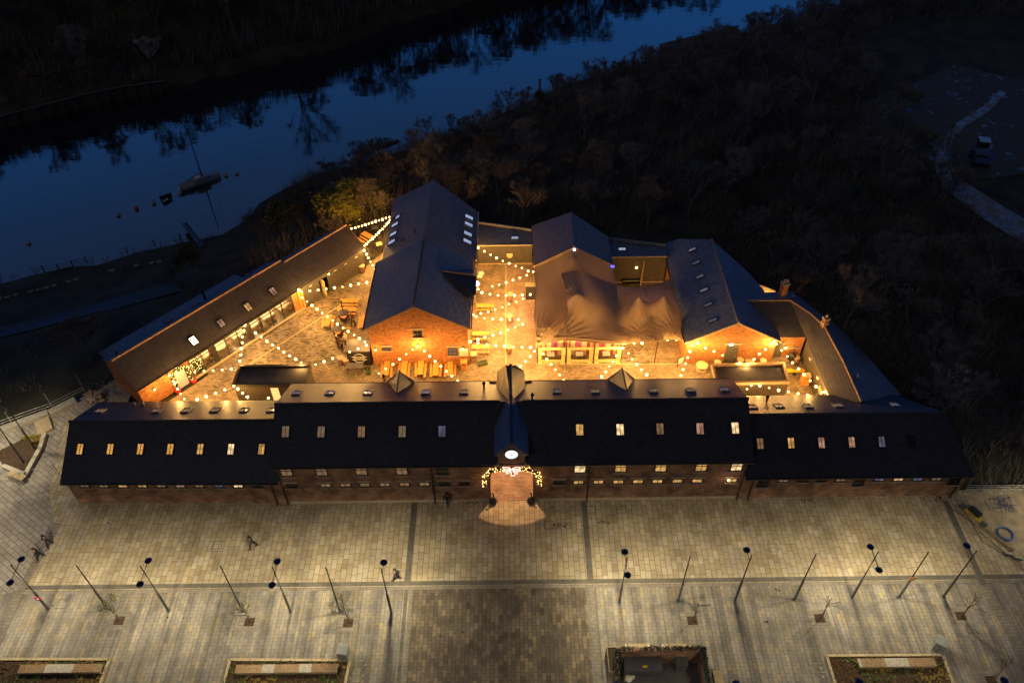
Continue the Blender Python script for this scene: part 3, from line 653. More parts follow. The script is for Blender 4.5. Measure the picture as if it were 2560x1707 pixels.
for x, y in ((572, 338), (562, 385), (550, 448), (540, 502)): rooflight(ml, on('B', x, y, MLP, MLN), MLN, .8, 1.15, M['sky_pane'], nx=1)
for x, y in ((1060, 335), (1057, 383), (1052, 447), (1048, 498)): rooflight(ml, on('B', x, y, MLP, MRN), MRN, .8, 1.15, M['sky_pane'], nx=1)
for x, y in ((697, 440), (600, 495), (617, 492)):
    p = on('B', x, y, MLP, MLN); MB().tube(p, p + Vector((0,0,.55)), .07, .07, 8).build('flue_pipe', M['iron'], ml)
def gy(r, x, y): return aty(r, x, y, 61.0)
p = gy('B', 714, 1118); window(ml, (p.x, 61, p.z), (1,0,0), (0,-1,0), .98, 1.0, M['darkglass'])
p = gy('B', 505, 1220); window(ml, (p.x, 61, p.z), (1,0,0), (0,-1,0), .95, .5, M['curtain'], nz=1)
p = gy('B', 950, 1238); window(ml, (p.x, 61, p.z), (1,0,0), (0,-1,0), 1.0, 1.15, M['curtain'])
# ---------- metal-roofed shed behind the tent
sh = thing('gabled_shed', 'shed with a ribbed grey metal gable roof rising behind the stretch tent', 'building', (7, 75, 0))
mb = MB(); c1, c2, cr_ = 5.0, 7.65, 7.05
mb.poly([(2.9, 72.1, 0), (11.3, 72.1, 0), (11.3, 72.1, c1), (cr_, 72.1, c2 - .1), (2.9, 72.1, c1)]); mb.poly([(2.9, 79.1, 0), (2.9, 72.1, 0), (2.9, 72.1, c1), (2.9, 79.1, c1)]); mb.poly([(11.3, 72.1, 0), (11.3, 76.8, 0), (11.3, 76.8, c1), (11.3, 72.1, c1)])
mb.poly([(11.3, 76.8, 0), (2.9, 79.1, 0), (2.9, 79.1, c1), (cr_, 78.1, c2 - .1), (11.3, 76.8, c1)]); mb.build('wall', M['clad'], sh)
mb = MB(); mb.slab([(2.6, 71.72, c1), (cr_, 71.72, c2), (cr_ + .05, 78.3, c2), (2.55, 79.3, c1)], .13); mb.slab([(cr_, 71.72, c2), (11.6, 71.72, c1), (11.55, 76.95, c1), (cr_ + .05, 78.3, c2)], .13); mb.build('roof', M['seam'], sh)
MB().bar((cr_, 71.72, c2 + .03), (cr_ + .05, 78.3, c2 + .03), .3, .08).build('ridge_flashing', M['lead'], sh)
mb = MB(); mb.bar((2.6, 71.66, c1 - .15), (cr_, 71.66, c2 - .15), .1, .32); mb.bar((cr_, 71.66, c2 - .15), (11.6, 71.66, c1 - .15), .1, .32); mb.build('verge_board', M['wood'], sh)
p = aty('C', 803, 390, 71.5); MB().sphere(p, .13).build('apex_lamp', emit('cool_spot_lens', (.6,.65,1), 9), sh)
p = aty('C', 1085, 522, 71.5); MB().box(p, (.9, .2, .16)).build('blue_strip_lamp', emit('blue_strip', (.12,.12,1), 2.2), sh)
# ---------- lean-to links
def link(name, label, x0, x1, yf, yb0, yb1, hf, hb, rl, pm):
    L = thing(name, label, 'building', ((x0 + x1) / 2, yf, 0), 0, 'flat dark links between the gabled buildings')
    mb = MB(); mb.poly([(x0, yf, 0), (x1, yf, 0), (x1, yf, hf), (x0, yf, hf)]); mb.poly([(x1, yb1, 0), (x0, yb0, 0), (x0, yb0, hb), (x1, yb1, hb)])
    mb.build('wall', M['clad'], L)
    MB().slab([(x0, yf - .12, hf + .05), (x1, yf - .12, hf + .05), (x1, yb1 + .1, hb), (x0, yb0 + .1, hb)], .1).build('roof', M['slate_skylit'], L)
    MB().bar((x0, yf - .15, hf + .04), (x1, yf - .15, hf + .04), .08, .12).build('fascia', M['wood_pale'], L)
    MB().bar((x0, yb0, hb + .12), (x1, yb1, hb + .12), .2, .3).build('parapet', M['lead'], L)
    MB().bar((x0, yf - .04, .06), (x1, yf - .04, .06), .1, .12).build('base_strip', M['wood_pale'], L)
    n = slope_n((x0, yf, hf), (x1, yf, hf), (x1, yb1, hb)); rooflight(L, on(*rl, (x0, yf - .12, hf + .05), n), n, .95, .62, M[pm], nx=1)
    return L
l1 = link('link_building', 'dark lean-to link between the brick mill and the shed, one pale blue rooflight', -4.05, 2.6, 78.3, 82.6, 80.9, 2.95, 3.1, ('C', 336, 300), 'sky_pane')
l2 = link('link_building', 'dark lean-to link between the shed and the slate stable, one small white rooflight', 11.6, 18.3, 74.5, 77.6, 76.2, 3.95, 4.1, ('C', 1177, 388), 'sky_pane')
MB().tube(aty('c', 540, 163, 78.28), aty('c', 540, 163, 78.2), .38, .38, 24).build('round_sign', M['cream'], l1)
MB().box(aty('C', 1290, 531, 74.4), (.3, .1, .3)).build('wall_lamp', emit('small_wall_lamp', (1,.7,.35), 2.0), l2)
# ---------- slate stable with six rooflights, its wing and the curved range
st = thing('slate_stable', 'brick stable with a wide blue slate roof and six rooflights in a row', 'building', (23.2, 67, 0))
fe, fr_ = 3.6, 6.35
mb = MB(); mb.poly([(18.5, 60.8, 0), (27.95, 60.8, 0), (27.95, 60.8, fe), (23.2, 60.8, fr_ - .1), (18.5, 60.8, fe)])
mb.poly([(18.5, 77.2, 0), (18.5, 60.8, 0), (18.5, 60.8, fe), (18.5, 77.2, fe)]); mb.poly([(27.95, 60.8, 0), (27.95, 70, 0), (27.95, 70, fe), (27.95, 60.8, fe)]); mb.poly([(27.95, 69, 0), (23.3, 74, 0), (18.5, 77.2, 0), (18.5, 77.2, fe), (23.3, 74, fr_ - .5), (27.95, 69, fe)]); mb.build('wall', M['brick'], st)
mb = MB(); mb.slab([(18.15, 60.42, fe), (23.25, 60.42, fr_), (23.1, 74.4, fr_), (19.95, 76.9, 4.6), (18.3, 77.3, fe)], .12)
pr_ = [at('D', 860, 435, 4.0), at('D', 890, 545, fe)]
mb.slab([(23.25, 60.42, fr_), (28.25, 60.42, fe), (28.25, 66, fe), (28.3, 68.6, fe), (27.0, 70.8, fe + .7), (23.1, 74.4, fr_)], .12); mb.build('roof', M['slate_skylit'], st)
ridge(st, (23.25, 60.4, fr_ + .03), (23.1, 74.4, fr_ + .03), M['lead']); mb = MB(); mb.bar((18.15, 60.38, fe - .1), (23.25, 60.38, fr_ - .1), .1, .2); mb.bar((23.25, 60.38, fr_ - .1), (28.25, 60.38, fe - .1), .1, .2); mb.build('verge_board', M['wood_pale'], st)
gutter(st, (18.08, 60.42, fe - .1), (18.22, 77.3, fe - .1))
SN = slope_n((18.15, 60.42, fe), (23.25, 60.42, fr_), (23.1, 74.4, fr_)); SP = (23.25, 60.42, fr_)
for x, y in ((348, 203), (378, 306), (408, 414), (440, 520), (473, 634), (508, 757)): rooflight(st, on('D', x, y, SP, SN), SN, .55, .95, M['sky_pane_dim'] if y > 200 else M['sky_pane'], nx=1, frame=M['iron'])
p1, p2 = aty('e', 415, 505, 60.8), aty('e', 665, 237, 60.8)
dr = MB().box(((p1.x + p2.x) / 2 + .05, 60.76, 1.4), (1.3, .1, 2.75)).build('door', M['clad_green'], st)
MB().box((p1.x + 1.15, 60.69, 1.1), (.1, .06, .14)).build('handle', M['galv'], dr)
MB().box((23.4, 60.76, 2.95), (1.9, .12, .26)).build('lintel', M['stone'], dr)
MB().box(aty('e', 547, 255, 60.65), (.42, .1, .18)).build('exit_lamp', emit('exit_lamp_glow', (.6, 1, .85), 4), st)
wg = thing('tiled_wing', 'brown tiled wing with pale ridge joining the slate stable to the curved range', 'building', (28.5, 64, 0))
ge, gr = 3.25, 5.05
mb = MB(); mb.poly([(27.9, 61.7, 0), (31.3, 61.7, 0), (31.3, 61.7, ge), (27.9, 61.7, ge)]); mb.build('wall', M['brick'], wg)
mb = MB(); mb.slab([(28.0, 61.35, ge), (31.15, 61.35, ge), (30.05, 65.2, gr), (24.4, 65.2, gr)], .1)
mb.build('roof', M['tiles'], wg); MB().slab([(24.4, 65.2, gr), (30.05, 65.2, gr), (31.7, 68.2, 3.7), (28.0, 68.1, 3.7)], .1).build('rear_roof', M['slate_skylit'], wg)
ridge(wg, (24.4, 65.2, gr + .03), (30.05, 65.2, gr + .03), M['ridge_pale'], .11); MB().tube((28.0, 61.4, ge + .06), (24.4, 65.2, gr + .04), .07, .07, 6).build('valley', M['lead'], wg)
p = aty('e', 1215, 350, 61.65); dr = MB().box((28.75, 61.66, 1.1), (.95, .1, 2.2)).build('door', M['clad_green'], wg); MB().box((29.1, 61.6, 1.0), (.05, .05, .12)).build('handle', M['galv'], dr)
MB().box((30.2, 61.62, 1.35), (1.9, .14, .12)).build('shelf', M['stone'], wg)
cv = thing('curved_range', 'curving range of brown tiles inside and blue slate outside, small brick chimneys on its ridge', 'building', (33, 57, 0))
Rg = [Vector(p) for p in ((30.05, 65.2, 5.05), (31.75, 63.0, 5.02), (32.6, 61.1, 5.0), (33.05, 56, 4.98), (33.15, 50.7, 4.95))]
In = [Vector(p) for p in ((31.15, 61.35, 3.25), (31.12, 60.2, 3.25), (31.1, 59.2, 3.25), (31.12, 56.0, 3.25), (31.2, 51.9, 3.25))]
Ou = [Vector(p) for p in ((31.9, 68.2, 3.3), (34.6, 63.7, 3.2), (36.2, 60.5, 3.1), (37.3, 57.0, 3.1), (38.4, 53.2, 3.1))]
mb = MB()
for i in range(4): mb.slab([In[i], In[i+1], Rg[i+1], Rg[i]], .1) if (In[i+1] - In[i]).length > .1 else None
mb.build('tiled_slope', M['tiles'], cv)
mb = MB()
for i in range(4): mb.slab([Rg[i], Rg[i+1], Ou[i+1]], .1); mb.slab([Rg[i], Ou[i+1], Ou[i]], .1)
mb.build('slate_slope', M['slate_skylit'], cv)
mb = MB()
for i in range(4):
    a, b = In[i] + Vector((.2, 0, -.1)), In[i+1] + Vector((.2, 0, -.1)); mb.poly([(a.x, a.y, 0), (a.x, a.y, a.z), (b.x, b.y, b.z), (b.x, b.y, 0)])
    a, b = Ou[i] + Vector((-.25, 0, -.1)), Ou[i+1] + Vector((-.25, 0, -.1)); mb.poly([(b.x, b.y, 0), (b.x, b.y, b.z), (a.x, a.y, a.z), (a.x, a.y, 0)])
mb.build('wall', M['clad'], cv)
for i in range(4): ridge(cv, Rg[i] + Vector((0,0,.03)), Rg[i+1] + Vector((0,0,.03)), M['ridge_pale'], .1)
def chimney(par, p, w, h, pots=1, nm='chimney'):
    p = Vector(p); mb = MB().box(p + Vector((0, 0, h / 2 - .5)), (w, w, h + .5), .3); mb.box(p + Vector((0, 0, h - .2)), (w + .14, w + .14, .16), .3, 1); mb.box(p + Vector((0, 0, .35)), (w + .1, w + .1, .3), .3, 1)
    c = mb.build(nm, [M['brick'], M['stone']], par)
    for k in range(pots): MB().lathe([(.14, 0), (.11, .35), (.15, .5), (.1, .52)], p + Vector(((k - (pots - 1) / 2) * .32, 0, h - .2)), 10).build('chimney_pot', M['ridge_pale'], c)
chimney(cv, Rg[2] + Vector((.0, .2, 0)), .5, 1.2)
chimney(cv, (29.35, 66.0, 4.7), .62, 2.3, 2)
for r, x, y in (('H', 948, 135), ('H', 1640 - 690, 150), ('D', 1637, 1200)):
    n = slope_n(Rg[3], Rg[4], Ou[4]); p = on(r, x, y, Rg[3], n); MB().tube(p, p + Vector((0,0,.35)), .1, .1, 8).lathe([(.17, .3), (.14, .42), (.02, .46)], p, 8).build('roof_vent', M['galv'], cv)
for z, y in ((1.3, 59.0), (1.3, 56.3)): MB().box((31.2, y, 2.35), (.16, .34, .2)).build('wall_sign', M['white'], cv)
dr = MB().box((31.24, 54.9, 1.15), (.12, 1.1, 2.3)).build('door', M['clad_green'], cv); MB().box((31.15, 54.9, 2.0), (.06, .8, .4)).build('door_sign', M['wood_pale'], dr)
# little glowing yard behind the chimney stack
yd = thing('yard_screen', 'low screen wall behind the twin-pot chimney, lit bright amber from inside', 'wall', (29.5, 69.5, 0))
ya, yb, yc = at('D', 870, 470, 2.6), at('D', 1003, 523, 2.6), at('D', 905, 548, 2.4)
mb = MB(); mb.bar((ya.x, ya.y, 1.3), (yb.x, yb.y, 1.3), .15, 2.6); mb.build('wall', M['stone'], yd)
# ---------- the long diagonal building with the glazed front
U = Vector((.66, .7513, 0)); NO = Vector((.7513, -.66, 0)); M0 = Vector((-29.43, 64.63, 0))
def ip(s, o, z=0.0): return M0 + U * s + NO * o + Vector((0, 0, z))
def iw(r, x, y, o=0.0):
    p = atp(r, x, y, ip(0, o), NO); return (p - M0).dot(U), p.z
dg = thing('glazed_hall', 'long diagonal hall with brown tiles, four lit rooflights and a glazed wall of dining tables', 'building', ip(-3, -3))
S0, S1, S2 = -12.65, 7.95, 17.55
DE, DRg = 3.35, 5.45
gs = [iw('f', 690, 900)[0], iw('f', 2040, 215)[0]]
gs = [max(-7.0, gs[0]), min(7.2, gs[1])]
mb = MB()
def wq(s0, s1, z0, z1, o=0.0): mb.poly([ip(s0, o, z0), ip(s1, o, z0), ip(s1, o, z1), ip(s0, o, z1)])
wq(S0, gs[0], 0, DE); wq(gs[1], S1, 0, DE); wq(gs[0], gs[1], 2.75, DE)
mb.poly([ip(S0, 0, 0), ip(S0, 0, DE), ip(S0, -3.0, DRg - .1), ip(S0, -6.1, DE), ip(S0, -6.1, 0)][::1]); mb.poly([ip(S1, 0, 0), ip(S1, -6.1, 0), ip(S1, -6.1, DE), ip(S1, -3.0, DRg - .1), ip(S1, 0, DE)])
mb.poly([ip(S1, -6.1, 0), ip(S0, -6.1, 0), ip(S0, -6.1, DE), ip(S1, -6.1, DE)])
mb.build('wall', M['brick'], dg)
mb = MB(); mb.slab([ip(S0 - .2, .3, DE - .05), ip(S1 + .1, .3, DE - .05), ip(S1 + .1, -2.95, DRg), ip(S0 - .2, -2.95, DRg)], .12)
mb.build('roof', M['tiles'], dg); MB().slab([ip(S0 - .2, -2.95, DRg), ip(S1 + .1, -2.95, DRg), ip(S1 + .1, -6.35, 3.3), ip(S0 - .2, -6.35, 3.3)], .12).build('rear_roof', M['slate_skylit'], dg)
ridge(dg, ip(S0 - .2, -2.95, DRg + .03), ip(S1 + .1, -2.95, DRg + .03), M['ridge_pale'], .12, .72); gutter(dg, ip(S0 - .2, .37, DE - .12), ip(S1 + .1, .37, DE - .12))
mb = MB(); mb.slab([ip(S0 + .3, -6.3, 3.0), ip(S1 - 3.1, -6.3, 3.0), ip(S1 - 3.1, -8.3, 2.6), ip(S0 + .3, -8.5, 2.6)], .1); mb.build('leanto_roof', M['slate_skylit'], dg)
MB().prism([ip(S0 + .4, -6.2).xy, ip(S1 - 3.2, -6.2).xy, ip(S1 - 3.2, -8.1).xy, ip(S0 + .4, -8.3).xy], 0, 2.55).build('leanto_wall', M['clad'], dg)
IN_ = slope_n(ip(0, .3, DE - .05), ip(1, .3, DE - .05), ip(1, -2.95, DRg)); IP = ip(0, .3, DE - .05)
for x, y, mt in ((775, 928, 'lit_white'), (995, 790, 'lit_pink'), (1207, 660, 'lit'), (1408, 537, 'lit_pink')): rooflight(dg, on('A', x, y, IP, IN_), IN_, .75, 1.0, M[mt] if mt != 'lit_white' else emit('blazing_rooflight', (1, .72, .38), 6), nx=2)
IN2 = slope_n(ip(0, -2.95, DRg), ip(1, -2.95, DRg), ip(0, -6.35, 3.3))
for x, y in ((578, 778), (797, 647), (1205, 407)): rooflight(dg, on('A', x, y, ip(0, -2.95, DRg), IN2), IN2, .75, .9, M['sky_pane_dim'], nx=1)
p = on('A', 868, 600, ip(0, -2.95, DRg), IN2); MB().tube(p, p + Vector((0,0,1.4)), .14, .14, 8).build('flue_pipe', M['iron'], dg)
p = on('A', 168, 1040, ip(0, -2.95, DRg), IN2); MB().tube(p, p + Vector((0,0,.5)), .1, .1, 8).build('flue_pipe', M['iron'], dg)
# hall interior
MB().poly([ip(S0, -.05, .05), ip(S1, -.05, .05), ip(S1, -5.9, .05), ip(S0, -5.9, .05)]).build('interior_floor', plain('polished_concrete_floor', (.34,.26,.17), .3), dg)
mb = MB(); mb.poly([ip(gs[0] - .3, -5.8, 0), ip(S1, -5.8, 0), ip(S1, -5.8, 3), ip(gs[0] - .3, -5.8, 3)]); mb.poly([ip(gs[0] - .3, -.1, 0), ip(gs[0] - .3, -5.8, 0), ip(gs[0] - .3, -5.8, 3), ip(gs[0] - .3, -.1, 3)]); mb.build('interior_wall', M['cream'], dg)
mb = MB(); nb = 9; gl = gs[1] - gs[0]
for k in range(nb + 1):
    s = gs[0] + gl * k / nb; w = .55 if k in (2, 5) else .08
    mb.box(ip(s, -.05, 1.38), (w, .14, 2.75), math.atan2(U.y, U.x))
mb.bar(ip(gs[0], -.03, 2.72), ip(gs[1], -.03, 2.72), .16, .12); mb.bar(ip(gs[0], -.03, .1), ip(gs[1], -.03, .1), .16, .2); mb.bar(ip(gs[0], -.03, 2.25), ip(gs[1], -.03, 2.25), .08, .06)
gf = mb.build('glazing_frame', M['frame_dark'], dg)
for k in range(nb):
    s0, s1 = gs[0] + gl * k / nb + .05, gs[0] + gl * (k + 1) / nb - .05
    MB().poly([ip(s0, -.02, .2), ip(s1, -.02, .2), ip(s1, -.02, 2.7), ip(s0, -.02, 2.7)]).build('pane', M['glass'], gf)
MB().bar(ip(gs[0] - .3, .12, .12), ip(S1, .12, .12), .22, .2).build('kerb', M['stone'], dg)
MB().box(ip(7.55, .06, 1.6), (.28, .2, 3.2), math.atan2(U.y, U.x)).box(ip(7.95, .06, 1.6), (.28, .2, 3.2), math.atan2(U.y, U.x)).build('timber_posts', M['wood_orange'], dg)
# second, lower section
bh = thing('boarded_hall', 'lower dark boarded hall at the far end of the diagonal hall, barrels along its wall', 'building', ip(12.7, -2.8))
BE, BRg = 3.2, 5.0
mb = MB(); wq(S1, 10.55, 0, BE); wq(11.75, S2, 0, BE); wq(10.55, 11.75, 2.4, BE)
mb.poly([ip(S2, 0, 0), ip(S2, -5.5, 0), ip(S2, -5.5, BE), ip(S2, -2.9, BRg - .1), ip(S2, 0, BE)]); mb.poly([ip(S2, -5.5, 0), ip(S1, -5.5, 0), ip(S1, -5.5, BE), ip(S2, -5.5, BE)]); mb.build('wall', M['clad_green'], bh)
MB().slab([ip(S1 - .3, .25, BE - .03), ip(S2 + .2, .25, BE - .03), ip(S2 + .2, -2.9, BRg), ip(S1 - .3, -2.9, BRg)], .12).build('roof', M['tiles'], bh)
MB().slab([ip(S1 - .3, -2.9, BRg), ip(S2 + .2, -2.9, BRg), ip(S2 - 1.2, -5.7, 3.15), ip(S1 - .3, -5.7, 3.15)], .12).build('rear_roof', M['slate_skylit'], bh)
ridge(bh, ip(S1 + .5, -2.9, BRg + .03), ip(S2 + .2, -2.9, BRg + .03), M['ridge_pale'], .12, .72); MB().bar(ip(S2 + .22, .25, BE - .1), ip(S2 + .22, -2.9, BRg - .05), .06, .16).build('verge_board', M['wood'], bh)
MB().box(ip(11.0, .0, 1.2), (.06, .8, 2.3), math.atan2(U.y, U.x)).build('door', M['cream'], bh)
for s in (9.3, 13.0, 14.6, 16.3): MB().box(ip(s, .08, 2.5), (.4, .08, .08), math.atan2(U.y, U.x)).build('wall_vent', M['white'], bh)
# ---------- flat-roofed cabins in the yard
def cabin(label, pts, h, wall, roof, rim):
    c = Vector((sum(p[0] for p in pts) / 4, sum(p[1] for p in pts) / 4, 0)); t = thing('flat_roof_cabin', label, 'building', c, 0, 'flat roofed cabins behind the stable range')
    MB().prism(pts, 0, h).build('wall', wall, t)
    mb = MB()
    for i in range(4): a, b = Vector((*pts[i], h + .12)), Vector((*pts[(i+1) % 4], h + .12)); mb.bar(a, b, .24, .36)
    mb.build('parapet', rim, t)
    MB().poly([(p[0] + (c.x - p[0]) * .02, p[1] + (c.y - p[1]) * .04, h + .02) for p in pts]).build('roof', roof, t)
    return t
M['felt'] = plain('roofing_felt', (.075,.07,.08), .85, var=.2, scale=1)
k1 = cabin('dark flat-roofed cabin in the left yard, its cladding lit beside the left wing', [(-28.4, 55.95), (-21.15, 55.85), (-20.98, 58.5), (-28.3, 58.55)], 2.55, M['clad'], M['felt'], M['frame_dark'])
k2 = cabin('brown flat-roofed cabin with a thick parapet in the right yard below the slate stable', [(20.75, 55.55), (28.1, 55.65), (28.15, 58.2), (20.75, 58.1)], 2.35, M['clad'], M['felt'], M['wood'])
p = aty('f', 1790, 1245, 55.9); MB().box((p.x, 55.84, 1.25), (.75, .1, 2.0)).build('door', emit('lit_cabin_doorway', (1, .62, .22), 1.1), k1)

# ================================================================== lamps of the place
def lamp(kind, loc, power, col, par=None, radius=.1, aim=None, size=120, blend=.5, nm='lamp_glow'):
    l = bpy.data.lights.new(nm, kind); l.energy = power; l.color = col
    l.shadow_soft_size = radius
    if kind == 'SPOT': l.spot_size = R(size); l.spot_blend = blend
    o = bpy.data.objects.new(nm, l); COL.objects.link(o); o.location = loc
    if aim is not None: o.rotation_euler = (Vector(aim) - Vector(loc)).to_track_quat('-Z', 'Y').to_euler()
    if par:
        pl = Vector((0,0,0)); q = par
        while q: pl += q.location; q = q.parent
        o.location = Vector(loc) - pl; o.parent = par; TREE.setdefault(par.name, []).append(o)
    return o
WARM = (1, .515, .13)
# festoon strings: region, start height, end height, bulbs
ST = [
 ('a', 4.3, 4.6, [(815,865),(925,840),(1035,815),(1135,785),(1235,760),(1335,730),(1435,695),(1530,665),(1635,630),(1735,600),(1835,575),(1940,535),(2040,500)], 'rising from the boarded hall to the metal roof above the yellow-green tree'),
 ('a', 4.4, 3.3, [(2050,590),(2010,660),(1960,710),(1900,780),(1835,850),(1770,900),(1720,960),(1660,1020),(1605,1080),(1545,1130),(1485,1185),(1415,1240),(1360,1295),(1300,1350)], 'above the pine benches at the far terrace'),
 ('q', 3.3, 4.8, [(1650,835),(1695,905),(1730,975),(1775,1050),(1815,1120),(1855,1195)], 'short and tight from the boarded hall corner to the blue slate eave of the mill'),
 ('b', 3.3, 4.0, [(285,147),(325,175),(450,163),(575,150),(697,133),(822,117),(942,102),(1065,80),(1187,58),(1308,38)], 'passing just in front of the barrels by the boarded hall'),
 ('b', 3.3, 3.4, [(330,263),(407,323),(480,382),(557,438),(635,495),(712,550),(793,606),(865,662),(950,716),(1028,772),(1117,825),(1197,880),(1280,930),(1303,983)], 'over the two fire pits beside the brick mill'),
 ('A', 3.0, 3.2, [(1182,800),(1175,845),(1162,895),(1162,942),(1153,990),(1150,1040),(1143,1087),(1075,1150),(1002,1158),(930,1163),(858,1168),(785,1175)], 'bending along the glazed front of the hall'),
 ('A', 3.2, 3.3, [(1268,865),(1313,895),(1358,930),(1403,960),(1450,985),(1492,1017),(1537,1045),(1587,1072),(1630,1100),(1745,1115),(1812,1092),(1880,1067),(2015,1015),(2083,990)], 'from the glazed hall to the black bar hut'),
 ('A', 3.2, 3.0, [(640,1183),(625,1268),(648,1308),(673,1348),(700,1388),(803,1393),(875,1370),(950,1343),(1022,1315),(1095,1287),(1127,1310),(1165,1342),(1203,1373),(1370,1382)], 'low over the corner yard by the left cabin'),
 ('g', 3.0, 3.6, [(178,608),(290,532),(408,458),(515,378),(623,295),(730,220)], 'from the mill gable down left over the pine tables'),
 ('g', 3.6, 3.0, [(920,240),(1007,325),(1097,410),(1190,492),(1280,573),(1370,650),(1465,723)], 'from the mill gable down right over the pine tables'),
 ('c', 3.6, 3.4, [(198,85),(265,123),(333,160),(398,195),(466,228),(535,255),(606,282),(674,305),(742,338),(797,345)], 'across the dark link wall with the round sign'),
 ('c', 3.4, 3.6, [(727,383),(652,412),(577,437),(503,463),(427,485),(352,503),(198,535)], 'nearest the dark link, across the alley above the two white tables'),
 ('c', 3.6, 3.6, [(155,550),(238,573),(328,590),(415,602),(503,603),(592,603),(680,598),(765,593)], 'sagging over the barrel in the middle of the alley'),
 ('c', 3.5, 3.6, [(175,833),(226,798),(307,780),(384,757),(461,730),(532,697),(612,672),(685,638)], 'climbing to the bright bulb on the tent edge'),
 ('c', 3.5, 3.2, [(148,812),(267,850),(357,857),(450,863),(543,868),(637,865),(682,918)], 'over the barrel with the bent parasol, mid alley'),
 ('c', 3.2, 3.4, [(600,948),(522,978),(443,1010),(360,1035),(272,1055),(195,1083)], 'slanting over the pine table nearest the mill corner'),
 ('c', 3.5, 3.2, [(113,1103),(197,1120),(295,1135),(390,1147),(485,1155),(580,1162),(675,1166),(770,1168),(810,1207),(765,1265),(712,1320),(660,1373)], 'nearest the gateway, from the mill corner to the tent corner and back'),
 ('C', 3.0, 4.5, [(555,1203),(587,1247),(620,1287),(653,1328),(688,1368),(718,1410)], 'from the left tent panel down to the range eave'),
 ('C', 3.0, 4.5, [(1185,1157),(1133,1220),(1105,1265),(1076,1303),(1048,1345),(1017,1385)], 'from the right tent panel down to the range eave'),
 ('d', 3.0, 4.5, [(385,1125),(445,1190),(492,1262),(548,1325),(606,1390),(670,1453),(728,1520)], 'from the tent corner over the dark paving patch to the range eave'),
 ('d', 3.2, 3.3, [(516,1067),(615,1065),(928,1030),(1035,1027)], 'along the front hem of the stretch tent'),
 ('d', 3.4, 3.0, [(1222,1093),(1200,1168),(1172,1243),(1147,1315),(1117,1387),(1092,1462)], 'beside the easel board at the corner of the slate stable'),
 ('e', 3.3, 2.9, [(25,225),(148,307),(280,360),(412,418),(678,528)], 'sagging across the left half of the slate stable gable'),
 ('e', 3.3, 2.9, [(1165,247),(1075,327),(978,400),(898,482),(803,553)], 'sagging across the right half of the slate stable gable'),
 ('e', 3.3, 3.0, [(1245,247),(1325,345),(1412,437),(1492,535),(1588,628),(1670,720),(1767,812),(1860,903),(1955,993)], 'above the yellow rocking toy beside the curved range'),
 ('e', 3.0, 3.0, [(1990,990),(1730,1040),(1580,1012),(1430,985),(1278,960),(1132,923),(988,888),(857,882),(790,942)], 'in front of the brown cabin with the thick parapet'),
]
bulb_me = None
POW = 135.0
for r, z0, z1, pts, lab in ST:
    W = []
    n = len(pts)
    for k, (x, y) in enumerate(pts):
        t = k / max(1, n - 1); W.append(at(r, x, y, z0 + (z1 - z0) * t))
    c = W[0]
    s = thing('string_lights', 'warm bulbs strung ' + lab, 'string lights', (c.x, c.y, 0), 0, 'festoon lights over the courtyard')
    mb = MB()
    for a, b in zip(W, W[1:]):
        mid = (a + b) / 2 + Vector((0, 0, .02)); u = Vector((0, 0, .2))
        mb.tube(a + u, mid + u, .014, .014, 4, caps=False); mb.tube(mid + u, b + u, .014, .014, 4, caps=False)
    for a in W: mb.tube(a + Vector((0,0,.2)), a + Vector((0,0,.08)), .03, .03, 5)
    mb.build('cable', M['cable'], s)
    for k, p in enumerate(W):
        if bulb_me is None:
            o = MB().sphere((0,0,0), .12, 10, sz=1.1).build('bulb', M['bulb']); bulb_me = o.data
        else: o = bpy.data.objects.new('bulb', bulb_me); COL.objects.link(o)
        o.scale = (rnd.choice((.72, .85, 1.0, 1.0, 1.2)),) * 3; o.parent = s; o.location = p - s.location; TREE.setdefault(s.name, []).append(o)
        if k % 2 == 0 or n < 6: lamp('POINT', p - Vector((0,0,.16)), POW * (1.7 if r in 'Cd' else 1) * (2 if n >= 6 else 1), WARM, s, .08, nm='bulb_glow')
# wall lamps
def walllamp(p, lab, power=60, col=WARM, n=(0, -1, 0), spill=True):
    p = Vector(p); t = thing('wall_lamp', lab, 'wall lamp', (p.x, p.y, p.z - .15), 0, 'wall lamps around the courtyard')
    n = Vector(n); mb = MB().box(p - n * .02, (.16, .16, .26)); mb.build('bracket', M['iron'], t)
    MB().sphere(p + n * .14, .11, 10).build('lamp_shade', M['bulb'], t)
    lamp('POINT', p + n * .34, power, col, t, .1)
s, z = iw('A', 455, 1305); walllamp(ip(s, .12, z), 'wall lamp on the brick end of the diagonal hall, nearest its left corner', 70, n=NO)
s, z = iw('A', 570, 1192); walllamp(ip(s, .12, z), 'upper of two wall lamps close together left of the garlanded door', 50, n=NO)
s, z = iw('A', 602, 1238); walllamp(ip(s, .12, z), 'lower of two wall lamps close together left of the garlanded door', 60, n=NO)
walllamp(aty('g', 820, 152, 60.9), 'floodlight high in the middle of the mill gable', 170)
walllamp(aty('g', 122, 212, 60.9), 'wall lamp left of the small slit window in the mill gable', 60)
walllamp(aty('g', 1553, 200, 60.85), 'wall lamp over the white menu board on the mill', 45)
walllamp(aty('d', 1290, 1062, 60.7), 'wall lamp at the left shoulder of the slate stable gable', 60)
walllamp(aty('e', 1205, 190, 60.7), 'wall lamp under the right eave of the slate stable gable', 60)
walllamp(aty('e', 1385, 290, 61.6), 'long wall lamp over the stone shelf of the tiled wing', 60)
walllamp(aty('G', 1945, 930, 43.3), 'street-side lamp by the last slit window of the tall middle range', 9, (1, .6, .4))
walllamp(ip(11.9, .15, 2.75), 'wall lamp beside the open door of the boarded hall', 25, n=NO)
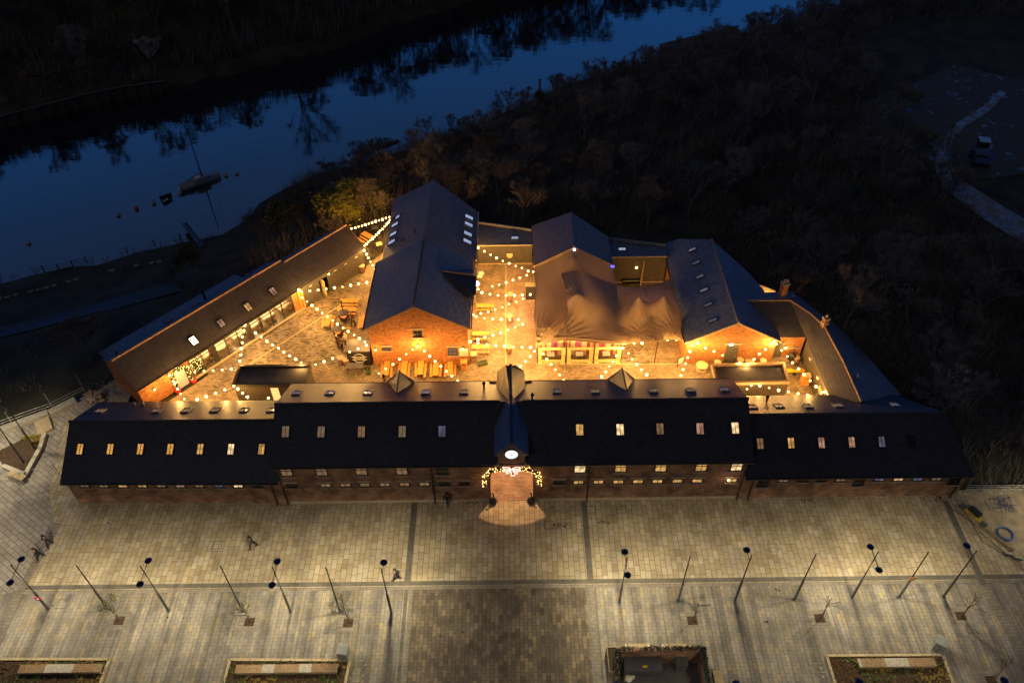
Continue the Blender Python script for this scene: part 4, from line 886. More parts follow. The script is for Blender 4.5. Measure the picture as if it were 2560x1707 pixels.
t = thing('wall_lamp', 'white globe lamp under the side gablet of the mill', 'wall lamp', aty('c', 180, 475, 67) , 0, 'wall lamps around the courtyard')
MB().sphere(t.location, .3, 14).build('globe', emit('white_globe', (1, .82, .8), 5), t); MB().bar(t.location, t.location + Vector((-.5, 0, .1)), .06, .06).build('bracket', M['iron'], t)
lamp('POINT', t.location + Vector((.4, 0, -.35)), 60, (1, .75, .6), t, .2)
lamp('POINT', aty('c', 765, 593, 66) + Vector((-.2, 0, .1)), 60, WARM)
# yard behind the stack, hall interior, tent interior, passage
lamp('POINT', Vector(((ya.x + yb.x) / 2 - .3, (ya.y + yb.y) / 2 - 1.0, 1.6)), 160, WARM, yd, .15)
for k in range(5): lamp('POINT', ip(gs[0] + gl * (k + .5) / 5, -2.6, 2.7), 420, (1, .62, .28), dg, .2, nm='pendant_glow')
lamp('SPOT', (XG, 46.4, 5.6), 2100, (1, .55, .24), cen, .04, (XG, 46.4, 0), 92, .06, 'gateway_glow')
lamp('SPOT', (XG, 50.5, 5.6), 200, (1, .60, .38), cen, .15, (XG, 50.5, 0), 90, .3, 'gateway_glow')
lamp('SPOT', (2.9, 65.8, 3.0), 620, (1, .25, .3), sh, .1, at('c', 700, 800), 75, .9, 'pink_spill')

# ================================================================== stretch tent
M['tent'] = plain('taupe_stretch_fabric', (.40,.30,.215), .75, var=.06, scale=.8)
def translucent(m, c, f):
    nt = m.node_tree; out = [n for n in nt.nodes if n.type == 'OUTPUT_MATERIAL'][0]; b = nt.nodes['Principled BSDF']
    t = nt.nodes.new('ShaderNodeBsdfTranslucent'); t.inputs[0].default_value = (*c, 1); x = nt.nodes.new('ShaderNodeMixShader'); x.inputs[0].default_value = f
    nt.links.new(b.outputs[0], x.inputs[1]); nt.links.new(t.outputs[0], x.inputs[2]); nt.links.new(x.outputs[0], out.inputs['Surface'])
translucent(M['tent'], (.48,.33,.19), .17)
def rbf_surface(ctrl, outline, grid=.32, lift=0.0):
    P = np.array([(p.x, p.y) for p in ctrl]); Z = np.array([p.z for p in ctrl]); n = len(P)
    D = np.sqrt(((P[:, None] - P[None]) ** 2).sum(2)); A = np.zeros((n + 3, n + 3)); A[:n, :n] = -D
    A[:n, n] = 1; A[:n, n+1:] = P; A[n, :n] = 1; A[n+1:, :n] = P.T
    w = np.linalg.solve(A + np.eye(n + 3) * 1e-9, np.concatenate([Z, [0, 0, 0]]))
    def f(x, y):
        d = np.sqrt((P[:, 0] - x) ** 2 + (P[:, 1] - y) ** 2); return float(-(d * w[:n]).sum() + w[n] + w[n+1] * x + w[n+2] * y) + lift
    # edge, subdivided
    E_ = []
    for a, b in zip(outline, outline[1:] + outline[:1]):
        k = max(1, int((b.xy - a.xy).length / grid)); E_ += [a.xy.lerp(b.xy, i / k) for i in range(k)]
    def inside(x, y):
        c = False; j = len(E_) - 1
        for i in range(len(E_)):
            if (E_[i].y > y) != (E_[j].y > y) and x < (E_[j].x - E_[i].x) * (y - E_[i].y) / (E_[j].y - E_[i].y) + E_[i].x: c = not c
            j = i
        return c
    pts = list(E_); xs = [p.x for p in E_]; ys = [p.y for p in E_]
    x = min(xs)
    while x < max(xs):
        y = min(ys)
        while y < max(ys):
            q = Vector((x + rnd.uniform(-.05, .05), y + rnd.uniform(-.05, .05)))
            if inside(q.x, q.y) and min((q - e).length_squared for e in E_) > (grid * .5) ** 2: pts.append(q)
            y += grid
        x += grid
    n0 = len(E_); r = delaunay_2d_cdt([Vector(p) for p in pts], [(i, (i + 1) % n0) for i in range(n0)], [list(range(n0))], 1, 1e-5)
    return r[0], r[2], f, n0
def wrinkle(x, y, anchors):
    z = 0
    for ax, ay, dx, dy, L, amp in anchors:       # creases that fan out from a pulled corner
        vx, vy = x - ax, y - ay; d = math.hypot(vx, vy) + 1e-6
        al = (vx * dx + vy * dy) / d
        if al > .6 and d < L:
            th = math.atan2(vx * dy - vy * dx, vx * dx + vy * dy)
            z += amp * 1.35 * math.sin(th * 40) * (1 - d / L) * min(1, d / .5) * (al - .6) / .4
    return z
def c3(x, y, z, r='C'): return at(r, x, y, z)
tent = thing('stretch_tent', 'big taupe stretch tent with pointed peaks between the mill and the slate stable', 'tent', (8, 62, 0))
def fabric(name, ctrl, outline, anchors=(), mat='tent', lift=0.0, par=tent, grid=.14, cusps=()):
    vs, fs, f, n0 = rbf_surface(ctrl, outline, grid, lift)
    n = len(vs); V3 = [(p.x, p.y, f(p.x, p.y) + wrinkle(p.x, p.y, anchors) + sum(h * math.exp(-math.hypot(p.x - cx, p.y - cy) / w) for cx, cy, h, w in cusps)) for p in vs]
    mb = MB(); mb.add(V3, [tuple(q) for q in fs], 0, True)
    o = mb.build(name, M[mat], par); hp = [Vector(p) for p in V3[:n0]]; MB().path(hp + hp[:1], .035, 4).build('hem', M['wood'], o); return o
A_out = [c3(495,525,4.9), c3(800,378,7.45), c3(1100,522,4.9), c3(1130,650,4.0), c3(1150,900,3.6), c3(1205,1130,3.0), c3(960,1120,3.0), c3(735,1098,3.1), c3(497,1158,2.6), c3(488,900,3.9), c3(500,700,4.4)]
A_ctl = A_out + [c3(810,470,6.9), c3(640,500,5.7), c3(650,800,4.7), c3(600,1000,4.0), c3(820,560,6.0), c3(900,900,4.2), c3(970,600,5.3)]
fabric('back_sheet', A_ctl, A_out, [(A_out[8].x, A_out[8].y, .35, .93, 4.5, .11)])
pk = [c3(838,772,6.7), c3(1302,795,5.6), c3(1499,788,5.6)]
B_out = [c3(700,583,6.1), c3(830,558,6.5), c3(960,610,5.4), c3(1100,662,4.1), c3(1220,690,3.5), c3(1340,692,3.4), c3(1460,672,3.6), c3(1562,620,4.0), c3(1590,760,3.7), c3(1640,960,3.5), c3(1682,1106,3.3), c3(1570,1096,3.3), c3(1440,1110,3.45), c3(1325,1116,3.2), c3(1207,1132,3.15), c3(1060,1112,3.45), c3(900,1095,3.55), c3(760,1086,3.7), c3(642,1090,3.95), c3(720,960,4.7), c3(740,850,5.3), c3(735,740,5.5)]
B_ctl = B_out + pk + [c3(1150,780,3.75), c3(1180,880,3.55), c3(1195,1000,3.35), c3(1395,800,4.1), c3(1412,940,3.55), c3(1020,830,4.7), c3(1000,960,3.95), c3(850,960,4.35), c3(835,680,6.3), c3(1560,820,4.0), c3(1300,950,4.0), c3(1500,950,4.0)]
Bo = {i: B_out[i] for i in range(len(B_out))}
fabric('canopy', B_ctl, B_out, [(Bo[18].x, Bo[18].y, .75, .66, 5.0, .10), (pk[0].x, pk[0].y, -.3, 1, 3.2, .12), (Bo[10].x, Bo[10].y, -.55, .83, 5, .10), (Bo[12].x, Bo[12].y, -.8, .6, 4.6, .09), (Bo[12].x, Bo[12].y, .6, .8, 4, .07), (Bo[7].x, Bo[7].y, -.3, -1, 3, .08), (Bo[14].x, Bo[14].y, .6, .8, 4.5, .07)], lift=.12, cusps=[(pk[0].x, pk[0].y, .7, .9), (pk[1].x, pk[1].y, .8, .7), (pk[2].x, pk[2].y, .8, .7)])
def seam(pts, par=tent):
    MB().path([Vector(p) for p in pts], .025, 4).build('seam', M['cable'], par)
seam([c3(1350,694,3.6), c3(1392,800,4.15), c3(1415,950,3.8), c3(1442,1108,3.65)])
for p, l in zip(pk, (5.6, 4.8, 4.8)): MB().tube((p.x, p.y, 0), (p.x, p.y, p.z - .15), .06, .05, 8).build('mast', M['iron'], tent)
for r, bx, by, z in (('C', 1430, 1275, 3.3), ('C', 735, 1280, 3.6), ('C', 952, 1280, 3.2), ('C', 515, 1283, 2.85), ('C', 1165, 1277, 3.0), ('C', 1668, 1190, 3.1)):
    p = at(r, bx, by, 0); MB().tube(p, (p.x, p.y, z), .055, .055, 8).build('pole', M['iron'], tent)
M['stripe'] = stripes('striped_hangings', [(0, (.72,.62,.36)), (.12, (.42,.06,.07)), (.24, (.72,.62,.36)), (.36, (.62,.16,.06)), (.44, (.72,.62,.36)), (.62, (.50,.08,.09)), (.74, (.26,.07,.24)), (.86, (.68,.25,.08)), (.93, (.72,.62,.36))], 2.6)
M['screen'] = pane_glass('clear_plastic_window')
for k, (x0, x1) in enumerate(((2.75, 5.7), (5.9, 8.68), (8.86, 11.7))):
    w = x1 - x0; h = 2.3; mb = MB(); Yt = 61.12
    for c, s in (((x0 + .2, Yt, h / 2 + .05), (.4, .06, h)), ((x1 - .2, Yt, h / 2 + .05), (.4, .06, h)), (((x0 + x1) / 2, Yt, .28), (w - .8, .06, .45)), (((x0 + x1) / 2, Yt, h - .12), (w - .8, .06, .34))): mb.box(c, s)
    for s in (-1, 1): mb.box(((x0 + x1) / 2 + s * (w / 2 - .25), Yt - .12, .08), (.45, .3, .14))
    pn = mb.build('side_panel', M['cream'], tent)
    MB().poly([(x0 + .4, Yt, .5), (x1 - .4, Yt, .5), (x1 - .4, Yt, h - .29), (x0 + .4, Yt, h - .29)]).build('window_film', M['screen'], pn)
mb = MB().poly([(2.8, 62.3, .04), (11.7, 62.3, .04), (11.7, 62.3, 2.6), (2.8, 62.3, 2.6)]).build('striped_lining', M['stripe'], tent)
for x in (4.2, 7.3, 10.2):
    b = thing('white_bench_table', 'white trestle table inside the %s clear window of the tent' % {4.2: 'left', 7.3: 'middle', 10.2: 'right'}[x], 'table', (x, 61.75, 0), 0, 'tables inside the tent')
    MB().box((x, 61.75, .74), (.8, .7, .05)).build('tabletop', M['white'], b)
    for sx in (-.3, .3): MB().bar((x + sx, 61.5, 0), (x + sx, 62.0, .71), .04, .04).bar((x + sx, 62.0, 0), (x + sx, 61.5, .71), .04, .04).build('leg', M['wood'], b)
for x in (4.2, 7.3, 10.2): lamp('POINT', (x, 61.7, 2.2), 42, (1, .7, .3), tent, .1)
for x, y, w in ((4.3, 63.5, 90), (7.0, 64.5, 90), (9.8, 63.5, 90), (9.5, 66.5, 60), (12.8, 63.2, 90), (15.0, 64.6, 70), (16.8, 63.0, 80), (5.0, 67.5, 70), (8.5, 69.5, 50)): lamp('POINT', (x, y, 2.0), w, WARM, tent, .5)  # unseen lamps added inside so the fabric glows warm

# ================================================================== street lamps of the plaza
def lamppost(p, lab, heads=(1, -1), H=7.15, axis=R(90), sign=None, nm='street_lamp', cat='street lamp', power=1.0, grp='street lamps along the plaza', lit=True):
    p = Vector(p); t = thing(nm, lab, cat, p, 0, grp)
    MB().tube(p, p + Vector((0,0,3.1)), .105, .1, 12).lathe([(.105, 3.1), (.055, 3.2)], p, 12).box(p + Vector((0,0,.02)), (.34, .34, .04)).build('base_post', M['steel'], t)
    MB().tube(p + Vector((0,0,3.15)), p + Vector((0,0,H)), .055, .045, 10).build('pole', M['iron'], t)
    d = Vector((math.cos(axis), math.sin(axis), 0))
    for s in heads:
        zt = 6.25; a = p + Vector((0,0,zt)); e = a + d * s * 1.02
        MB().tube(a, e, .03, .03, 6).build('arm', M['iron'], t)
        hd = MB().lathe([(.02, .10), (.12, .09), (.27, .02), (.29, -.02), (.27, -.05)][::-1], e, 20).build('lamp_head', M['head'], t)
        MB().tube(e + Vector((0,0,-.052)), e + Vector((0,0,-.07)), .2, .2, 16).build('lens', M['lens'], hd)
        if lit: lamp('SPOT', e + Vector((0,0,-.12)), 1480 * power, (1, .82, .50), t, .12, e + Vector((0, 0, -5)), 142, .6, 'lamp_head_glow')
    if sign:
        c, z = sign; s_ = MB().box(p + Vector((0, -.12, z)), (.5, .04, .5), 0).box(p + Vector((0, -.15, z)), (.22, .02, .12), 0, 1).build('sign_plate', [c, M['white']], t)
    return t
M['head'] = plain('navy_lamp_hood', (.012,.022,.085), .35)
M['lens'] = emit('warm_lens', (1, .85, .55), 8, False)
pinkm = plain('magenta_sign', (.42,.03,.16), .5); orm = plain('orange_sign', (.75,.30,.05), .5)
lamppost(at('I', 330, 608), 'twin-headed street lamp with a magenta sign on its post, first from the left', sign=(pinkm, 2.0))
lamppost(at('I', 1152, 618), 'twin-headed street lamp standing between the first and second leafy saplings')
lamppost(at('I', 1987, 624), 'twin-headed street lamp standing between the second and third leafy saplings')
lamppost(at('J', 488, 632), 'street lamp with one hood and a small camera, just left of the central paving', heads=(1,), power=1.9)
lamppost(at('J', 2047, 560), 'twin-headed street lamp just right of the central paving', power=1.15)
lamppost(at('K', 748, 445), 'one-hooded street lamp standing between two bare masts, right half of the plaza', heads=(1,))
lamppost(at('K', 1398, 428), 'twin-headed street lamp between the plain mast and the mast with the orange plate')
lamppost(at('K', 1905, 422), 'one-hooded street lamp at the right end of the row, beside the last bare sapling', heads=(1,))
def mast(p, lab, sign=None):
    lamppost(p, lab, heads=(), nm='tall_mast', cat='mast', sign=sign, grp='bare masts between the street lamps')
mast(at('I', 745, 612), 'plain slender mast rising over the first leafy sapling')
mast(at('I', 1660, 620), 'plain slender mast rising over the second leafy sapling')
mast(at('I', 2327, 628), 'plain slender mast rising over the third leafy sapling')
mast(at('K', 432, 450), 'plain slender mast beside the bare sapling nearest the central paving')
mast(at('K', 1078, 440), 'plain slender mast halfway between the first two bare saplings of the right side')
mast(at('K', 1657, 428), 'slender mast carrying a small orange plate', (orm, 3.3))
for (r, x, y), lab in ((('K', 757, 905), 'street lamp whose hood just peeps in at the bottom edge by the brick yard'), (('K', 1440, 893), 'street lamp whose hood shows over the bottom edge of the right planter'), (('K', 2245, 885), 'street lamp whose hood shows at the bottom right corner')):
    e = at(r, x, y, 6.3); lamppost((e.x, e.y - 1.02, 0), lab, heads=(1, -1), power=.25)
for x, wh in ((-27, 'leftmost of five'), (-18.2, 'second of five from the left'), (-9.6, 'middle of five'), (-1.4, 'fourth of five, added unseen to light the dark paving'), (7, 'last of five, beside the brick yard')):
    lamppost((x, 22.6, 0), 'street lamp of the near row, ' + wh, heads=(1, -1), power=.2)  # row below the frame; the lamp before the dark paving is added for brightness
lp = lamppost(at('i', 310, 1180), 'thick pole standing in the left flower bed by the timber bench', heads=(1,), axis=R(200), H=9, power=.5)
lp = lamppost(at('i', 455, 1003), 'pale-topped pole rising from the yellow planting by the steps', heads=(1,), axis=R(160), H=7, power=.6)
for x, y, wh in ((-54, 46, 'beyond the left bed'), (50, 38.5, 'beyond the blue pipe coil'), (-50, 37, 'left of the magenta sign lamp')): lamppost((x, y, 0), 'one-hooded street lamp outside the view, ' + wh, heads=(1,), power=1.1)

# ================================================================== furniture builders
def plank(mb, a, b, w, t, z): mb.bar((a.x, a.y, z), (b.x, b.y, z), w, t)
def beer(nm, cat, lab, a, b, w, h, group):
    a, b = Vector((a.x, a.y, 0)), Vector((b.x, b.y, 0)); c = (a + b) / 2; d = (b - a); L = d.length; rz = math.atan2(d.y, d.x)
    t = thing(nm, lab, cat, c, rz, group); n = 2 if w > .4 else 1
    mb = MB()
    for k in range(n): mb.box((0, (k - (n - 1) / 2) * w / n, h - .02), (L, w / n - .012, .04))
    mb.build('tabletop' if n == 2 else 'seat', M['wood_orange'], t, local=True)
    for s in (-1, 1):
        mb = MB(); x = s * (L / 2 - .35)
        for q in (-1, 1): mb.bar((x, q * (w / 2 - .04), 0), (x, q * (w / 2 - .06), h - .04), .035, .035)
        mb.bar((x, -w / 2 + .05, .12), (x, w / 2 - .05, .12), .03, .03); mb.bar((x, 0, h * .4), (x - s * .35, 0, h - .05), .03, .03)
        mb.build('leg', M['iron'], t, local=True)
    return t
TG, BG = 'pine beer tables in the courtyard', 'pine beer benches in the courtyard'
def T(lab, r, a, b, w=.62): return beer('beer_table', 'table', lab, at(r, *a, .76), at(r, *b, .76), w, .76, TG)
def Bn(lab, r, a, b, w=.27): return beer('beer_bench', 'bench', lab, at(r, *a, .46), at(r, *b, .46), w, .46, BG)
row = [((318,410),(281,635),(238,440),(217,670),(385,440),(373,670)), ((605,405),(570,650),(530,430),(495,640),(682,430),(650,665)), ((870,403),(845,625),(785,433),(780,660),(945,443),(922,668)), ((1115,430),(1100,638),(1035,450),(1027,660),(1195,445),(1175,660)), ((1348,415),(1340,640),(1275,443),(1255,665),(1430,440),(1415,660))]
nth = ['first', 'second', 'third', 'fourth', 'fifth']
for k, (a, b, c, d, e, f) in enumerate(row):
    T('pine table set end-on to the mill gable, %s from the left in its row' % nth[k], 'g', a, b)
    Bn('pine bench on the left side of the %s end-on table below the mill gable' % nth[k], 'g', c, d); Bn('pine bench on the right side of the %s end-on table below the mill gable' % nth[k], 'g', e, f)
T('pine table in the alley nearest the round white tables', 'c', (180,712), (370,710)); Bn('pine bench before the farthest pine table of the alley', 'c', (172,760), (360,757))
T('pine table in the alley, second from the gateway', 'c', (135,1015), (318,1013)); Bn('pine bench between the two nearest pine tables of the alley', 'c', (130,1073), (328,1073))
T('pine table in the alley nearest the gateway, by the mill corner', 'c', (125,1160), (328,1158)); Bn('pine bench beside the small wooden bins in the alley', 'c', (120,1217), (328,1217))
T('pine table behind the chimneyed fire pit, farther one', 'b', (905,308), (1180,308)); Bn('pine bench behind the chimneyed fire pit, between two tables', 'b', (900,372), (1172,372))
T('pine table right behind the chimneyed fire pit, nearer one', 'b', (870,435), (1150,435)); Bn('pine bench partly hidden by the chimneyed fire pit', 'b', (870,502), (1135,508))
T('pine table left of the fire pits under the bulbs', 'b', (745,520), (700,690)); Bn('pine bench on the open side of the table left of the fire pits', 'b', (665,545), (635,720)); Bn('pine bench between the left table and the fire pits', 'b', (815,545), (780,715))
Bn('pine bench against the mill corner, outer one', 'b', (1210,545), (1180,725)); T('pine table against the mill corner under the slate eave', 'b', (1262,515), (1230,715), .45)
Bn('pine bench crossing behind the nearer fire pit', 'b', (790,722), (1065,722))
T('pine table by the terrace rail at the far end', 'a', (1250,955), (1520,1100), .75); Bn('pine bench beyond the terrace table, nearest the rail post', 'a', (1350,950), (1560,1070)); Bn('middle pine bench of the far terrace', 'a', (1170,1060), (1400,1190)); Bn('pine bench of the far terrace nearest the boarded hall', 'a', (1070,1100), (1310,1250))
# barrels
def barrel(p, lab, group='cask tables in the courtyard'):
    t = thing('barrel', lab, 'barrel', (p[0], p[1], 0), 0, group)
    prof = [(.27 + .09 * math.sin(math.pi * k / 10), .92 * k / 10) for k in range(11)]
    MB().lathe(prof, n=18).build('staves', M['oak'], t, local=True)
    mb = MB()
    for z in (.06, .28, .64, .86): r = .275 + .09 * math.sin(math.pi * z / .92); mb.lathe([(r, z - .025), (r + .012, z - .02), (r + .012, z + .02), (r, z + .025)], n=18)
    mb.build('hoops', M['steel'], t, local=True)
    MB().tube((0,0,.925), (0,0,.955), .37, .37, 20).build('tabletop', M['stone'], t, local=True)
    return t
b0 = None
for r, x, y, lab in (('q', 1022, 1425, 'cask nearest the open door of the boarded hall'), ('q', 1120, 1350, 'cask second from the open door of the boarded hall'), ('q', 1313, 1222, 'cask at the middle of the boarded wall, front one of a close pair'), ('q', 1398, 1168, 'cask at the middle of the boarded wall, rear one of a close pair'), ('q', 1600, 1132, 'cask standing alone at the far end of the boarded wall'), ('c', 545, 585, 'cask in the alley farthest from the gateway'), ('c', 540, 828, 'cask in the alley under the bent brown parasol'), ('c', 533, 1158, 'cask in the alley nearest the gateway'), ('b', 908, 1168, 'cask just left of the black bar hut, left one of two'), ('b', 990, 1195, 'cask touching the black bar hut, right one of two'), ('e', 337, 520, 'cask left of the grey-green stable door with a lantern on it'), ('e', 687, 485, 'cask right of the stable door'), ('e', 1045, 500, 'cask by the downpipe of the slate stable'), ('e', 1560, 445, 'cask in the corner between the tiled wing and the curved range')):
    p = at(r, x, y, .95); lab2 = lab
    if b0 is None: b0 = barrel(p, lab2)
    else: clone(b0, (p.x, p.y, 0), rnd.random() * 6, lab2)
def spool(p, lab, r, h):
    t = thing('cable_spool', lab, 'spool table', (p.x, p.y, 0), 0, 'cable spool tables')
    MB().tube((0,0,h-.06), (0,0,h), r, r, 28).build('tabletop', M['wood_pale'], t, local=True); MB().tube((0,0,0), (0,0,.06), r * .9, r * .9, 28).build('base', M['wood_pale'], t, local=True); MB().tube((0,0,.06), (0,0,h-.06), r * .45, r * .45, 18).build('drum', M['wood'], t, local=True)
spool(at('e', 95, 570, .7), 'large yellow-brown cable spool left of the stable door', .62, .7); spool(at('e', 825, 503, .6), 'wide pale cable spool between two casks at the stable wall', .48, .6)
def round_table(p, lab, h=1.05, r=.34):
    t = thing('round_table', lab, 'table', (p.x, p.y, 0), 0, 'round white bar tables'); MB().tube((0,0,h-.03), (0,0,h), r, r, 24).build('tabletop', M['white'], t, local=True)
    MB().tube((0,0,.03), (0,0,h-.03), .035, .035, 8).build('stem', M['galv'], t, local=True)
    mb = MB()
    for k in range(3): a = k * 2.094; mb.bar((0,0,.05), (.3 * math.cos(a), .3 * math.sin(a), .02), .05, .03)
    mb.build('foot', M['galv'], t, local=True)
round_table(at('c', 232, 360, 1.05), 'round white bar table in the alley, farther of the pair'); round_table(at('c', 217, 392, 1.05), 'round white bar table in the alley, nearer of the pair')
# cafe sets with chairs
def chair(loc, rz, lab, mat='iron', group='cafe chairs'):
    t = thing('cafe_chair', lab, 'chair', loc, rz, group)
    MB().tube((0,0,.43), (0,0,.47), .22, .21, 16).build('seat', M[mat], t, local=True)
    mb = MB()
    for k in range(7):
        a = R(-60 + 20 * k) + math.pi; b = a + R(20)
        if k < 6: mb.bar((.22 * math.cos(a), .22 * math.sin(a), .78), (.22 * math.cos(b), .22 * math.sin(b), .78), .03, .05)
        mb.bar((.2 * math.cos(a), .2 * math.sin(a), .46), (.22 * math.cos(a), .22 * math.sin(a), .78), .02, .02)
    mb.build('backrest', M[mat], t, local=True)
    for k in range(4): a = R(45 + 90 * k); MB().bar((.15 * math.cos(a), .15 * math.sin(a), .44), (.2 * math.cos(a), .2 * math.sin(a), 0), .025, .025).build('leg', M[mat], t, local=True)
    return t
def cafe(c, lab, mat, chs, s=.75):
    t = thing('square_table', 'square cafe table ' + lab, 'table', (c.x, c.y, 0), R(20), 'square cafe tables')
    MB().box((0,0,.73), (s, s, .035)).build('tabletop', M[mat], t, local=True); MB().tube((0,0,.03), (0,0,.71), .035, .035, 8).build('stem', M['iron'], t, local=True); MB().box((0,0,.015), (.42, .42, .03)).build('foot', M['iron'], t, local=True)
    for k, w in enumerate(chs):
        a = R(20 + 90 * k); p = c + Vector((math.cos(a), math.sin(a), 0)) * .68; chair((p.x, p.y, 0), a + math.pi, 'dark chair on the %s side of the %s cafe table' % (w, 'pale-topped' if 'pale' in lab else 'dark-topped'))
cafe(at('a', 1735, 1290, .73), 'with a pale top beside the mill', 'wood_pale', ('mill', 'far', 'hall', 'near'))
cafe(at('a', 1610, 810, .73), 'with a dark top by the terrace rail', 'felt', ('mill', 'rail', 'hall', 'near'))
M['cloth'] = plain('white_tablecloth', (.75,.66,.5), .8)
def inner_table(s, o, lab, rnd_=False):
    c = ip(s, o, .05); t = thing('dining_table', lab, 'table', c, math.atan2(U.y, U.x), 'dining tables behind the glazing')
    if rnd_: MB().tube((0,0,.7), (0,0,.74), .85, .85, 24).build('tabletop', M['cloth'], t, local=True)
    else: MB().box((0,0,.72), (1.5, .85, .04)).box((0, -.42, .6), (1.5, .015, .22)).box((0, .42, .6), (1.5, .015, .22)).build('tabletop', M['cloth'], t, local=True)
    for sx in (-1, 1):
        for sy in (-1, 1): MB().bar((sx * .45, sy * .3, 0), (sx * .45, sy * .3, .7), .05, .05).build('leg', M['wood'], t, local=True)
    for sx in (-.45, .45):
        for sy in (-1, 1):
            p = c + U * sx * (1.6 if rnd_ else 1) + NO * sy * (.95 if rnd_ else .68)
            chair(p, math.atan2(U.y, U.x) + (R(90) if sy < 0 else R(-90)), '%s chair on the %s side of the %s' % ('left' if sx < 0 else 'right', 'glass' if sy > 0 else 'inner', lab.split(',')[0].replace(' dining', '').replace(' from the timber posts', ' along')), 'wood', 'dining chairs behind the glazing')
inner_table(-2.6, -1.6, 'round dining table, lit brightest behind the glass', True)
for s, l in ((6.1, 'far white dining table, by the timber posts'), (3.9, 'second white dining table from the timber posts, behind glass'), (1.8, 'third white dining table from the timber posts, behind glass'), (-.2, 'white dining table next to the round one, behind glass'), (-4.6, 'white dining table beside the decorated tree, behind glass')): inner_table(s, -1.5, l)
# ================================================================== people
SK = plain('skin_tone', (.45,.27,.19), .6)
def person(loc, rz, lab, coat, legs, hair, pose, group=None, hood=None):
    """one skinned body; clothing and hair are children laid over it"""
    t = thing('person', lab, 'person', loc, rz, group)
    lean = pose.get('lean', 0); st_ = pose.get('stride', .12); arms = pose.get('arms', ((.12, 0), (.12, 0)))
    V = []; Rr = []; E_ = []
    def v(p, r, par=None):
        V.append(Vector(p)); Rr.append(r)
        if par is not None: E_.append((par, len(V) - 1))
        return len(V) - 1
    pel = v((0, 0, .95), .15); ab = v((lean * .3, 0, 1.12), .135, pel); ch = v((lean * .7, 0, 1.32), .155, ab); nk = v((lean * .95, 0, 1.5), .06, ch); hd0 = v((lean + .01, 0, 1.6), .085, nk); hd1 = v((lean + .01, 0, 1.7), .092, hd0)
    for s in (-1, 1):
        f = st_ * s
        hp = v((0, s * .1, .9), .1, pel); kn = v((f * .6 + .03, s * .11, .5), .065, hp); an = v((f - .02, s * .11, .09), .042, kn); v((f + .16, s * .12, .04), .035, an)
        sh_ = v((lean * .8, s * .19, 1.42), .065, ch); fw, up_ = arms[0 if s < 0 else 1]
        el = v((lean * .8 + fw * .5, s * .25, 1.16 + up_ * .1), .045, sh_); wr = v((lean * .8 + fw + .05, s * .22, .93 + up_ * .35), .03, el); pm = v((lean * .8 + fw + .1, s * .21, .87 + up_ * .4), .03, wr)
        for k in range(4): a = v((lean * .8 + fw + .12 + .005 * k, s * (.24 - .022 * k), .81 + up_ * .43), .011, pm); v((lean * .8 + fw + .14, s * (.24 - .022 * k), .775 + .01 * (k % 2) + up_ * .44), .009, a)
        th = v((lean * .8 + fw + .13, s * .17, .86 + up_ * .42), .012, wr)
    me = bpy.data.meshes.new('body'); me.from_pydata([tuple(p) for p in V], E_, [])
    o = bpy.data.objects.new('body', me); COL.objects.link(o); o.parent = t; TREE.setdefault(t.name, []).append(o)
    md = o.modifiers.new('skin', 'SKIN'); sv = me.skin_vertices[0].data
    for i, r in enumerate(Rr): sv[i].radius = (r, r)
    sv[0].use_root = True; o.modifiers.new('sub', 'SUBSURF').levels = 1; o.modifiers['sub'].render_levels = 1
    me.materials.append(SK)
    cm = plain('coat_cloth', coat, .9); lm = plain('trouser_cloth', legs, .9); hm = plain('hair', hair, .9)
    mb = MB(); mb.lathe([(.17, .78), (.185, .95), (.165, 1.12), (.19, 1.32), (.17, 1.43), (.08, 1.5)], (lean * .5, 0, 0), 14, sx=.82, sy=1.08)
    for s in (-1, 1):
        fw, up_ = arms[0 if s < 0 else 1]
        mb.tube((lean * .8, s * .19, 1.42), (lean * .8 + fw * .5, s * .26, 1.16 + up_ * .1), .085, .065, 10); mb.tube((lean * .8 + fw * .5, s * .26, 1.16 + up_ * .1), (lean * .8 + fw + .04, s * .225, .95 + up_ * .33), .066, .05, 10)
    mb.build('coat', cm, t, local=True)
    mb = MB()
    for s in (-1, 1):
        f = st_ * s; mb.tube((0, s * .1, .92), (f * .6 + .03, s * .11, .5), .115, .085, 10); mb.tube((f * .6 + .03, s * .11, .5), (f - .02, s * .11, .1), .085, .06, 10)
        mb.box((f + .06, s * .115, .04), (.27, .1, .08))
    mb.build('trousers', lm, t, local=True)
    mb = MB(); c = (lean, 0, 1.66)
    mb.lathe([(.105, -.04), (.118, .03), (.112, .09), (.075, .145), (.0, .165)], (c[0] - .015, 0, c[2]), 14, sx=1.0, sy=.9); mb.sphere((c[0] - .06, 0, c[2] - .02), .09, 10)
    if hood: mb.sphere((c[0] - .08, 0, c[2] - .14), .13, 10)
    mb.build('hair', hm, t, local=True)
    mb = MB(); mb.sphere((c[0] + .108, 0, c[2] - .02), .02, 6, 0)
    for s in (-1, 1): mb.sphere((c[0] + .09, s * .035, c[2] + .01), .012, 6, 1)
    mb.box((c[0] + .092, 0, c[2] - .06), (.012, .045, .01), mi=2); mb.build('face', [SK, M['black'], plain('lips', (.3,.1,.09), .5)], t, local=True)
    return t
CY = 'people around the fire pits'
person(at('b', 1112, 695), R(170), 'person in black leaning towards the chimneyed fire pit with arms out', (.02,.02,.025), (.015,.015,.02), (.05,.03,.02), dict(lean=.14, stride=.2, arms=((.32, .4), (.3, .4))), CY)
person(at('b', 878, 1000), R(60), 'fair-haired person in a dark coat left of the nearer fire pit', (.035,.025,.025), (.02,.02,.02), (.5,.36,.15), dict(lean=.06, stride=.1, arms=((.2, .3), (.1, 0))), CY)
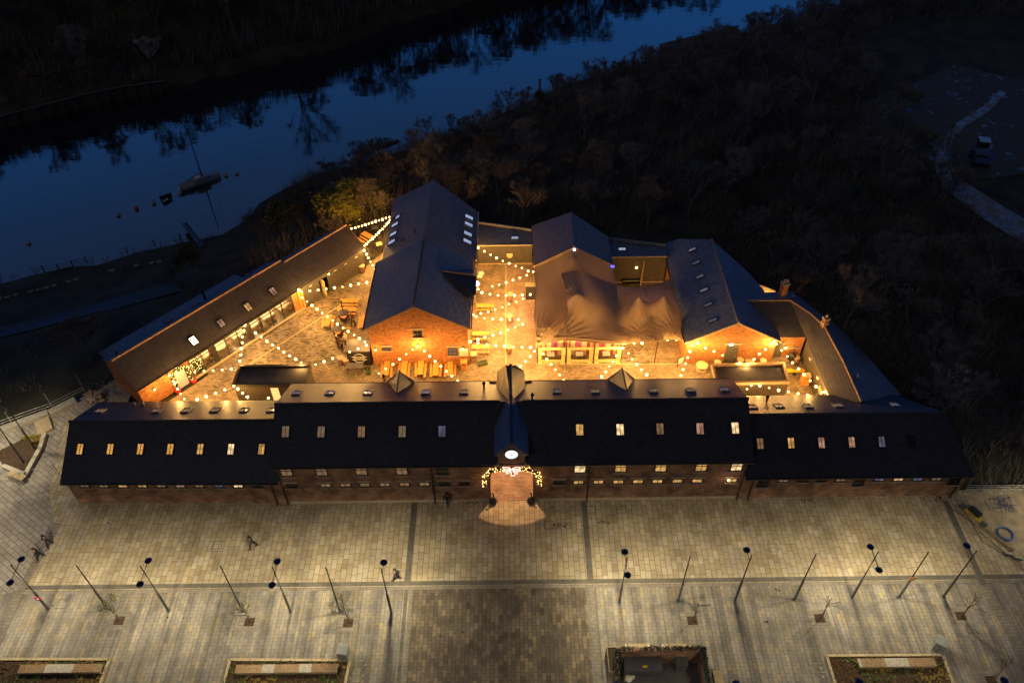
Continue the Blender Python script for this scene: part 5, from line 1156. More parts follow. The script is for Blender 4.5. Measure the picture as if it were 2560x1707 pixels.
person(at('b', 940, 1042), R(75), 'person in a long dark coat standing between two others at the nearer fire pit', (.07,.04,.03), (.015,.015,.015), (.04,.025,.02), dict(lean=.1, stride=.08, arms=((.25, .5), (.25, .5))), CY)
person(at('b', 1015, 980), R(140), 'person in a cream coat holding a phone at the nearer fire pit', (.62,.52,.38), (.02,.02,.03), (.55,.42,.22), dict(lean=.08, stride=.1, arms=((.3, .7), (.15, .1))), CY)
person(at('F', 1565, 1112), R(250), 'person in black walking close to the street wall, left of the gateway', (.012,.012,.014), (.03,.03,.035), (.02,.015,.012), dict(lean=.05, stride=.24, arms=((.22, .1), (-.12, 0))))
WK = 'people crossing the plaza'
person(at('I', 345, 175), R(235), 'person in black crossing the left walkway band, farther of two', (.02,.02,.03), (.02,.02,.03), (.03,.02,.02), dict(stride=.3, arms=((.2, 0), (-.15, 0)), lean=.05), WK)
person(at('I', 282, 262), R(215), 'person in dark clothes crossing the left walkway band, nearer of two', (.025,.02,.02), (.015,.015,.02), (.03,.02,.02), dict(stride=.3, arms=((-.15, 0), (.2, 0)), lean=.05), WK)
person(at('I', 1735, 185), R(200), 'person in blue-grey walking alone on the left half of the plaza', (.05,.055,.09), (.03,.03,.04), (.03,.02,.02), dict(stride=.32, arms=((.2, 0), (-.15, 0)), lean=.06), WK)
person(at('J', 525, 405), R(180), 'person in mauve walking just left of the dark plaza band', (.12,.07,.1), (.04,.04,.06), (.03,.02,.02), dict(stride=.3, arms=((.18, 0), (-.15, 0)), lean=.05), WK)
for s, o, rz, lab, c in ((-4.0, -1.0, 60, 'diner in a dark red jumper near the decorated tree', (.25,.03,.03)), (-5.2, -1.9, -40, 'diner in a white shirt near the decorated tree', (.6,.55,.5)), (2.6, -1.1, 120, 'diner in a white shirt at the middle tables behind glass', (.6,.55,.5)), (1.0, -2.3, 20, 'diner in brown at the middle tables behind glass', (.18,.09,.05))):
    person(ip(s, o, .05), R(rz), lab, c, (.03,.03,.04), (.06,.035,.02), dict(lean=.08, stride=.06, arms=((.22, .4), (.2, .4))), 'people inside the glazed hall')
# ================================================================== yard things
def firepit(p, lab, flue):
    t = thing('fire_pit', lab, 'fire pit', (p.x, p.y, 0), 0, 'grey fire pits in the left yard')
    MB().lathe([(.35, .05), (.55, .3), (.62, .75), (.62, .85)], n=8).build('bowl', M['iron'], t, local=True)
    MB().lathe([(.66, 1.25), (.62, 1.35), (.12, 1.7)], n=8).build('hood', M['felt'], t, local=True)
    mb = MB()
    for k in range(4): a = R(45 + 90 * k); mb.bar((.56 * math.cos(a), .56 * math.sin(a), .8), (.56 * math.cos(a), .56 * math.sin(a), 1.3), .05, .05)
    mb.build('posts', M['iron'], t, local=True)
    MB().lathe([(.5, .8), (.3, .9), (.0, .93)], n=10).build('embers', emit('glowing_embers', (1, .16, .03), 1.6), t, local=True)
    if flue: MB().tube((0,0,1.65), (0,0,2.9), .07, .07, 10).lathe([(.07, 2.9), (.2, 2.95), (.02, 3.1)], n=10).build('chimney', M['iron'], t, local=True)
    lamp('POINT', (p.x, p.y, 1.05), 30, (1, .3, .08), t, .1, nm='ember_glow')
firepit(at('b', 978, 615), 'grey hooded fire pit with a tall thin chimney', True); firepit(at('b', 890, 850), 'grey hooded fire pit with people gathered round it', False)
hut = thing('bar_hut', 'black bar hut with a round white emblem on its front', 'bar hut', at('b', 1190, 1280), 0)
h0, h1 = at('b', 1035, 1290), at('b', 1385, 1285); hx0, hx1, hy = h0.x, h1.x, h1.y
MB().prism([(hx0, hy), (hx1, hy), (hx1, hy + 1.5), (hx0, hy + 1.5)], 0, 2.2).build('wall', M['black'], hut)
MB().slab([(hx0 - .05, hy - .1, 2.22), (hx1 + .05, hy - .1, 2.22), (hx1 + .05, hy + 1.55, 2.5), (hx0 - .05, hy + 1.55, 2.5)], .07).build('roof', M['felt'], hut)
c = aty('b', 1195, 1180, hy - .03); mb = MB()
for k in range(28):
    a, b = 2 * math.pi * k / 28, 2 * math.pi * (k + 1) / 28
    if abs(math.sin((a + b) / 2)) > .32: mb.bar((c.x + .62 * math.cos(a), hy - .03, c.z + .62 * math.sin(a)), (c.x + .62 * math.cos(b), hy - .03, c.z + .62 * math.sin(b)), .03, .06, (0,1,0))
for z in (-.2, .2): mb.bar((c.x - .8, hy - .03, c.z + z), (c.x + .8, hy - .03, c.z + z), .03, .05, (0,1,0))
mb.build('emblem', M['white'], hut)
def text(par, s, loc, size, mat, rot=(R(90), 0, 0), ext=.01, nm='lettering'):
    cu = bpy.data.curves.new(nm, 'FONT'); cu.body = s; cu.size = size; cu.extrude = ext; cu.align_x = 'CENTER'; cu.align_y = 'CENTER'
    o = bpy.data.objects.new(nm, cu); COL.objects.link(o); cu.materials.append(mat); q = par; pl = Vector((0,0,0))
    while q: pl += q.location; q = q.parent
    bpy.context.view_layer.update(); me = bpy.data.meshes.new_from_object(o); bpy.data.objects.remove(o)
    o = bpy.data.objects.new(nm, me); COL.objects.link(o); o.location = Vector(loc) - pl; o.rotation_euler = rot; o.parent = par; return o
text(hut, 'PROPER', (c.x, hy - .04, c.z), .34, M['white'])
def bx(nm, cat, lab, p, s, rz, mat, lid=None, group=None):
    t = thing(nm, lab, cat, (p.x, p.y, 0), rz, group); mb = MB(); w, d, h = s; tt = .05
    for c_, q in (((0, -d/2 + tt/2, h/2), (w, tt, h)), ((0, d/2 - tt/2, h/2), (w, tt, h)), ((-w/2 + tt/2, 0, h/2), (tt, d - 2*tt, h)), ((w/2 - tt/2, 0, h/2), (tt, d - 2*tt, h)), ((0, 0, .1), (w - 2*tt, d - 2*tt, .05))): mb.box(c_, q)
    mb.build('body', mat, t, local=True)
    if lid: MB().box((0, 0, h + .025), (w + .04, d + .04, .05)).box((0, -d/2 - .005, h * .75), (w * .7, .02, .1), mi=1).build('lid', [lid, M['black']], t, local=True)
    else: MB().box((0, 0, h - .12), (w - 2*tt, d - 2*tt, .1)).build('soil', M['ground'], t, local=True)
    return t
bx('planter', 'planter', 'tilted green planter trough lying in the alley near the gateway', at('g', 1878, 460), (1.0, .45, .42), R(20), plain('olive_paint', (.09,.14,.03), .6))
bx('planter', 'planter', 'narrow green planter beside the black bar hut', at('b', 1345, 1385), (.4, .9, .4), 0, plain('green_paint', (.05,.13,.02), .6))
bx('litter_bin', 'bin', 'square wooden bin with a black slot, by the last end-on table', at('g', 1570, 525), (.65, .6, 1.1), 0, M['wood_orange'], M['wood_orange'])
bx('litter_bin', 'bin', 'square wooden bin at the mill corner beside the alley tables', at('g', 1730, 405), (.65, .65, 1.1), R(8), M['wood'], M['wood_pale'])
bx('wooden_post_box', 'box', 'tall timber box under the bulbs beside the curved range', at('e', 1665, 860), (.8, .6, 1.35), 0, M['wood_orange'], M['wood_pale'])
t = thing('bar_table', 'long dark folding table in front of the black bar hut', 'table', at('b', 1120, 1380)); 
e0, e1 = at('b', 985, 1330, .95), at('b', 1245, 1330, .95); mb = MB(); yy = e0.y
MB().box(((e0.x + e1.x) / 2, yy + .4, .93), (e1.x - e0.x, .85, .05)).build('tabletop', M['felt'], t)
for x in (e0.x + .15, e1.x - .15): MB().bar((x, yy + .05, 0), (x, yy + .7, .9), .04, .04).bar((x, yy + .7, 0), (x, yy + .05, .9), .04, .04).build('leg', M['iron'], t)
t = thing('menu_board', 'white printed menu board on the mill wall under a lamp', 'sign', aty('g', 1565, 260, 60.9))
p = aty('g', 1562, 262, 60.93); MB().box(p, (.95, .05, 1.15)).build('panel', M['white'], t)
mb = MB()
for k in range(7): mb.box((p.x, 60.9, p.z + .3 - k * .11), (.5 if k % 3 else .62, .01, .025))
mb.build('printed_lines', M['wood'], t)
t = thing('easel_board', 'white sign on a dark easel at the corner of the slate stable', 'sign', at('d', 1070, 1340), R(25))
MB().bar((-.3, -.05, .0), (-.3, -.05, 1.2), .04, .04).bar((.3, -.05, 0), (.3, -.05, 1.2), .04, .04).bar((0, .45, 0), (0, 0, 1.2), .04, .04).build('easel', M['black'], t, local=True); MB().box((0, -.09, .8), (.58, .03, .75)).build('panel', M['white'], t, local=True)
t = thing('dark_kiosk_box', 'black screen box on brackets at the left rear corner of the tent', 'cabinet', at('c', 770, 530), 0)
p = aty('c', 770, 445, 71.4); MB().box((p.x, 70.6, 2.0), (1.2, .5, 1.9)).build('screen', M['black'], t); MB().box((p.x, 70.75, 3.0), (1.3, .6, .08)).build('lid', M['wood_pale'], t); MB().bar((p.x + .5, 70.6, 0), (p.x + .5, 70.6, 1.05), .08, .08).build('post', M['iron'], t)
def parasol(p, lab):
    t = thing('parasol', lab, 'parasol', (p.x, p.y, 0), 0); MB().tube((0,0,0), (.25, 0, 2.5), .03, .03, 8).build('pole', M['wood'], t, local=True)
    MB().lathe([(.05, 2.7), (.1, 2.3), (.22, 1.5), (.16, 1.3)][::-1], (.2, 0, 0), 10).build('folded_canopy', plain('brown_canvas', (.22,.12,.07), .8), t, local=True)
parasol(at('c', 600, 830), 'folded brown parasol in the alley, leaning by the middle cask')
rk = thing('rocking_toy', 'yellow rocking toy under the bulbs beside the curved range', 'toy', at('e', 1520, 720), 0)
o = rk.location; ym = plain('yellow_plastic', (.75,.47,.02), .4)
MB().lathe([(.01, .35), (.32, .4), (.38, .55), (.3, .62)], (o.x - .55, o.y + .1, 0), 12, sx=1.3, sy=.7).lathe([(.01, .35), (.32, .4), (.38, .55), (.3, .62)], (o.x + .6, o.y + .1, 0), 12, sx=1.3, sy=.7).bar((o.x - .9, o.y + .1, .45), (o.x + .95, o.y + .1, .45), .3, .16).build('seat', ym, rk)
MB().tube((o.x, o.y, 0), (o.x, o.y + .1, .45), .07, .07, 8).box((o.x, o.y, .03), (.35, .35, .06)).build('spring', M['iron'], rk)
pot = thing('wood_stove', 'dark round stove near the tiled wing door', 'stove', at('e', 1460, 520), 0); o = pot.location
MB().lathe([(.3, .3), (.42, .6), (.4, 1.0), (.2, 1.25)], o, 14).build('body', M['iron'], pot); MB().tube(o + Vector((0,0,1.2)), o + Vector((0,0,1.9)), .07, .07, 8).build('chimney', M['iron'], pot)
for k in range(3): a = k * 2.1; MB().bar(o + Vector((.25 * math.cos(a), .25 * math.sin(a), .35)), o + Vector((.35 * math.cos(a), .35 * math.sin(a), 0)), .04, .04).build('leg', M['iron'], pot)
# stage gear behind the tent
t = thing('stage_frame', 'black metal stage frame behind the tent, in front of the right link', 'frame', at('d', 430, 300), 0)
for a, b in (((355, 228), (355, 300)), ((480, 228), (480, 300))): p = at('d', *b); MB().tube(p, p + Vector((0,0,1.6)), .04, .04, 6).build('post', M['iron'], t)
p, q = at('d', 355, 300) + Vector((0,0,1.6)), at('d', 480, 300) + Vector((0,0,1.6)); MB().tube(p, q, .04, .04, 6).build('rail', M['iron'], t)
t = thing('keyboard_stand', 'low dark stand with a pale bar behind the tent', 'stand', at('d', 480, 350), 0); p = at('d', 470, 350)
MB().box(p + Vector((0, 0, .5)), (2.2, .9, .08)).build('deck', M['black'], t); MB().bar(p + Vector((-1, -.2, .75)), p + Vector((1, -.2, .75)), .1, .08).build('bar', M['galv'], t)
for sx in (-1, 1): MB().bar(p + Vector((sx, -.3, 0)), p + Vector((sx, -.3, .75)), .06, .06).build('leg', M['iron'], t)
p = at('d', 595, 365); t = thing('timber_post', 'leaning timber post behind the tent near the right link', 'post', p); MB().tube(p, p + Vector((.1, .2, 3.6)), .09, .08, 8).build('shaft', M['wood'], t)
MB().tube(p, p + Vector((0,0,.1)), .16, .16, 10).build('foot', M['steel'], t)
p = at('d', 295, 300); t = thing('tall_locker', 'pale timber locker against the side wall of the shed', 'locker', p); MB().box(p + Vector((0, 0, 1.0)), (.9, .6, 2.0)).build('body', M['wood_pale'], t); MB().box(p + Vector((0, -.31, 1.0)), (.8, .03, 1.85)).build('door', M['wood_orange'], t)
# christmas door garland and tree
def fairy(par, pts, jitter, n, mat, r=.035, nm='fairy_lights'):
    mb = MB()
    for k in range(n):
        t = k / n * (len(pts) - 1); i = int(t); a, b = Vector(pts[i]), Vector(pts[min(i + 1, len(pts) - 1)]); p = a.lerp(b, t - i)
        mb.sphere(p + Vector([rnd.uniform(-jitter, jitter) for _ in range(3)]), r, 5)
    o = mb.build(nm, mat, par); o['kind'] = 'stuff'; return o
M['fairy'] = emit('fairy_bulbs', (1, .60, .18), 6, False); M['garland'] = plain('fir_garland', (.025,.05,.012), .9, var=.5, scale=20)
gd = thing('garlanded_door', 'doorway of the diagonal hall wrapped in a lit fir garland with red pots', 'doorway', ip(-9.2, .1), 0)
s0, s1 = iw('f', 540, 1100)[0], iw('f', 640, 1040)[0]; ds = (s0 + s1) / 2; dw = .72
MB().box(ip(ds, .04, 1.1), (1.15, .1, 2.2), math.atan2(U.y, U.x)).build('door', emit('lit_door_glass', (.9, .75, .55), .22), gd)
MB().bar(ip(ds - .65, .08, 0), ip(ds - .65, .08, 2.3), .12, .12, NO).bar(ip(ds + .65, .08, 0), ip(ds + .65, .08, 2.3), .12, .12, NO).bar(ip(ds - .65, .08, 2.3), ip(ds + .65, .08, 2.3), .12, .12).build('door_frame', M['frame_dark'], gd)
gp = [ip(ds - .85, .3, .3), ip(ds - .85, .3, 1.5), ip(ds - .8, .3, 2.3), ip(ds - .4, .3, 2.75), ip(ds + .4, .3, 2.75), ip(ds + .8, .3, 2.3), ip(ds + .85, .3, 1.5), ip(ds + .85, .3, .3)]
gg = MB().path(gp, .16, 7).build('garland', M['garland'], gd); fairy(gg, gp, .2, 150, M['fairy'], .035)
for s in (-1, 1): MB().lathe([(.25, 0), (.36, .38), (.33, .42)], ip(ds + s * .95, .35), 14).build('pot', plain('red_pot', (.55,.02,.02), .4), gd)
lamp('POINT', ip(ds, .9, 1.8), 26, WARM, gd, .2)
ct = thing('decorated_tree', 'tall lit fir tree covered in small lights behind the hall glazing', 'tree', ip(-5.9, -.9, .05)); o = ct.location
mb = MB()
for k in range(9):
    z = .4 + k * .24; r = .75 * (1 - k / 10)
    for j in range(16): a = rnd.random() * 6.28; mb.add([o + Vector((0,0,z + .2)), o + Vector((r * math.cos(a - .15), r * math.sin(a - .15), z - .1)), o + Vector((r * math.cos(a + .15), r * math.sin(a + .15), z - .1))], [(0, 1, 2)])
mb.build('crown', M['garland'], ct); MB().tube(o, o + Vector((0,0,1.8)), .06, .03, 6).build('trunk', M['oak'], ct)
mb = MB()
for k in range(150): z = rnd.uniform(.35, 2.5); a = rnd.random() * 6.28; r = .72 * (1 - (z - .3) / 2.5) + .05; mb.sphere(o + Vector((r * math.cos(a), r * math.sin(a), z)), .03, 5)
fo = mb.build('fairy_lights', M['fairy'], ct); fo['kind'] = 'stuff'
lamp('POINT', o + Vector((0.3,-.3,1.6)), 50, WARM, ct, .3)
# gateway garland, bow and guards
ga = thing('arch_garland', 'fir garland thick with fairy lights hung round the arched gateway', 'garland', (XG, 43.2, 3))
gp = [Vector((GXL - .45, 43.2, 2.75)), Vector((GXL - .42, 43.2, 3.7)), Vector((GXL - .3, 43.2, 4.5)), Vector((GXL + .5, 43.2, 4.95)), Vector((XG - .8, 43.2, 5.2)), Vector((XG, 43.2, 5.3)), Vector((XG + .8, 43.2, 5.2)), Vector((GXR - .5, 43.2, 4.95)), Vector((GXR + .3, 43.2, 4.5)), Vector((GXR + .42, 43.2, 3.7)), Vector((GXR + .45, 43.2, 2.75))]
MB().path(gp, .15, 7).build('fir_rope', M['garland'], ga); fairy(ga, gp, .2, 230, M['fairy'], .04)
for s in (-1, 1): lamp('POINT', (XG + s * 2.45, 42.75, 3.6), 9, WARM, ga, .15)
bw = thing('ribbon_bow', 'glowing red and white ribbon bow over the arched gateway', 'bow', (XG, 43.0, 5.2))
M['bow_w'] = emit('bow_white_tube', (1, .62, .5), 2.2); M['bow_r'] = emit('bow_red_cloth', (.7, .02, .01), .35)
def loop(cx, cz, w, h, tilt, n=14): return [Vector((cx + w * math.cos(a) * math.cos(tilt) - h * math.sin(a) * math.sin(tilt), 42.95, cz + w * math.cos(a) * math.sin(tilt) + h * math.sin(a) * math.cos(tilt))) for a in [2 * math.pi * k / n for k in range(n + 1)]]
zb = 5.35
for s in (-1, 1):
    for (dx, dz, w, h, tl) in ((.42, .2, .36, .16, .2), (.45, -.08, .36, .13, -.25), (.3, -.32, .3, .1, -.9)):
        lp_ = loop(XG + s * dx, zb + dz, w, h, s * tl)
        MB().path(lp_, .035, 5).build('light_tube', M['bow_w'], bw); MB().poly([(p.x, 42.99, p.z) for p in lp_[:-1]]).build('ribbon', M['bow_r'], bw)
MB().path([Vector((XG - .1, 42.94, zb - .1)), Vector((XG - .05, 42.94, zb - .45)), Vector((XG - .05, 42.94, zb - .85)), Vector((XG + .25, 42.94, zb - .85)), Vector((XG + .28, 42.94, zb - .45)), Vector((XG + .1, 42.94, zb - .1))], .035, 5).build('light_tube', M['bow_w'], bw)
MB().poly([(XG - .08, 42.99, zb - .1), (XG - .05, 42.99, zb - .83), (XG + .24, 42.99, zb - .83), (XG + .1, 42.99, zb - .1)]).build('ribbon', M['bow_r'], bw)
lamp('POINT', (XG, 42.6, 5.1), 10, (1, .35, .2), bw, .2)
for s, lab in ((-1, 'left'), (1, 'right')):
    x = (GXL + .28) if s < 0 else (GXR - .3); y = 43.25
    t = thing('gate_guard', 'dark iron wheel guard with a curled horn at the %s jamb of the gateway' % lab, 'wheel guard', (x, y, 0), 0)
    MB().lathe([(.34, 0), (.36, .25), (.26, .5), (.05, .62)], (x, y, 0), 14).build('base', M['iron'], t); MB().path([Vector((x, y, .55)), Vector((x + .08, y + .05, .85)), Vector((x + .03, y + .12, 1.15)), Vector((x - .05, y + .1, 1.3))], .06, 7).build('horn', M['iron'], t)
    xx = GXL - .05 if s < 0 else GXR + .05
    t = thing('gate_leaf', 'open black iron gate leaf folded back at the %s side of the gateway' % lab, 'gate', (xx, 43.3, 0), 0)
    MB().box((xx - s * .08, 43.9, 2.1), (.08, .9, 4.1)).build('leaf', M['iron'], t)
    mb = MB()
    for z in (.5, 1.5, 2.5, 3.5): mb.box((xx - s * .13, 43.9, z), (.03, .8, .08))
    mb.build('braces', M['steel'], t)

# ================================================================== saplings and planting on the plaza
M['soil'] = plain('dark_planting_soil', (.06,.035,.022), .95, var=.5, scale=8)
M['bark'] = plain('grey_brown_bark', (.15,.12,.09), .9)
M['leaf'] = plain('olive_leaves', (.20,.19,.10), .7, var=.5, scale=6)
def grow(mb, p, d, L, r, depth, rg, tips, n=5, spread=.5, upb=.12, split=(2, 3), shrink=.72):
    q = p + d * L; mb.tube(p, q, r, r * .68, n, caps=False)
    if depth == 0: tips.append((q, d)); return
    for k in range(rg.randint(*split)):
        v = Vector((rg.gauss(0, 1), rg.gauss(0, 1), rg.gauss(0, .6))).normalized()
        nd = (d + v * spread + Vector((0, 0, upb))).normalized()
        grow(mb, q, nd, L * shrink * rg.uniform(.8, 1.15), r * .66, depth - 1, rg, tips, max(3, n - 1), spread, upb, split, shrink)
    if depth > 1 and rg.random() < .5: grow(mb, p.lerp(q, .6), (d + Vector((rg.gauss(0, 1), rg.gauss(0, 1), .3)) * .7).normalized(), L * .6, r * .45, depth - 2, rg, tips, 3, spread, upb, split, shrink)
def sapling(p, lab, seed, leafy, H=3.6, grp='saplings in square pits on the plaza'):
    rg = random.Random(seed); t = thing('sapling', lab, 'tree', (p.x, p.y, 0), rg.random(), grp)
    MB().tube((0,0,0), (.02, 0, 1.5), .05, .035, 8).build('trunk', M['bark'], t, local=True)
    mb = MB(); tips = []
    for k in range(7): grow(mb, Vector((.02, 0, 1.0 + k * .25)), Vector((rg.gauss(0, .5), rg.gauss(0, .5), .8)).normalized(), .48, .028, 3, rg, tips, 4, .5, .12, (2, 3), .72)
    mb.tube((.02, 0, 1.5), (.03, 0, H), .03, .01, 6)
    cr = mb.build('crown', M['bark'], t, local=True)
    if leafy:
        mb = MB()
        for q, d in tips:
            for _ in range(4 if leafy > 1 else 2):
                c = q + Vector((rg.gauss(0, .09), rg.gauss(0, .09), rg.gauss(0, .09))); a = Vector((rg.gauss(0, 1), rg.gauss(0, 1), rg.gauss(0, 1))).normalized(); b = a.orthogonal().normalized()
                mb.add([c + a * .06, c + b * .04, c - a * .06, c - b * .04], [(0, 1, 2, 3)])
        mb.build('leaves', M['leaf'], cr, local=True)
    MB().bar((.12, .0, 0), (.12, 0, 1.2), .05, .05).build('stake', M['wood'], t, local=True)
def pit(p, k):
    sheet('tree_pit', [(p.x - .95, p.y - .75), (p.x + .75, p.y - .75), (p.x + .75, p.y + .8), (p.x - .95, p.y + .8)], .022, M['band_pale'])
    sheet('tree_pit', [(p.x - .45, p.y - .35), (p.x + .35, p.y - .35), (p.x + .35, p.y + .4), (p.x - .45, p.y + .4)], .030, M['soil'])
for k, ((r, x, y), lab, lf) in enumerate(((('I', 820, 688), 'leafy sapling in a square pit, first from the left', 2), (('I', 1710, 697), 'sparsely leaved sapling in a square pit, second from the left', 1), (('J', 197, 703), 'leafy sapling in a square pit, third from the left', 2), (('K', 515, 558), 'bare twiggy sapling nearest the brick yard', 0), (('K', 1222, 545), 'bare twiggy sapling in the middle of the right half', 0), (('K', 2005, 532), 'bare twiggy sapling near the right end of the lamp row', 0), (('m', 2030, 575), 'thin bare sapling at the bottom right corner', 0))):
    p = at(r, x, y); pit(p, k); sapling(p, lab, 40 + k, lf)
def planter_bed(pts, lab, seed):
    c = Vector((sum(p.x for p in pts) / 4, sum(p.y for p in pts) / 4, 0)); t = thing('planter_bed', lab, 'flower bed', c, 0, 'planted beds along the bottom edge')
    mb = MB(); k = len(pts)
    for i in range(k): a, b = pts[i], pts[(i + 1) % k]; mb.bar((a.x, a.y, .1), (b.x, b.y, .1), .2, .22)
    mb.build('kerb', M['stone'], t); MB().poly([(p.x, p.y, .09) for p in pts]).build('soil', M['soil'], t)
    rg = random.Random(seed); x0, x1 = min(p.x for p in pts), max(p.x for p in pts); y0, y1 = min(p.y for p in pts), max(p.y for p in pts)
    bz = [MB(), MB(), MB()]
    for _ in range(520):
        u, v = rg.random(), rg.random(); a = pts[0].lerp(pts[1], u); b = pts[3].lerp(pts[2], u); p = a.lerp(b, v)
        n = math.sin(p.x * 1.3 + seed) + math.sin(p.y * 1.7 + p.x * .6); k = 0 if n > .5 else (1 if n > -.6 else 2); s = rg.uniform(.08, .2)
        for _ in range(6):
            a_ = rg.random() * 6.28; tt = Vector((math.cos(a_), math.sin(a_), rg.uniform(.3, 1.2))) * s; w = Vector((-math.sin(a_), math.cos(a_), 0)) * s * .25; o = Vector((p.x, p.y, .1))
            bz[k].add([o, o + tt * .6 + w, o + tt, o + tt * .6 - w], [(0, 1, 2, 3)])
    for b_, m_ in zip(bz, ('leaf_gold', 'leaf_green', 'leaf_brown')): b_.build('low_plants', M[m_], t)['kind'] = 'stuff'
M['leaf_gold'] = plain('golden_low_plants', (.26,.19,.04), .8, var=.5, scale=5); M['leaf_green'] = plain('green_low_plants', (.09,.13,.03), .8, var=.5, scale=5); M['leaf_brown'] = plain('brown_low_plants', (.12,.07,.035), .9, var=.5, scale=5)
def low(pts): return [at(*q) for q in pts]
planter_bed(low([('I', -120, 955), ('I', 752, 955), ('I', 640, 1250), ('I', -300, 1250)]), 'planted bed at the bottom left corner', 1)
planter_bed(low([('I', 1575, 958), ('J', 205, 962), ('J', 150, 1250), ('I', 1500, 1250)]), 'planted bed left of the central paving, by the grey cabinet', 2)
planter_bed(low([('m', 345, 325), ('m', 1520, 318), ('m', 1660, 700), ('m', 460, 700)]), 'large brown planted bed at the bottom right', 3)
def stone_bench(a, b, lab, segs):
    t = thing('stone_bench', lab, 'bench', ((a.x + b.x) / 2, a.y, 0), 0, 'long benches on the bed kerbs'); L = b.x - a.x; y = (a.y + b.y) / 2 - .3
    MB().box(((a.x + b.x) / 2, y, .22), (L - .2, .6, .44)).build('plinth', M['stone'], t)
    x = a.x
    for w, k in segs:
        w *= L
        if k == 's': MB().box((x + w / 2, y, .47), (w - .01, .68, .06)).build('stone_seat', M['galv2'], t)
        else:
            mb = MB(); n = int(w / .16)
            for i in range(n): mb.box((x + w * (i + .5) / n, y, .47), (w / n - .05, .68, .06))
            mb.build('slatted_seat', M['wood'], t)
        x += w
M['galv2'] = plain('pale_granite', (.42,.39,.34), .7, scale=4)
stone_bench(at('I', 140, 985, .5), at('I', 700, 985, .5), 'long bench at the bottom left, one pale slab between two slatted ends', [(.32, 'w'), (.34, 's'), (.34, 'w')])
stone_bench(at('I', 1615, 985, .5), at('I', 2315, 985, .5), 'long bench beside the grey cabinet, slats and two pale slabs alternating', [(.26, 'w'), (.12, 's'), (.24, 'w'), (.12, 's'), (.26, 'w')])
stone_bench(at('m', 660, 345, .5), at('m', 1445, 345, .5), 'long bench on the edge of the big bottom right bed', [(.04, 's'), (.31, 'w'), (.3, 's'), (.35, 'w')])
def cabinet(p, lab, s, rz):
    t = thing('street_cabinet', lab, 'cabinet', (p.x, p.y, 0), rz, 'grey utility cabinets'); w, d, h = s
    MB().box((0, 0, h / 2), s).box((0, 0, .05), (w + .1, d + .1, .1)).build('body', M['cab'], t, local=True); MB().box((0, 0, h + .03), (w + .08, d + .08, .06)).build('lid', M['cab'], t, local=True)
    MB().box((0, -d / 2 - .01, h / 2), (.02, .02, h - .2)).box((.08, -d / 2 - .02, h / 2), (.03, .03, .15)).build('handle', M['iron'], t, local=True)
M['cab'] = plain('grey_cabinet_paint', (.26,.28,.28), .4)
cabinet(at('l', 730, 700), 'grey steel cabinet at the corner of the bed left of the central paving', (.75, .85, 1.3), R(-3)); cabinet(at('m', 1470, 240), 'grey-green cabinet by the end of the bottom right bench', (.8, .8, 1.2), R(-30))
def rack(p, lab):
    t = thing('bike_rack', lab, 'bike rack', (p.x, p.y, 0), 0, 'steel hoop bike racks'); mb = MB()
    pts = [Vector((-.4, 0, 0)), Vector((-.4, 0, .7)), Vector((-.3, 0, .82)), Vector((.3, 0, .82)), Vector((.4, 0, .7)), Vector((.4, 0, 0))]; mb.path(pts, .025, 6).build('hoop', M['galv'], t, local=True)
    MB().box((-.4, 0, .01), (.14, .14, .02)).box((.4, 0, .01), (.14, .14, .02)).build('foot_plates', M['galv'], t, local=True)
for (r, x, y), lab in ((('l', 1180, 960), 'hoop bike rack nearest the grey steel cabinet'), (('l', 1120, 1270), 'second hoop bike rack from the grey steel cabinet'), (('l', 1080, 1560), 'third hoop bike rack, cut by the bottom edge'), (('m', 240, 440), 'hoop bike rack near the bottom right bed, farther of two'), (('m', 265, 530), 'hoop bike rack near the bottom right bed, nearer of two')): rack(at(r, x, y), lab)
# walled brick yard at the bottom edge
yw = thing('brick_yard', 'open-topped brick enclosure at the bottom edge, its wall tops dressed with dark green fir', 'enclosure', at('k', 1100, 300), 0)
wh = 2.3; a, b = at('k', 330, 320, wh), at('k', 1900, 290, wh); c, d = at('k', 2030, 1250, wh), at('k', 330, 1250, wh)
mb = MB(); mb.bar((a.x, a.y, wh / 2), (b.x, b.y, wh / 2), .3, wh); mb.bar((a.x - .02, a.y + .14, wh / 2 - .01), (d.x, d.y, wh / 2 - .01), .3, wh - .02); mb.bar((b.x + .02, b.y + .14, wh / 2 - .01), (c.x, c.y, wh / 2 - .01), .3, wh - .02); mb.build('wall', M['brick_front'], yw)
MB().poly([(a.x + .1, a.y, .045), (b.x - .1, b.y, .045), (c.x - .1, c.y, .045), (d.x + .1, d.y, .045)]).build('floor', M['felt'], yw)
mb = MB(); rg = random.Random(5)
for p, q in ((a, b), (b, c), (a, d)):
    for k in range(420):
        o = p.lerp(q, rg.random()) + Vector((rg.uniform(-.2, .2), rg.uniform(-.2, .2), rg.uniform(-.1, .22))); e = Vector((rg.gauss(0, 1), rg.gauss(0, 1), rg.gauss(0, 1))).normalized() * .12; f = e.orthogonal().normalized() * .04; mb.add([o - e, o + f, o + e, o - f], [(0, 1, 2, 3)])
mb.build('fir_trim', plain('fir_sprays', (.02,.04,.025), .9, var=.5, scale=10), yw)['kind'] = 'stuff'
for s, x in ((0, 690), (1, 1370)):
    p = at('k', x, 260, .5); t = thing('slatted_bench', 'short pale slatted bench against the brick yard, %s one' % ('left', 'right')[s], 'bench', (p.x, p.y, 0), 0, 'short benches behind the brick yard'); mb = MB()
    for k in range(14): mb.box((p.x - .85 + k * .13, p.y, .46), (.09, .5, .05))
    mb.build('seat', M['wood_pale'], t)
    for sx in (-1, 1): MB().box((p.x + sx * .93, p.y, .22), (.06, .5, .44)).build('leg', M['white'], t)
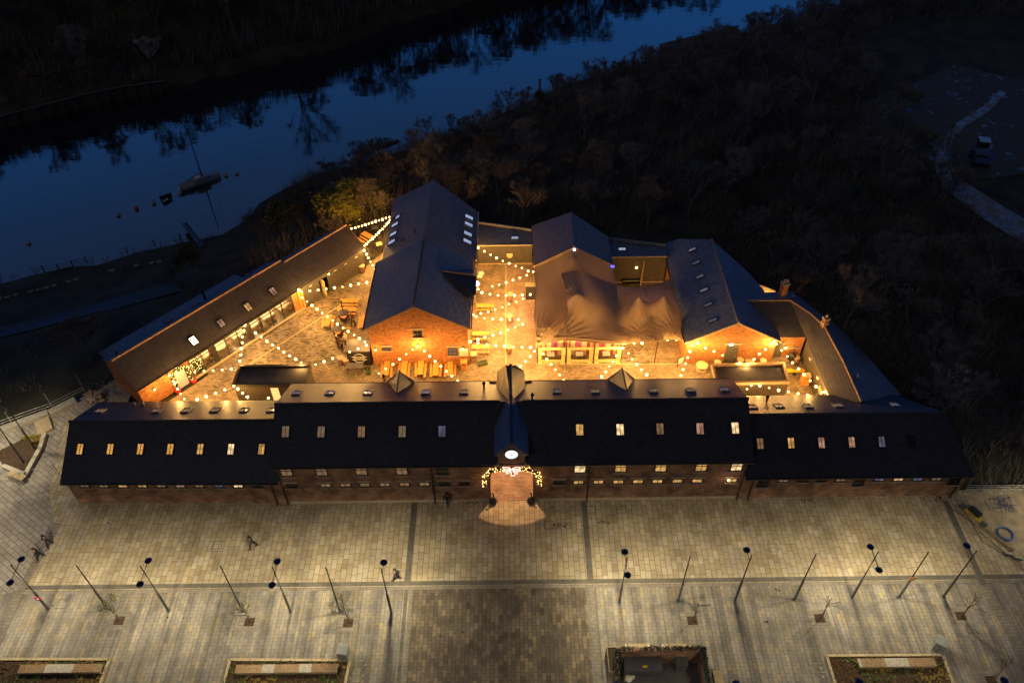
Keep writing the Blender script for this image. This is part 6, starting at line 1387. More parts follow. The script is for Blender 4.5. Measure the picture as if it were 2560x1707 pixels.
c0 = at('k', 920, 800); t = thing('yard_tank', 'grey round-topped tank with a yellow label inside the brick yard', 'tank', c0)
mb = MB(); w = 2.1
prof = [(-.75, 0), (-.75, 1.0), (-.6, 1.25), (-.3, 1.4), (0, 1.45), (.3, 1.4), (.6, 1.25), (.75, 1.0), (.75, 0)]
for (y0, z0), (y1, z1) in zip(prof, prof[1:]): mb.poly([(c0.x - w, c0.y + .7 + y1, z1), (c0.x - w, c0.y + .7 + y0, z0), (c0.x + w * .4, c0.y + .7 + y0, z0), (c0.x + w * .4, c0.y + .7 + y1, z1)])
for x, o in ((c0.x - w, 1), (c0.x + w * .4, -1)): mb.poly([(x, c0.y + .7 + y, z) for y, z in prof][::o])
mb.build('body', M['felt'], t); MB().box((c0.x - .5, c0.y + .25, 1.33), (.35, .3, .02)).build('warning_label', plain('yellow_label', (.75,.6,.03), .5), t)
c0 = at('k', 1480, 720); t = thing('yard_unit', 'small grey domed unit beside the tank in the brick yard', 'tank', c0); MB().prism([(c0.x - .45, c0.y), (c0.x + .4, c0.y), (c0.x + .4, c0.y + 1.2), (c0.x - .45, c0.y + 1.2)], 0, 1.2).slab([(c0.x - .5, c0.y - .05, 1.22), (c0.x + .45, c0.y - .05, 1.22), (c0.x + .45, c0.y + 1.25, 1.35), (c0.x - .5, c0.y + 1.25, 1.35)], .08).build('body', M['felt'], t); MB().tube((c0.x + .1, c0.y + .7, 1.3), (c0.x + .1, c0.y + .7, 1.42), .1, .1, 10).build('cap', M['galv'], t)
c0 = at('k', 520, 860); t = thing('rag_sack', 'crumpled white sack lying in the brick yard', 'sack', c0); MB().sphere((c0.x, c0.y, .2), .35, 8, sz=.6).sphere((c0.x + .3, c0.y + .15, .15), .25, 7, sz=.6).build('cloth', M['white'], t)
c0 = at('k', 225, 560); bx('timber_trough', 'planter', 'dark timber trough against the outside of the brick yard', c0, (.8, 2.0, .7), 0, M['wood'])
c0 = at('k', 2150, 840); t = thing('slatted_bench', 'pale slatted bench to the right of the brick yard, cut by the bottom edge', 'bench', c0, 0, 'short benches behind the brick yard'); mb = MB()
for k in range(9): mb.box((c0.x, c0.y - .9 + k * .16, .46), (.7, .11, .05))
mb.build('seat', M['wood_pale'], t); MB().box((c0.x, c0.y - .25, .22), (.6, 1.4, .42)).build('plinth', M['stone'], t)
# manhole covers
for r, x, y in (('I', 1485, 170), ('I', 425, 572), ('G', 540, 1290), ('G', 1685, 1325), ('H', 290, 1470), ('H', 1265, 1310), ('G', 1108, 1173), ('G', 868, 1176)):
    p = at(r, x, y); mb = MB()
    for s in (-1, 1): mb.box((p.x + s * .4, p.y, .024), (.05, .85, .006)); mb.box((p.x, p.y + s * .4, .024), (.85, .05, .006))
    o = mb.build('manhole_cover', M['band'], None); tag(o, kind='structure')
# ================================================================== left edge: steps, beds, fences
bd = [at('i', -60, 1060), at('i', 300, 880), at('i', 600, 830), at('i', 540, 1020), at('i', 350, 1365), at('i', 60, 1250)]
t = thing('left_bed', 'dark planted bed with a sandstone edge left of the range, two poles in it', 'flower bed', bd[4], 0)
MB().poly([(p.x, p.y, .08) for p in bd]).build('soil', M['soil'], t)
mb = MB()
for p, q in zip(bd[2:], bd[3:]): mb.bar((p.x, p.y, .2), (q.x, q.y, .2), .4, .45)
mb.build('kerb', M['galv2'], t)
mb = MB(); rg = random.Random(3)
for _ in range(260):
    p = bd[1].lerp(bd[2], rg.random()).lerp(bd[3], rg.random() * .55); o = Vector((p.x, p.y, .1))
    for _ in range(5): a_ = rg.random() * 6.28; e = Vector((math.cos(a_), math.sin(a_), rg.uniform(.5, 1.5))) * .22; w = Vector((-math.sin(a_), math.cos(a_), 0)) * .06; mb.add([o, o + e * .6 + w, o + e, o + e * .6 - w], [(0, 1, 2, 3)])
mb.build('low_plants', M['leaf_gold'], t)['kind'] = 'stuff'
t = thing('timber_bench', 'pale slatted timber bench across the corner of the left bed', 'bench', at('i', 210, 1350), 0); p, q = at('i', 110, 1310, .5), at('i', 310, 1380, .5); mb = MB()
for k in range(7): a = p.lerp(q, (k + .5) / 7); mb.box((a.x, a.y, .47), (.3, .62, .06), -.5)
mb.build('seat', M['wood_pale'], t); MB().bar((p.x, p.y, .22), (q.x, q.y, .22), .5, .42).build('plinth', M['galv2'], t)
# low retaining wall and steps
t = thing('retaining_wall', 'low sandstone retaining wall beside the left walkway and steps', 'wall', at('i', 640, 540), 0)
p = [at('i', -60, 800), at('i', 640, 545)]; MB().bar((p[0].x, p[0].y, .2), (p[1].x, p[1].y, .2), .7, .4).build('lower_run', M['galv2'], t)
p = [at('i', 660, 560), at('i', 1000, 385)]; MB().bar((p[0].x, p[0].y, .22), (p[1].x, p[1].y, .22), .8, .44).build('upper_run', M['galv2'], t)
t = thing('stone_steps', 'flight of four pale stone steps between the left walkway levels', 'steps', at('i', 570, 700), 0)
for k in range(4): a, b = at('i', 490 + k * 38, 640 - k * 8), at('i', 545 + k * 38, 830 - k * 18); MB().bar((a.x, a.y, .06 + .03 * k), (b.x, b.y, .06 + .03 * k), .62, .1 + .06 * k).build('step', M['stone'], t)
# scaffold rails on the left drop
def rails(name, lab, posts, tops, rail_h, mat, group='tube rail fences', stub=None):
    t = thing(name, lab, 'fence', (posts[0].x, posts[0].y, posts[0].z), 0, group)
    for p, h in zip(posts, tops): MB().tube(p, p + Vector((0, 0, h)), .035, .035, 6).build('post', mat, t)
    for h in rail_h: MB().path([p + Vector((0, -.05, h)) for p in posts], .035, 5).build('rail', mat, t)
lr = [at('i', -250, 860), at('i', 175, 690), at('i', 710, 500), at('i', 1130, 290)]
rails('scaffold_rail', 'yellowish scaffold-tube rail along the drop on the left', lr, (2.0, 2.0, 2.6, 2.9), (1.15, .8), M['galv'])
# toppled site fence panels
def panel(name, lab, a, b, h, z0=0.0, lean=(0, 0)):
    t = thing(name, lab, 'fence panel', (a.x, a.y, z0), 0, 'steel site fence panels'); u = Vector((lean[0], lean[1], h)); a = Vector((a.x, a.y, z0)); b = Vector((b.x, b.y, z0))
    MB().path([a, a + u, b + u, b, a], .03, 5).build('frame', M['galv'], t); mb = MB(); n = 14
    for k in range(1, n): p = a.lerp(b, k / n); mb.tube(p, p + u, .005, .005, 3, caps=False)
    for k in range(1, 6): mb.tube(a + u * k / 6, b + u * k / 6, .005, .005, 3, caps=False)
    mb.build('mesh_infill', M['steel'], t)
panel('site_fence_panel', 'steel site fence panel standing beside the left bed', at('i', 260, 1500), at('i', -80, 1290), 1.9, .02)
panel('site_fence_panel', 'steel site fence panel between the left bed and the range corner', at('i', 265, 1500), at('i', 800, 1370), 1.9, .02, (.0, .0))
# building rubble left of the hall end
t = thing('timber_pile', 'heap of broken boards and blocks by the left end of the range', 'pile', at('i', 1230, 330), 0); rg = random.Random(9); mb = MB()
for k in range(46): p = at('i', 1160 + rg.random() * 190, 290 + rg.random() * 120); M3 = Matrix.Rotation(rg.random() * 3, 3, 'Z') @ Matrix.Rotation(rg.uniform(-.3, .3), 3, 'X'); mb.box((p.x, p.y, .12 + rg.random() * .35), (rg.uniform(.3, 1.0), rg.uniform(.1, .35), rg.uniform(.06, .2)), M=M3, mi=k % 3)
o = mb.build('boards', [M['wood_pale'], M['galv2'], M['wood']], t); o['kind'] = 'stuff'
t = thing('steel_cages', 'tangle of bent steel mesh on the slabs below the hall end', 'mesh pile', at('i', 1420, 230), 0); mb = MB()
for k in range(26): p = at('i', 1300 + rg.random() * 230, 110 + rg.random() * 200); q = p + Vector((rg.uniform(-1, 1), rg.uniform(-1, 1), rg.uniform(.1, .8))); mb.tube(p, q, .02, .02, 4)
mb.build('bars', M['galv'], t)['kind'] = 'stuff'
# ================================================================== right edge: rails, digger bucket, hose
rr = [at('j', 315, 340, -.2), at('j', 590, 345, -.2), at('j', 1110, 345, -.2), at('j', 1650, 340, -.2)]
rails('scaffold_rail', 'scaffold-tube rail running right from the slanted end of the range', rr, (2.5, 2.3, 2.3, 2.3), (1.3, 1.0, .7), M['galv'])
bk = thing('digger_bucket', 'yellow and black digger bucket lying on the slabs at the right', 'bucket', at('j', 460, 740), 0)
p = at('j', 460, 730); rz = R(-60); Mx = Matrix.Rotation(rz, 3, 'Z')
MB().box(p + Vector((0,0,.35)), (1.6, .5, .12), M=Mx).box(p + Mx @ Vector((0, .25, .2)), (1.6, .08, .4), M=Mx).build('shell', plain('digger_yellow', (.50,.36,.04), .6), bk); MB().box(p + Mx @ Vector((-.1, .28, .45)), (1.1, .6, .3), M=Mx).build('inner', M['black'], bk)
for k in range(2): MB().box(p + Mx @ Vector(((-1.1, .1), (1.1, 0))[k]).to_3d() + Vector((0,0,.2)), (.5, .35, .35), M=Mx).build('lug', M['steel'], bk)
hs = thing('hose_coil', 'large coil of bright blue pipe lying on the sandy ground', 'hose', at('j', 995, 1015), 0); c = at('j', 995, 1015); mb = MB(); rg = random.Random(2)
bl = plain('blue_pipe', (.05,.15,.40), .5)
for k in range(7):
    r0 = .62 + .05 * (k % 3) + rg.uniform(-.02, .02); z = .06 + .05 * (k // 3); pts = [Vector((c.x + r0 * math.cos(a) , c.y + r0 * math.sin(a) * .98, z)) for a in [2 * math.pi * i / 28 for i in range(29)]]; mb.path(pts, .035, 5)
mb.build('coils', bl, hs)
hs = thing('blue_netting', 'messy heap of faded blue netting near the right rail', 'netting', at('j', 970, 540), 0); c = at('j', 970, 540); mb = MB()
for k in range(30): a = rg.random() * 6.28; q = c + Vector((rg.gauss(0, .4), rg.gauss(0, .4), rg.uniform(.02, .3))); mb.path([q, q + Vector((rg.gauss(0, .3), rg.gauss(0, .3), .05)), q + Vector((rg.gauss(0, .4), rg.gauss(0, .4), 0))], .02, 4)
mb.build('strands', plain('faded_blue_net', (.10,.14,.26), .7), hs)['kind'] = 'stuff'
M['sand'] = plain('sandy_made_ground', (.36,.30,.21), .95, var=.2, scale=1.2, bump=.4)
sheet('bare_ground', [at('j', 350, 390).xy, at('j', 520, 760).xy, at('j', 880, 960).xy, at('j', 1307, 1420).xy, (60, 30), (60, 43.9)], .024, M['sand'])
for (x0, y0, x1, y1, lab) in ((620, 890, 1130, 1290, 'long rusty steel beam lying beside the blue coil'), (430, 560, 560, 680, 'short dark beam near the digger bucket')):
    a, b = at('j', x0, y0), at('j', x1, y1); t = thing('steel_beam', lab, 'beam', a, 0, 'beams left on the ground'); MB().bar((a.x, a.y, .08), (b.x, b.y, .08), .16, .03).bar((a.x, a.y, .2), (b.x, b.y, .2), .16, .03).bar((a.x, a.y, .14), (b.x, b.y, .14), .03, .1).build('flanges', M['wood'], t)
for x, y, lab in ((1040, 1345, 'grey concrete block by the thin pipes at the right edge'), (1195, 1410, 'dark concrete block nearest the right edge')):
    a = at('j', x, y); t = thing('concrete_block', lab, 'block', a, 0, 'blocks left on the ground'); MB().box(a + Vector((0, 0, .1)), (.75, .25, .2), -.3).build('body', M['steel'], t); MB().box(a + Vector((0, 0, .22)), (.6, .16, .04), -.3).build('rib', M['galv2'], t)
t = thing('cable_run', 'pair of thin dark cables snaking over the slabs from the range corner', 'cable', at('j', 0, 480)); mb = MB()
mb.path([Vector((*at('j', x, y).xy, .05)) for x, y in ((-60, 440), (120, 600), (420, 800), (640, 1150), (960, 1330), (1300, 1600))], .02, 5).path([Vector((*at('j', x, y).xy, .05)) for x, y in ((170, 430), (400, 760), (560, 950), (900, 1250), (1300, 1540))], .02, 5).build('strands', M['cable'], t)

# ================================================================== river bank things
def onw(r, x, y): return at(r, x, y, WZ)
bt = thing('sailing_boat', 'old white-hulled sailing boat moored on the river, single mast', 'boat', onw('o', 900, 960), 0)
s0, s1 = onw('o', 330, 1090), onw('o', 1480, 690); ax = (s1 - s0); L = ax.length; rz = math.atan2(ax.y, ax.x); bt.location = (s0 + s1) / 2; bt.rotation_euler = (0, 0, rz); print('boat', L)
def hull(mb, L, B, H, n=14, z0=0.0, mi=0):
    rows = []
    for i in range(n + 1):
        u = i / n; x = -L / 2 + L * u; w = B / 2 * max(.03, max(0, math.sin(math.pi * (.22 + .78 * u))) ** .75); sh = H * (1 + .35 * (2 * u - 1) ** 2)
        rows.append([(x, -w, sh), (x, -w * .85, sh * .4), (x, -w * .3, -.35), (x, w * .3, -.35), (x, w * .85, sh * .4), (x, w, sh)])
    vs = [p for r in rows for p in r]; fs = [(i*6+j, (i+1)*6+j, (i+1)*6+j+1, i*6+j+1) for i in range(n) for j in range(5)]; fs += [tuple(range(6))[::-1], tuple(range(n*6, n*6+6))]
    mb.add([(a, b, c + z0) for a, b, c in vs], fs, mi, True); return rows
mb = MB(); rows = hull(mb, L, L * .27, .62); mb.build('hull', plain('white_hull', (.88,.85,.86), .35), bt, local=True)
mb = MB()
for a, b in zip(rows, rows[1:]): mb.poly([(a[0][0], a[0][1] * .93, a[0][2] + .01), (b[0][0], b[0][1] * .93, b[0][2] + .01), (b[5][0], b[5][1] * .93, b[5][2] + .01), (a[5][0], a[5][1] * .93, a[5][2] + .01)])
mb.build('deck', plain('deck_planks', (.22,.21,.22), .8), bt, local=True)
cb = MB().prism([(-L * .12, -.65), (L * .2, -.5), (L * .2, .5), (-L * .12, .65)], .7, 1.3).build('cabin', plain('cabin_grey', (.3,.3,.34), .6), bt, local=True); MB().box((-L * .02, 0, 1.33), (.8, .7, .08)).build('hatch', M['white'], cb, local=True)
MB().tube((L * .08, 0, 1), (L * .08, 0, 9.6), .11, .06, 8).build('mast', M['frame_dark'], bt, local=True)
mb = MB()
for e in ((L * .48, 0, 1.2), (-L * .46, 0, 1.3), (L * .06, 1.3, 1.0), (L * .06, -1.3, 1.0)): mb.tube((L * .08, 0, 9.4), e, .015, .015, 3)
mb.build('rigging', M['steel'], bt, local=True)
mb = MB()
for a, b in zip(rows[5:], rows[6:]):
    for j in (0, 5): mb.tube(Vector(a[j]) + Vector((0, 0, .6)), Vector(b[j]) + Vector((0, 0, .6)), .025, .025, 4); mb.tube(Vector(a[j]), Vector(a[j]) + Vector((0, 0, .6)), .02, .02, 4)
mb.build('guard_rail', M['galv'], bt, local=True); MB().tube((-L * .3, 0, 1.25), (L * .07, 0, 1.9), .07, .06, 6).build('boom', M['frame_dark'], bt, local=True)
for (x0, y0, x1, y1), lab, mt in (((1475, 735, 1575, 690), 'black inflatable tender moored beside the sailing boat', 'iron'), ((1495, 765, 1580, 722), 'small open white-seated rowing boat beside the black tender', 'steel')):
    a, b = onw('W', x0, y0), onw('W', x1, y1); ax = b - a; t = thing('rowing_boat', lab, 'boat', (a + b) / 2, math.atan2(ax.y, ax.x), 'small boats by the sailing boat'); mb = MB(); rws = hull(mb, ax.length, .85, .35, 10)
    mb.build('hull', M[mt], t, local=True); MB().box((0, 0, .30), (.22, .55, .04)).box((-ax.length * .3, 0, .30), (.2, .5, .04)).build('thwart', M['white' if mt == 'steel' else 'iron'], t, local=True)
for r, x, y, lab, mt in (('W', 2172, 497, 'pale mooring buoy beyond the bow of the sailing boat, outer one', 'buoy'), ('W', 2073, 513, 'pale mooring buoy beyond the bow of the sailing boat, inner one', 'buoy'), ('W', 1653, 680, 'pale buoy under the stern of the sailing boat', 'buoy'), ('W', 1410, 768, 'pale buoy just left of the two small boats', 'buoy'), ('W', 1253, 820, 'only red mooring buoy in the row', 'buoyr'), ('W', 1086, 878, 'pale mooring buoy left of the red one', 'buoy'), ('W', 260, 1135, 'lone pale buoy far left on the river', 'buoy')):
    if 'buoy' not in M: M['buoy'] = plain('pale_pink_buoy', (.42,.33,.32), .5); M['buoyr'] = plain('red_buoy', (.6,.05,.04), .5)
    p = onw(r, x, y); t = thing('mooring_buoy', lab, 'buoy', p, 0, 'mooring buoys'); MB().sphere(p + Vector((0,0,.15)), .38, 12).build('float', M[mt], t); MB().tube(p + Vector((0,0,.5)), p + Vector((0,0,.62)), .06, .06, 6).build('ring', M['iron'], t)
a, b = onw('N', -20, 770), onw('N', 185, 692); t = thing('floating_log', 'long dark timber floating by the near bank', 'log', (a + b) / 2); MB().tube(a + Vector((0,0,.1)), b + Vector((0,0,.15)), .35, .3, 8).build('trunk', M['bark'], t); MB().tube(b, b + Vector((1.0, -.6, .5)), .12, .05, 6).build('stub', M['bark'], t)
# riverside post fence, gangway, coping
def bank(r, pts): return [att(r, x, y) for x, y in pts]
pts = [att('W', x, y + 14) for x, y in ((-60, 1465), (95, 1420), (220, 1400), (410, 1385), (545, 1365), (675, 1335), (800, 1300), (930, 1270), (1055, 1245), (1175, 1215), (1300, 1180), (1425, 1150), (1545, 1115), (1665, 1088), (1750, 1075))]
t = thing('bank_fence', 'line of thin dark posts and wire along the left river bank', 'fence', pts[0]);
for p in pts: MB().box(p + Vector((0,0,.6)), (.12, .12, 1.3)).build('post', M['frame_dark'], t)
MB().path([p + Vector((0,0,1.0)) for p in pts], .03, 4).path([p + Vector((0,0,.55)) for p in pts], .03, 4).build('wire', M['steel'], t)
a, b = att('W', 1860, 1175), att('W', 1700, 1050); b.z = WZ + .5; a.z += .3; t = thing('gangway', 'narrow railed gangway sloping from the bank down to the water', 'gangway', a); b = a.lerp(b, .75); mb = MB().bar(a, b, .8, .08); mb.build('deck', M['iron'], t); n = (b - a).cross(Vector((0,0,1))).normalized() * .42
for s in (-1, 1): MB().path([a + n * s + Vector((0,0,1)), b + n * s + Vector((0,0,1))], .035, 5).path([a + n * s, a + n * s + Vector((0,0,1))], .03, 4).path([b + n * s, b + n * s + Vector((0,0,1))], .03, 4).build('handrail', M['galv'], t)
t = thing('stone_coping', 'broken line of pale coping stones above the left river bank', 'wall', att('O', 400, 470), 0)
mb = MB(); rg = random.Random(4)
for seg in (((0, 590), (820, 378)), ((1100, 310), (1180, 296)), ((1340, 262), (1640, 205))):
    a, b = att('O', *seg[0]), att('O', *seg[1]); L = (b - a).length; n = int(L / .9)
    for k in range(n):
        p = a.lerp(b, k / n); p.z = hgt(p.x, p.y)
        if rg.random() < .85: mb.box(p + Vector((0, 0, .1)), (.75, .45, .3), math.atan2(b.y - a.y, b.x - a.x) + rg.uniform(-.1, .1))
mb.build('stones', plain('weathered_coping', (.22,.18,.16), .9), t)['kind'] = 'stuff'
def drape(name, quadL, quadR, mat, dz=.08, n=24):
    mb = MB(); vs = []
    for k in range(n + 1):
        u = k / n * (len(quadL) - 1); i = min(int(u), len(quadL) - 2); a = quadL[i].lerp(quadL[i+1], u - i); b = quadR[i].lerp(quadR[i+1], u - i)
        for j in range(5): p = a.lerp(b, j / 4); vs.append((p.x, p.y, hgt(p.x, p.y) + dz))
    mb.add(vs, [(k*5+j, k*5+j+1, (k+1)*5+j+1, (k+1)*5+j) for k in range(n) for j in range(4)], 0, True); o = mb.build(name, mat); o['kind'] = 'structure'; return o
M['tarmac'] = plain('damp_tarmac', (.05,.052,.065), .35, var=.1)
drape('riverside_path', bank('O', [(-300, 950), (150, 825), (720, 690), (1300, 530), (1700, 425)]), bank('O', [(-300, 1045), (300, 890), (940, 715), (1640, 545), (1800, 500)]), M['tarmac'], .12, 30)
def muddy(name, dry, wet, sc, thr, stretch=(1, 1, 1)):
    m, nt, b = newmat(name); N = nt.nodes.new; L = nt.links.new; setp(b, .8)
    tc = N('ShaderNodeTexCoord'); mp = N('ShaderNodeMapping'); mp.inputs['Scale'].default_value = stretch; L(tc.outputs['Object'], mp.inputs[0]); no = N('ShaderNodeTexNoise'); no.inputs['Scale'].default_value = sc; no.inputs['Detail'].default_value = 5; no.inputs['Distortion'].default_value = 1.2; L(mp.outputs[0], no.inputs['Vector'])
    cr = N('ShaderNodeValToRGB'); cr.color_ramp.elements[0].position = thr; cr.color_ramp.elements[1].position = thr + .05; L(no.outputs['Fac'], cr.inputs[0])
    L(mixc(nt, dry, wet, cr.outputs[0]), b.inputs['Base Color']); mr = N('ShaderNodeMapRange'); mr.inputs[3].default_value = .9; mr.inputs[4].default_value = .3; L(cr.outputs[0], mr.inputs[0]); L(mr.outputs[0], b.inputs['Roughness']); b.inputs['IOR'].default_value = 1.6
    return m
M['track'] = muddy('wet_haul_track', (.16,.155,.16), (.15,.165,.20), .8, .5); M['mud'] = muddy('puddled_earth', (.055,.05,.042), (.06,.065,.08), .5, .60)
drape('haul_road', [att('L', *q) for q in ((1700, 1560), (1300, 1330), (1000, 1140), (880, 1010), (840, 900), (960, 700), (1180, 560), (1300, 430))], [att('L', *q) for q in ((1500, 1640), (1130, 1420), (840, 1190), (750, 1060), (740, 930), (880, 680), (1130, 520), (1250, 400))], M['track'], .16, 50)
drape('muddy_ground', [att('L', *q) for q in ((100, 500), (500, 380), (900, 200), (1443, 330))], [att('L', *q) for q in ((250, 700), (700, 950), (1100, 1100), (1500, 1050))], M['mud'], .1, 30)
# dumper
p = att('L', 1080, 960); dm = thing('dumper_truck', 'site dumper parked on the muddy ground at the far right', 'dumper', p, R(75)); 
MB().box((0, 0, 1.0), (3.6, 1.6, .5)).build('chassis', M['iron'], dm, local=True)
MB().add([(-2.3, -1.1, 1.1), (-.2, -.9, 1.1), (-.2, .9, 1.1), (-2.3, 1.1, 1.1), (-2.6, -1.3, 2.2), (-.1, -1.2, 2.3), (-.1, 1.2, 2.3), (-2.6, 1.3, 2.2)], [(0, 3, 2, 1), (0, 1, 5, 4), (1, 2, 6, 5), (2, 3, 7, 6), (3, 0, 4, 7)]).build('skip', plain('blue_skip', (.10,.16,.34), .4), dm, local=True)
cb = MB().box((1.0, 0, 2.2), (1.2, 1.3, 1.6)).build('cab', M['black'], dm, local=True); MB().box((1.0, 0, 3.05), (1.5, 1.5, .12)).build('cab_roof', M['galv'], cb, local=True)
for sx in (-1.2, 1.2):
    for sy in (-.9, .9): MB().tube((sx, sy - .18, .62), (sx, sy + .18, .62), .62, .62, 16).tube((sx, sy - .2, .62), (sx, sy + .2, .62), .25, .25, 10, 1).build('wheel', [M['black'], M['steel']], dm, local=True)
# jetty on the far part of the near bank
q = [onw('N', 1462, 262), onw('N', 1850, 168), onw('N', 1835, 225), onw('N', 1560, 305)]; t = thing('stone_jetty', 'low stone jetty jutting into the river on the wooded bank, puddles on top', 'jetty', q[0])
MB().prism([(p.x, p.y) for p in q], WZ - 1, WZ + 2.0).build('body', plain('jetty_stone', (.12,.10,.10), .9, var=.3, scale=.6), t); MB().prism([tuple((p.lerp((q[0] + q[2]) / 2, .12)).xy) for p in q], WZ + 2.0, WZ + 2.08).build('top', M['mud'], t)
for r, x, y in (('N', 1199, 368), ('N', 1337, 330), ('N', 880, 455)):
    p = onw(r, x, y); t = thing('mooring_post', 'dark timber post at the wooded water edge, %s' % {1199: 'middle one of three', 1337: 'nearest the stone jetty', 880: 'farthest from the jetty'}[x], 'post', p, 0, 'old timber mooring posts'); MB().tube(p + Vector((0,0,-.8)), p + Vector((0,0,2.6)), .25, .2, 8).build('shaft', M['bark'], t); MB().tube(p + Vector((0,0,2.6)), p + Vector((0,0,2.75)), .27, .24, 8).build('cap', M['iron'], t)
# far bank: sheet piles and rock face
a = [at('M', x, y, WZ) for x, y in ((0, 850), (230, 790), (600, 690), (860, 640), (1110, 605))]; t = thing('sheet_pile_wall', 'dark corrugated sheet-pile wall along the foot of the far bank', 'wall', a[0]); mb = MB()
for p, q in zip(a, a[1:]):
    n = int((q - p).length / 1.1)
    for k in range(n): u, v = p.lerp(q, k / n), p.lerp(q, (k + 1) / n); o = Vector((0, .35 * (k % 2), 0)); mb.poly([u + o, v + o, v + o + Vector((0, 0, 2.4)), u + o + Vector((0, 0, 2.4))]); mb.poly([v + o, v + Vector((0, .35 * ((k + 1) % 2), 0)), v + Vector((0, .35 * ((k + 1) % 2), 2.4)), v + o + Vector((0, 0, 2.4))])
mb.build('piles', plain('rusty_piles', (.055,.04,.032), .8), t); MB().path([p + Vector((0, 0, 2.45)) for p in a], .16, 5).build('capping', M['steel'], t)
def outcrop(r, quad, lab, c):
    P_ = [att(r, *q_) for q_ in quad]; t = thing('rock_face', lab, 'rock', P_[0], 0, 'pale rock faces on the far bank'); mb = MB(); rg = random.Random(len(lab)); n = 9
    vs = []
    for j in range(n + 1):
        for i in range(n + 1):
            p = P_[0].lerp(P_[1], i / n).lerp(P_[3].lerp(P_[2], i / n), j / n); vs.append(p + Vector((rg.uniform(-.5, .5), -1.2 + rg.uniform(-.6, .6), rg.uniform(-.4, .6))))
    mb.add(vs, [(j*(n+1)+i, j*(n+1)+i+1, (j+1)*(n+1)+i+1, (j+1)*(n+1)+i) for j in range(n) for i in range(n)]); mb.build('face', plain('pale_rock', c, .9, var=.4, scale=.4), t)
outcrop('M', [(880, 245), (1058, 215), (1045, 310), (985, 360)], 'pale wedge of bare rock high on the far bank', (.20,.16,.17))
outcrop('M', [(0, 480), (780, 340), (830, 440), (40, 650)], 'long brown rock face streaked with pale runs on the far bank', (.055,.04,.032))
outcrop('M', [(0, 620), (60, 612), (75, 660), (0, 680)], 'small pale rock at the left edge of the far bank', (.24,.2,.19))

# ================================================================== woodland
M['twig'] = plain('bare_grey_twigs', (.165,.15,.142), .9, var=.3, scale=.3); M['twig_red'] = plain('bare_brown_twigs', (.15,.125,.108), .9, var=.3, scale=.3); M['evergreen'] = plain('olive_evergreen', (.26,.24,.02), .8, var=.55, scale=1.5); M['pine'] = plain('dark_evergreen', (.03,.045,.02), .9, var=.5, scale=1)
def make_tree(seed, H, mat, dens=1.0, spread=.48, leafy=None):
    rg = random.Random(seed); t = thing('bare_tree', 'x', 'tree', (0, 0, -100)); mb = MB(); mb.tube((0,0,-1), (0,0,H * .22), H * .022, H * .016, 7); mb.build('trunk', M['bark'], t, local=True)
    mb = MB(); tips = []
    for k in range(4): grow(mb, Vector((0, 0, H * .2)), Vector((rg.gauss(0, .45), rg.gauss(0, .45), 1)).normalized(), H * .20, H * .011, 4, rg, tips, 4, spread, .2, (2, 3), .8)
    for q, d in tips:                         # fine twig sprays
        for _ in range(int(10 * dens)):
            nd = (d + Vector((rg.gauss(0, .5), rg.gauss(0, .5), rg.gauss(0, .4) + .15))).normalized(); e = q + nd * rg.uniform(.05, .11) * H; w = nd.orthogonal().normalized() * .022
            mb.add([q - w, q + w, e], [(0, 1, 2)]); 
            m_ = q.lerp(e, .45); e2 = m_ + (nd + Vector((rg.gauss(0, .6), rg.gauss(0, .6), .1))).normalized() * .05 * H; mb.add([m_ - w * .7, m_ + w * .7, e2], [(0, 1, 2)])
    cr = mb.build('crown', mat, t, local=True)
    if leafy:
        mb = MB()
        for q, d in tips:
            for _ in range(16):
                c = q + Vector((rg.gauss(0, .055), rg.gauss(0, .055), rg.gauss(0, .05))) * H; a = Vector((rg.gauss(0, 1), rg.gauss(0, 1), rg.gauss(0, 1))).normalized(); b = a.orthogonal().normalized(); s = rg.uniform(.08, .17)
                mb.add([c + a * s, c + b * s * .6, c - a * s, c - b * s * .6], [(0, 1, 2, 3)])
        mb.build('leaves', leafy, cr, local=True)
    return t
protos = [make_tree(11, 9, M['twig']), make_tree(12, 8, M['twig_red']), make_tree(13, 10, M['twig'], .8, .4), make_tree(14, 7, M['twig_red'], 1.2, .6)]
ever = make_tree(21, 6, M['twig'], .3, .55, M['evergreen']); darkever = make_tree(22, 7, M['twig'], .3, .5, M['pine'])
USED = set()
def put(pr, x, y, s, rz, lab, group, name='bare_tree'):
    z = hgt(x, y)
    if pr.name not in USED: c = pr; USED.add(pr.name); c.location = (x, y, z - .1); c.rotation_euler = (0, 0, rz); c['label'] = lab; c['group'] = group
    else: c = clone(pr, (x, y, z - .1), rz, lab, group)
    c.scale = (s, s, s * rnd.uniform(.9, 1.1)); return c
G1, G2, G3 = 'bare trees of the wood behind the buildings', 'bare trees on the far river bank', 'trees close behind the buildings on the left'
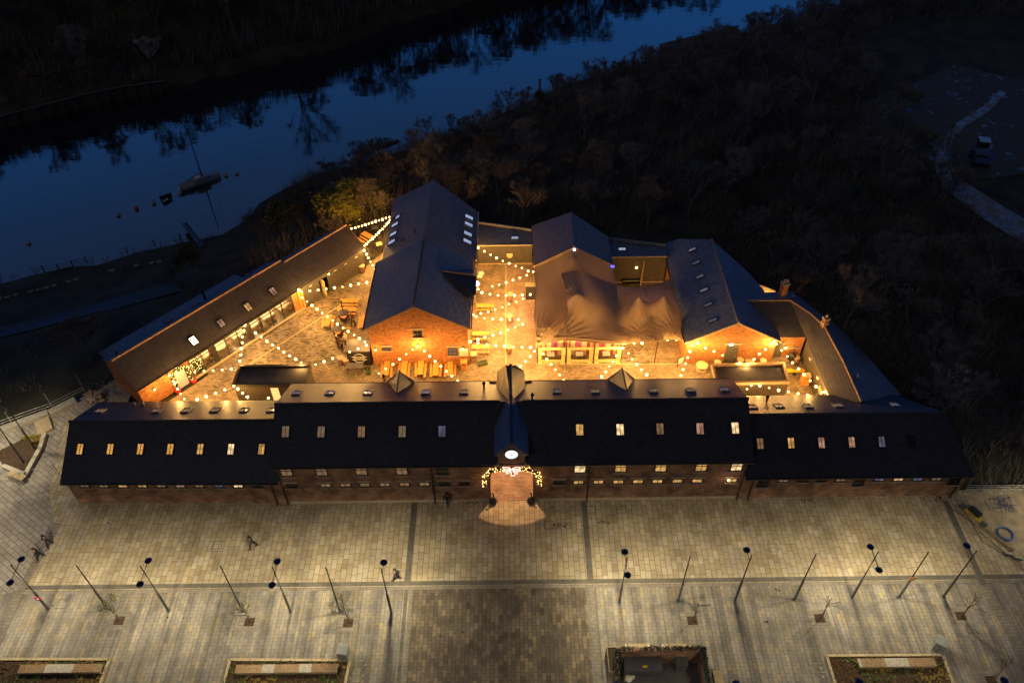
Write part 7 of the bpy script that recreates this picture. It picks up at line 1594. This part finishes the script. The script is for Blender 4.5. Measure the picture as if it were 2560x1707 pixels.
SPEC = [ (ever, ('a', 1180, 620), 1.45, 'round yellow-green tree lit up by the string lights'), (ever, ('a', 760, 560), 1.2, 'smaller olive tree left of the lit yellow-green one'), (ever, ('q', 1180, 330), 1.1, 'low olive bush right behind the far end of the boarded hall'), (ever, ('a', 1500, 420), 1.0, 'olive bush between the lit round tree and the ribbed mill roof'),
 (protos[3], ('q', 480, 480), 1.0, 'reddish bare tree behind the blue rear slope of the boarded hall'), (protos[1], ('B', 450, 190), .95, 'orange-lit bare tree left of the ribbed mill roof'), (protos[1], ('q', 900, 300), .8, 'bare tree between the reddish one and the olive one'),
 (darkever, ('q', 100, 700), 1.0, 'dark evergreen bush behind the middle of the diagonal hall'), (darkever, ('A', 800, 420), .8, 'dark bush above the long blue lean-to'), (protos[3], ('O', 900, 1200), .95, 'spiky bare shrub left of the hall end above the rails'), (protos[3], ('A', 1330, 160), .9, 'thin bare shrub left of the boarded hall'),
 (protos[0], ('D', 1750, 830), .55, 'small golden-lit bare tree alone on the right slope'), (protos[2], ('D', 1850, 560), 1.0, 'tall bare tree faintly lit above the golden one')]
for pr, (r, x, y), s, lab in SPEC:
    p = att(r, x, y); c = put(pr, p.x, p.y, s, rnd.random() * 6.28, lab, G3, 'tree')
    if pr is ever: c.scale = (s * 1.15, s * 1.15, s * .62)
BLD = [(-44, 18, 52, 85), (-30, 36, 50, 84), (18, 40, 40, 70)]
def blocked(x, y):
    if -43 < x < 43 and 40 < y < 54: return True
    if y < 44 and x < 60: return True
    p = Vector((x, y, 0)) - M0; s, o = p.dot(U), p.dot(NO)
    if -14 < s < 19 and -10 < o < 40 and y < 88 and x < 40: return True
    if -16 < x < 40 - (y - 54) * .5 and 50 < y < 86: return True
    return False
cnt = 0; tries = 0; placed = []
while cnt < 212 and tries < 16000:
    tries += 1; x = rnd.uniform(-30, 118); y = rnd.uniform(46, 235); p = Vector((x, y)); dn = -sdist(p, NEAR)
    if dn < 1.5 or blocked(x, y) or (x > 62 and 80 < y < 150 and dn > 30): continue
    if x < -16 and y < 86: continue
    c = RM.transposed() @ (Vector((x, y, hgt(x, y) + 4)) - CAMP); sx, sy = -c.x / c.z * FOC / 1280, -c.y / c.z * FOC / 853
    if c.z > 0 or abs(sx) > 1.06 or sy > 1.1 or sy < -.75: continue
    if any((p - q).length < 4.5 for q in placed): continue
    placed.append(p); put(protos[rnd.randrange(4)] if rnd.random() > .04 else darkever, x, y, rnd.uniform(.6, .95) * (1 if dn > 16 else .5 + dn * .03), rnd.random() * 6.28, 'leafless tree in the dark wood between buildings and river', G1); cnt += 1
placed = []; cnt = 0; tries = 0
while cnt < 76 and tries < 9000:
    tries += 1; x = rnd.uniform(-120, 100); y = rnd.uniform(140, 300); p = Vector((x, y)); df = sdist(p, FAR)
    if df < 4 or df > 40 or any((p - q).length < 5.5 for q in placed): continue
    placed.append(p); put(protos[rnd.randrange(4)], x, y, rnd.uniform(1.2, 1.7) * (.75 if x < -62 else 1.1), rnd.random() * 6.28, 'leafless tree on the far bank of the river', G2); cnt += 1
# scrub under the trees
M['scrub'] = plain('scrub_stems', (.12,.105,.092), .9, var=.5, scale=.12)
def scrub():
    mb = MB(); rg = random.Random(77); k = 0
    while k < 17000:
        x = rg.uniform(-75, 120); y = rg.uniform(44, 230); p = Vector((x, y)); dn = -sdist(p, NEAR)
        if dn < .5 or blocked(x, y) or (x > 62 and 80 < y < 150 and dn > 30): continue
        if x < -40 and y < 80 and rg.random() < .8: continue
        if x < -38 and dn < 22 and rg.random() < .75: continue
        z = hgt(x, y); s = rg.uniform(.5, 2.4) * (.35 if x < -36 else 1)
        for _ in range(7):
            a = rg.random() * 6.28; d = Vector((math.cos(a) * .7, math.sin(a) * .7, 1)).normalized() * s; w = Vector((-math.sin(a), math.cos(a), 0)) * .04; o = Vector((x + rg.gauss(0, .5), y + rg.gauss(0, .5), z)); mb.add([o - w, o + w, o + d], [(0, 1, 2)])
        k += 1
    k = 0
    while k < 5200:                      # thick brush on the far bank
        x = rg.uniform(-125, 110); y = rg.uniform(135, 310); p = Vector((x, y)); df = sdist(p, FAR)
        if df < 3 or df > 45: continue
        z = hgt(x, y); s = rg.uniform(1.5, 5.0) * (.7 if x < -62 else 1)
        for _ in range(7):
            a = rg.random() * 6.28; d = Vector((math.cos(a) * .28, math.sin(a) * .28, 1)).normalized() * s; w = Vector((-math.sin(a), math.cos(a), 0)) * .09; o = Vector((x + rg.gauss(0, .6), y + rg.gauss(0, .6), z)); mb.add([o - w, o + w, o + d], [(0, 1, 2)])
        k += 1
    o = mb.build('undergrowth', M['scrub']); tag(o, 'brown scrub and brush covering both river banks under the trees', 'undergrowth', kind='stuff')
scrub()

# small dark leaf litter blown against the range and over the flags
mb = MB(); rg = random.Random(12)
for r, x, y, sp, n in (('G', 650, 1295, .5, 26), ('G', 975, 1270, .35, 10), ('H', 1590, 1078, .5, 22), ('H', 565, 1100, .4, 14), ('F', 1800, 1090, .8, 26), ('E', 905, 1270, .15, 4), ('K', 990, 390, .3, 5), ('K', 925, 565, .15, 3), ('I', 1210, 690, .9, 7), ('J', 1040, 780, 2.2, 9)):
    c = at(r, x, y)
    for _ in range(n):
        q = c + Vector((rg.gauss(0, sp), rg.gauss(0, sp * .35), 0)); w = rg.uniform(.04, .13); a = rg.random() * 3
        mb.poly([(q.x + w * math.cos(a + k * 1.26) * rg.uniform(.6, 1), q.y + w * math.sin(a + k * 1.26) * rg.uniform(.5, 1), .045) for k in range(5)])
tag(mb.build('leaf_litter', M['soil']), 'dark scraps of leaf litter on the pale flags', 'leaf litter', kind='stuff')
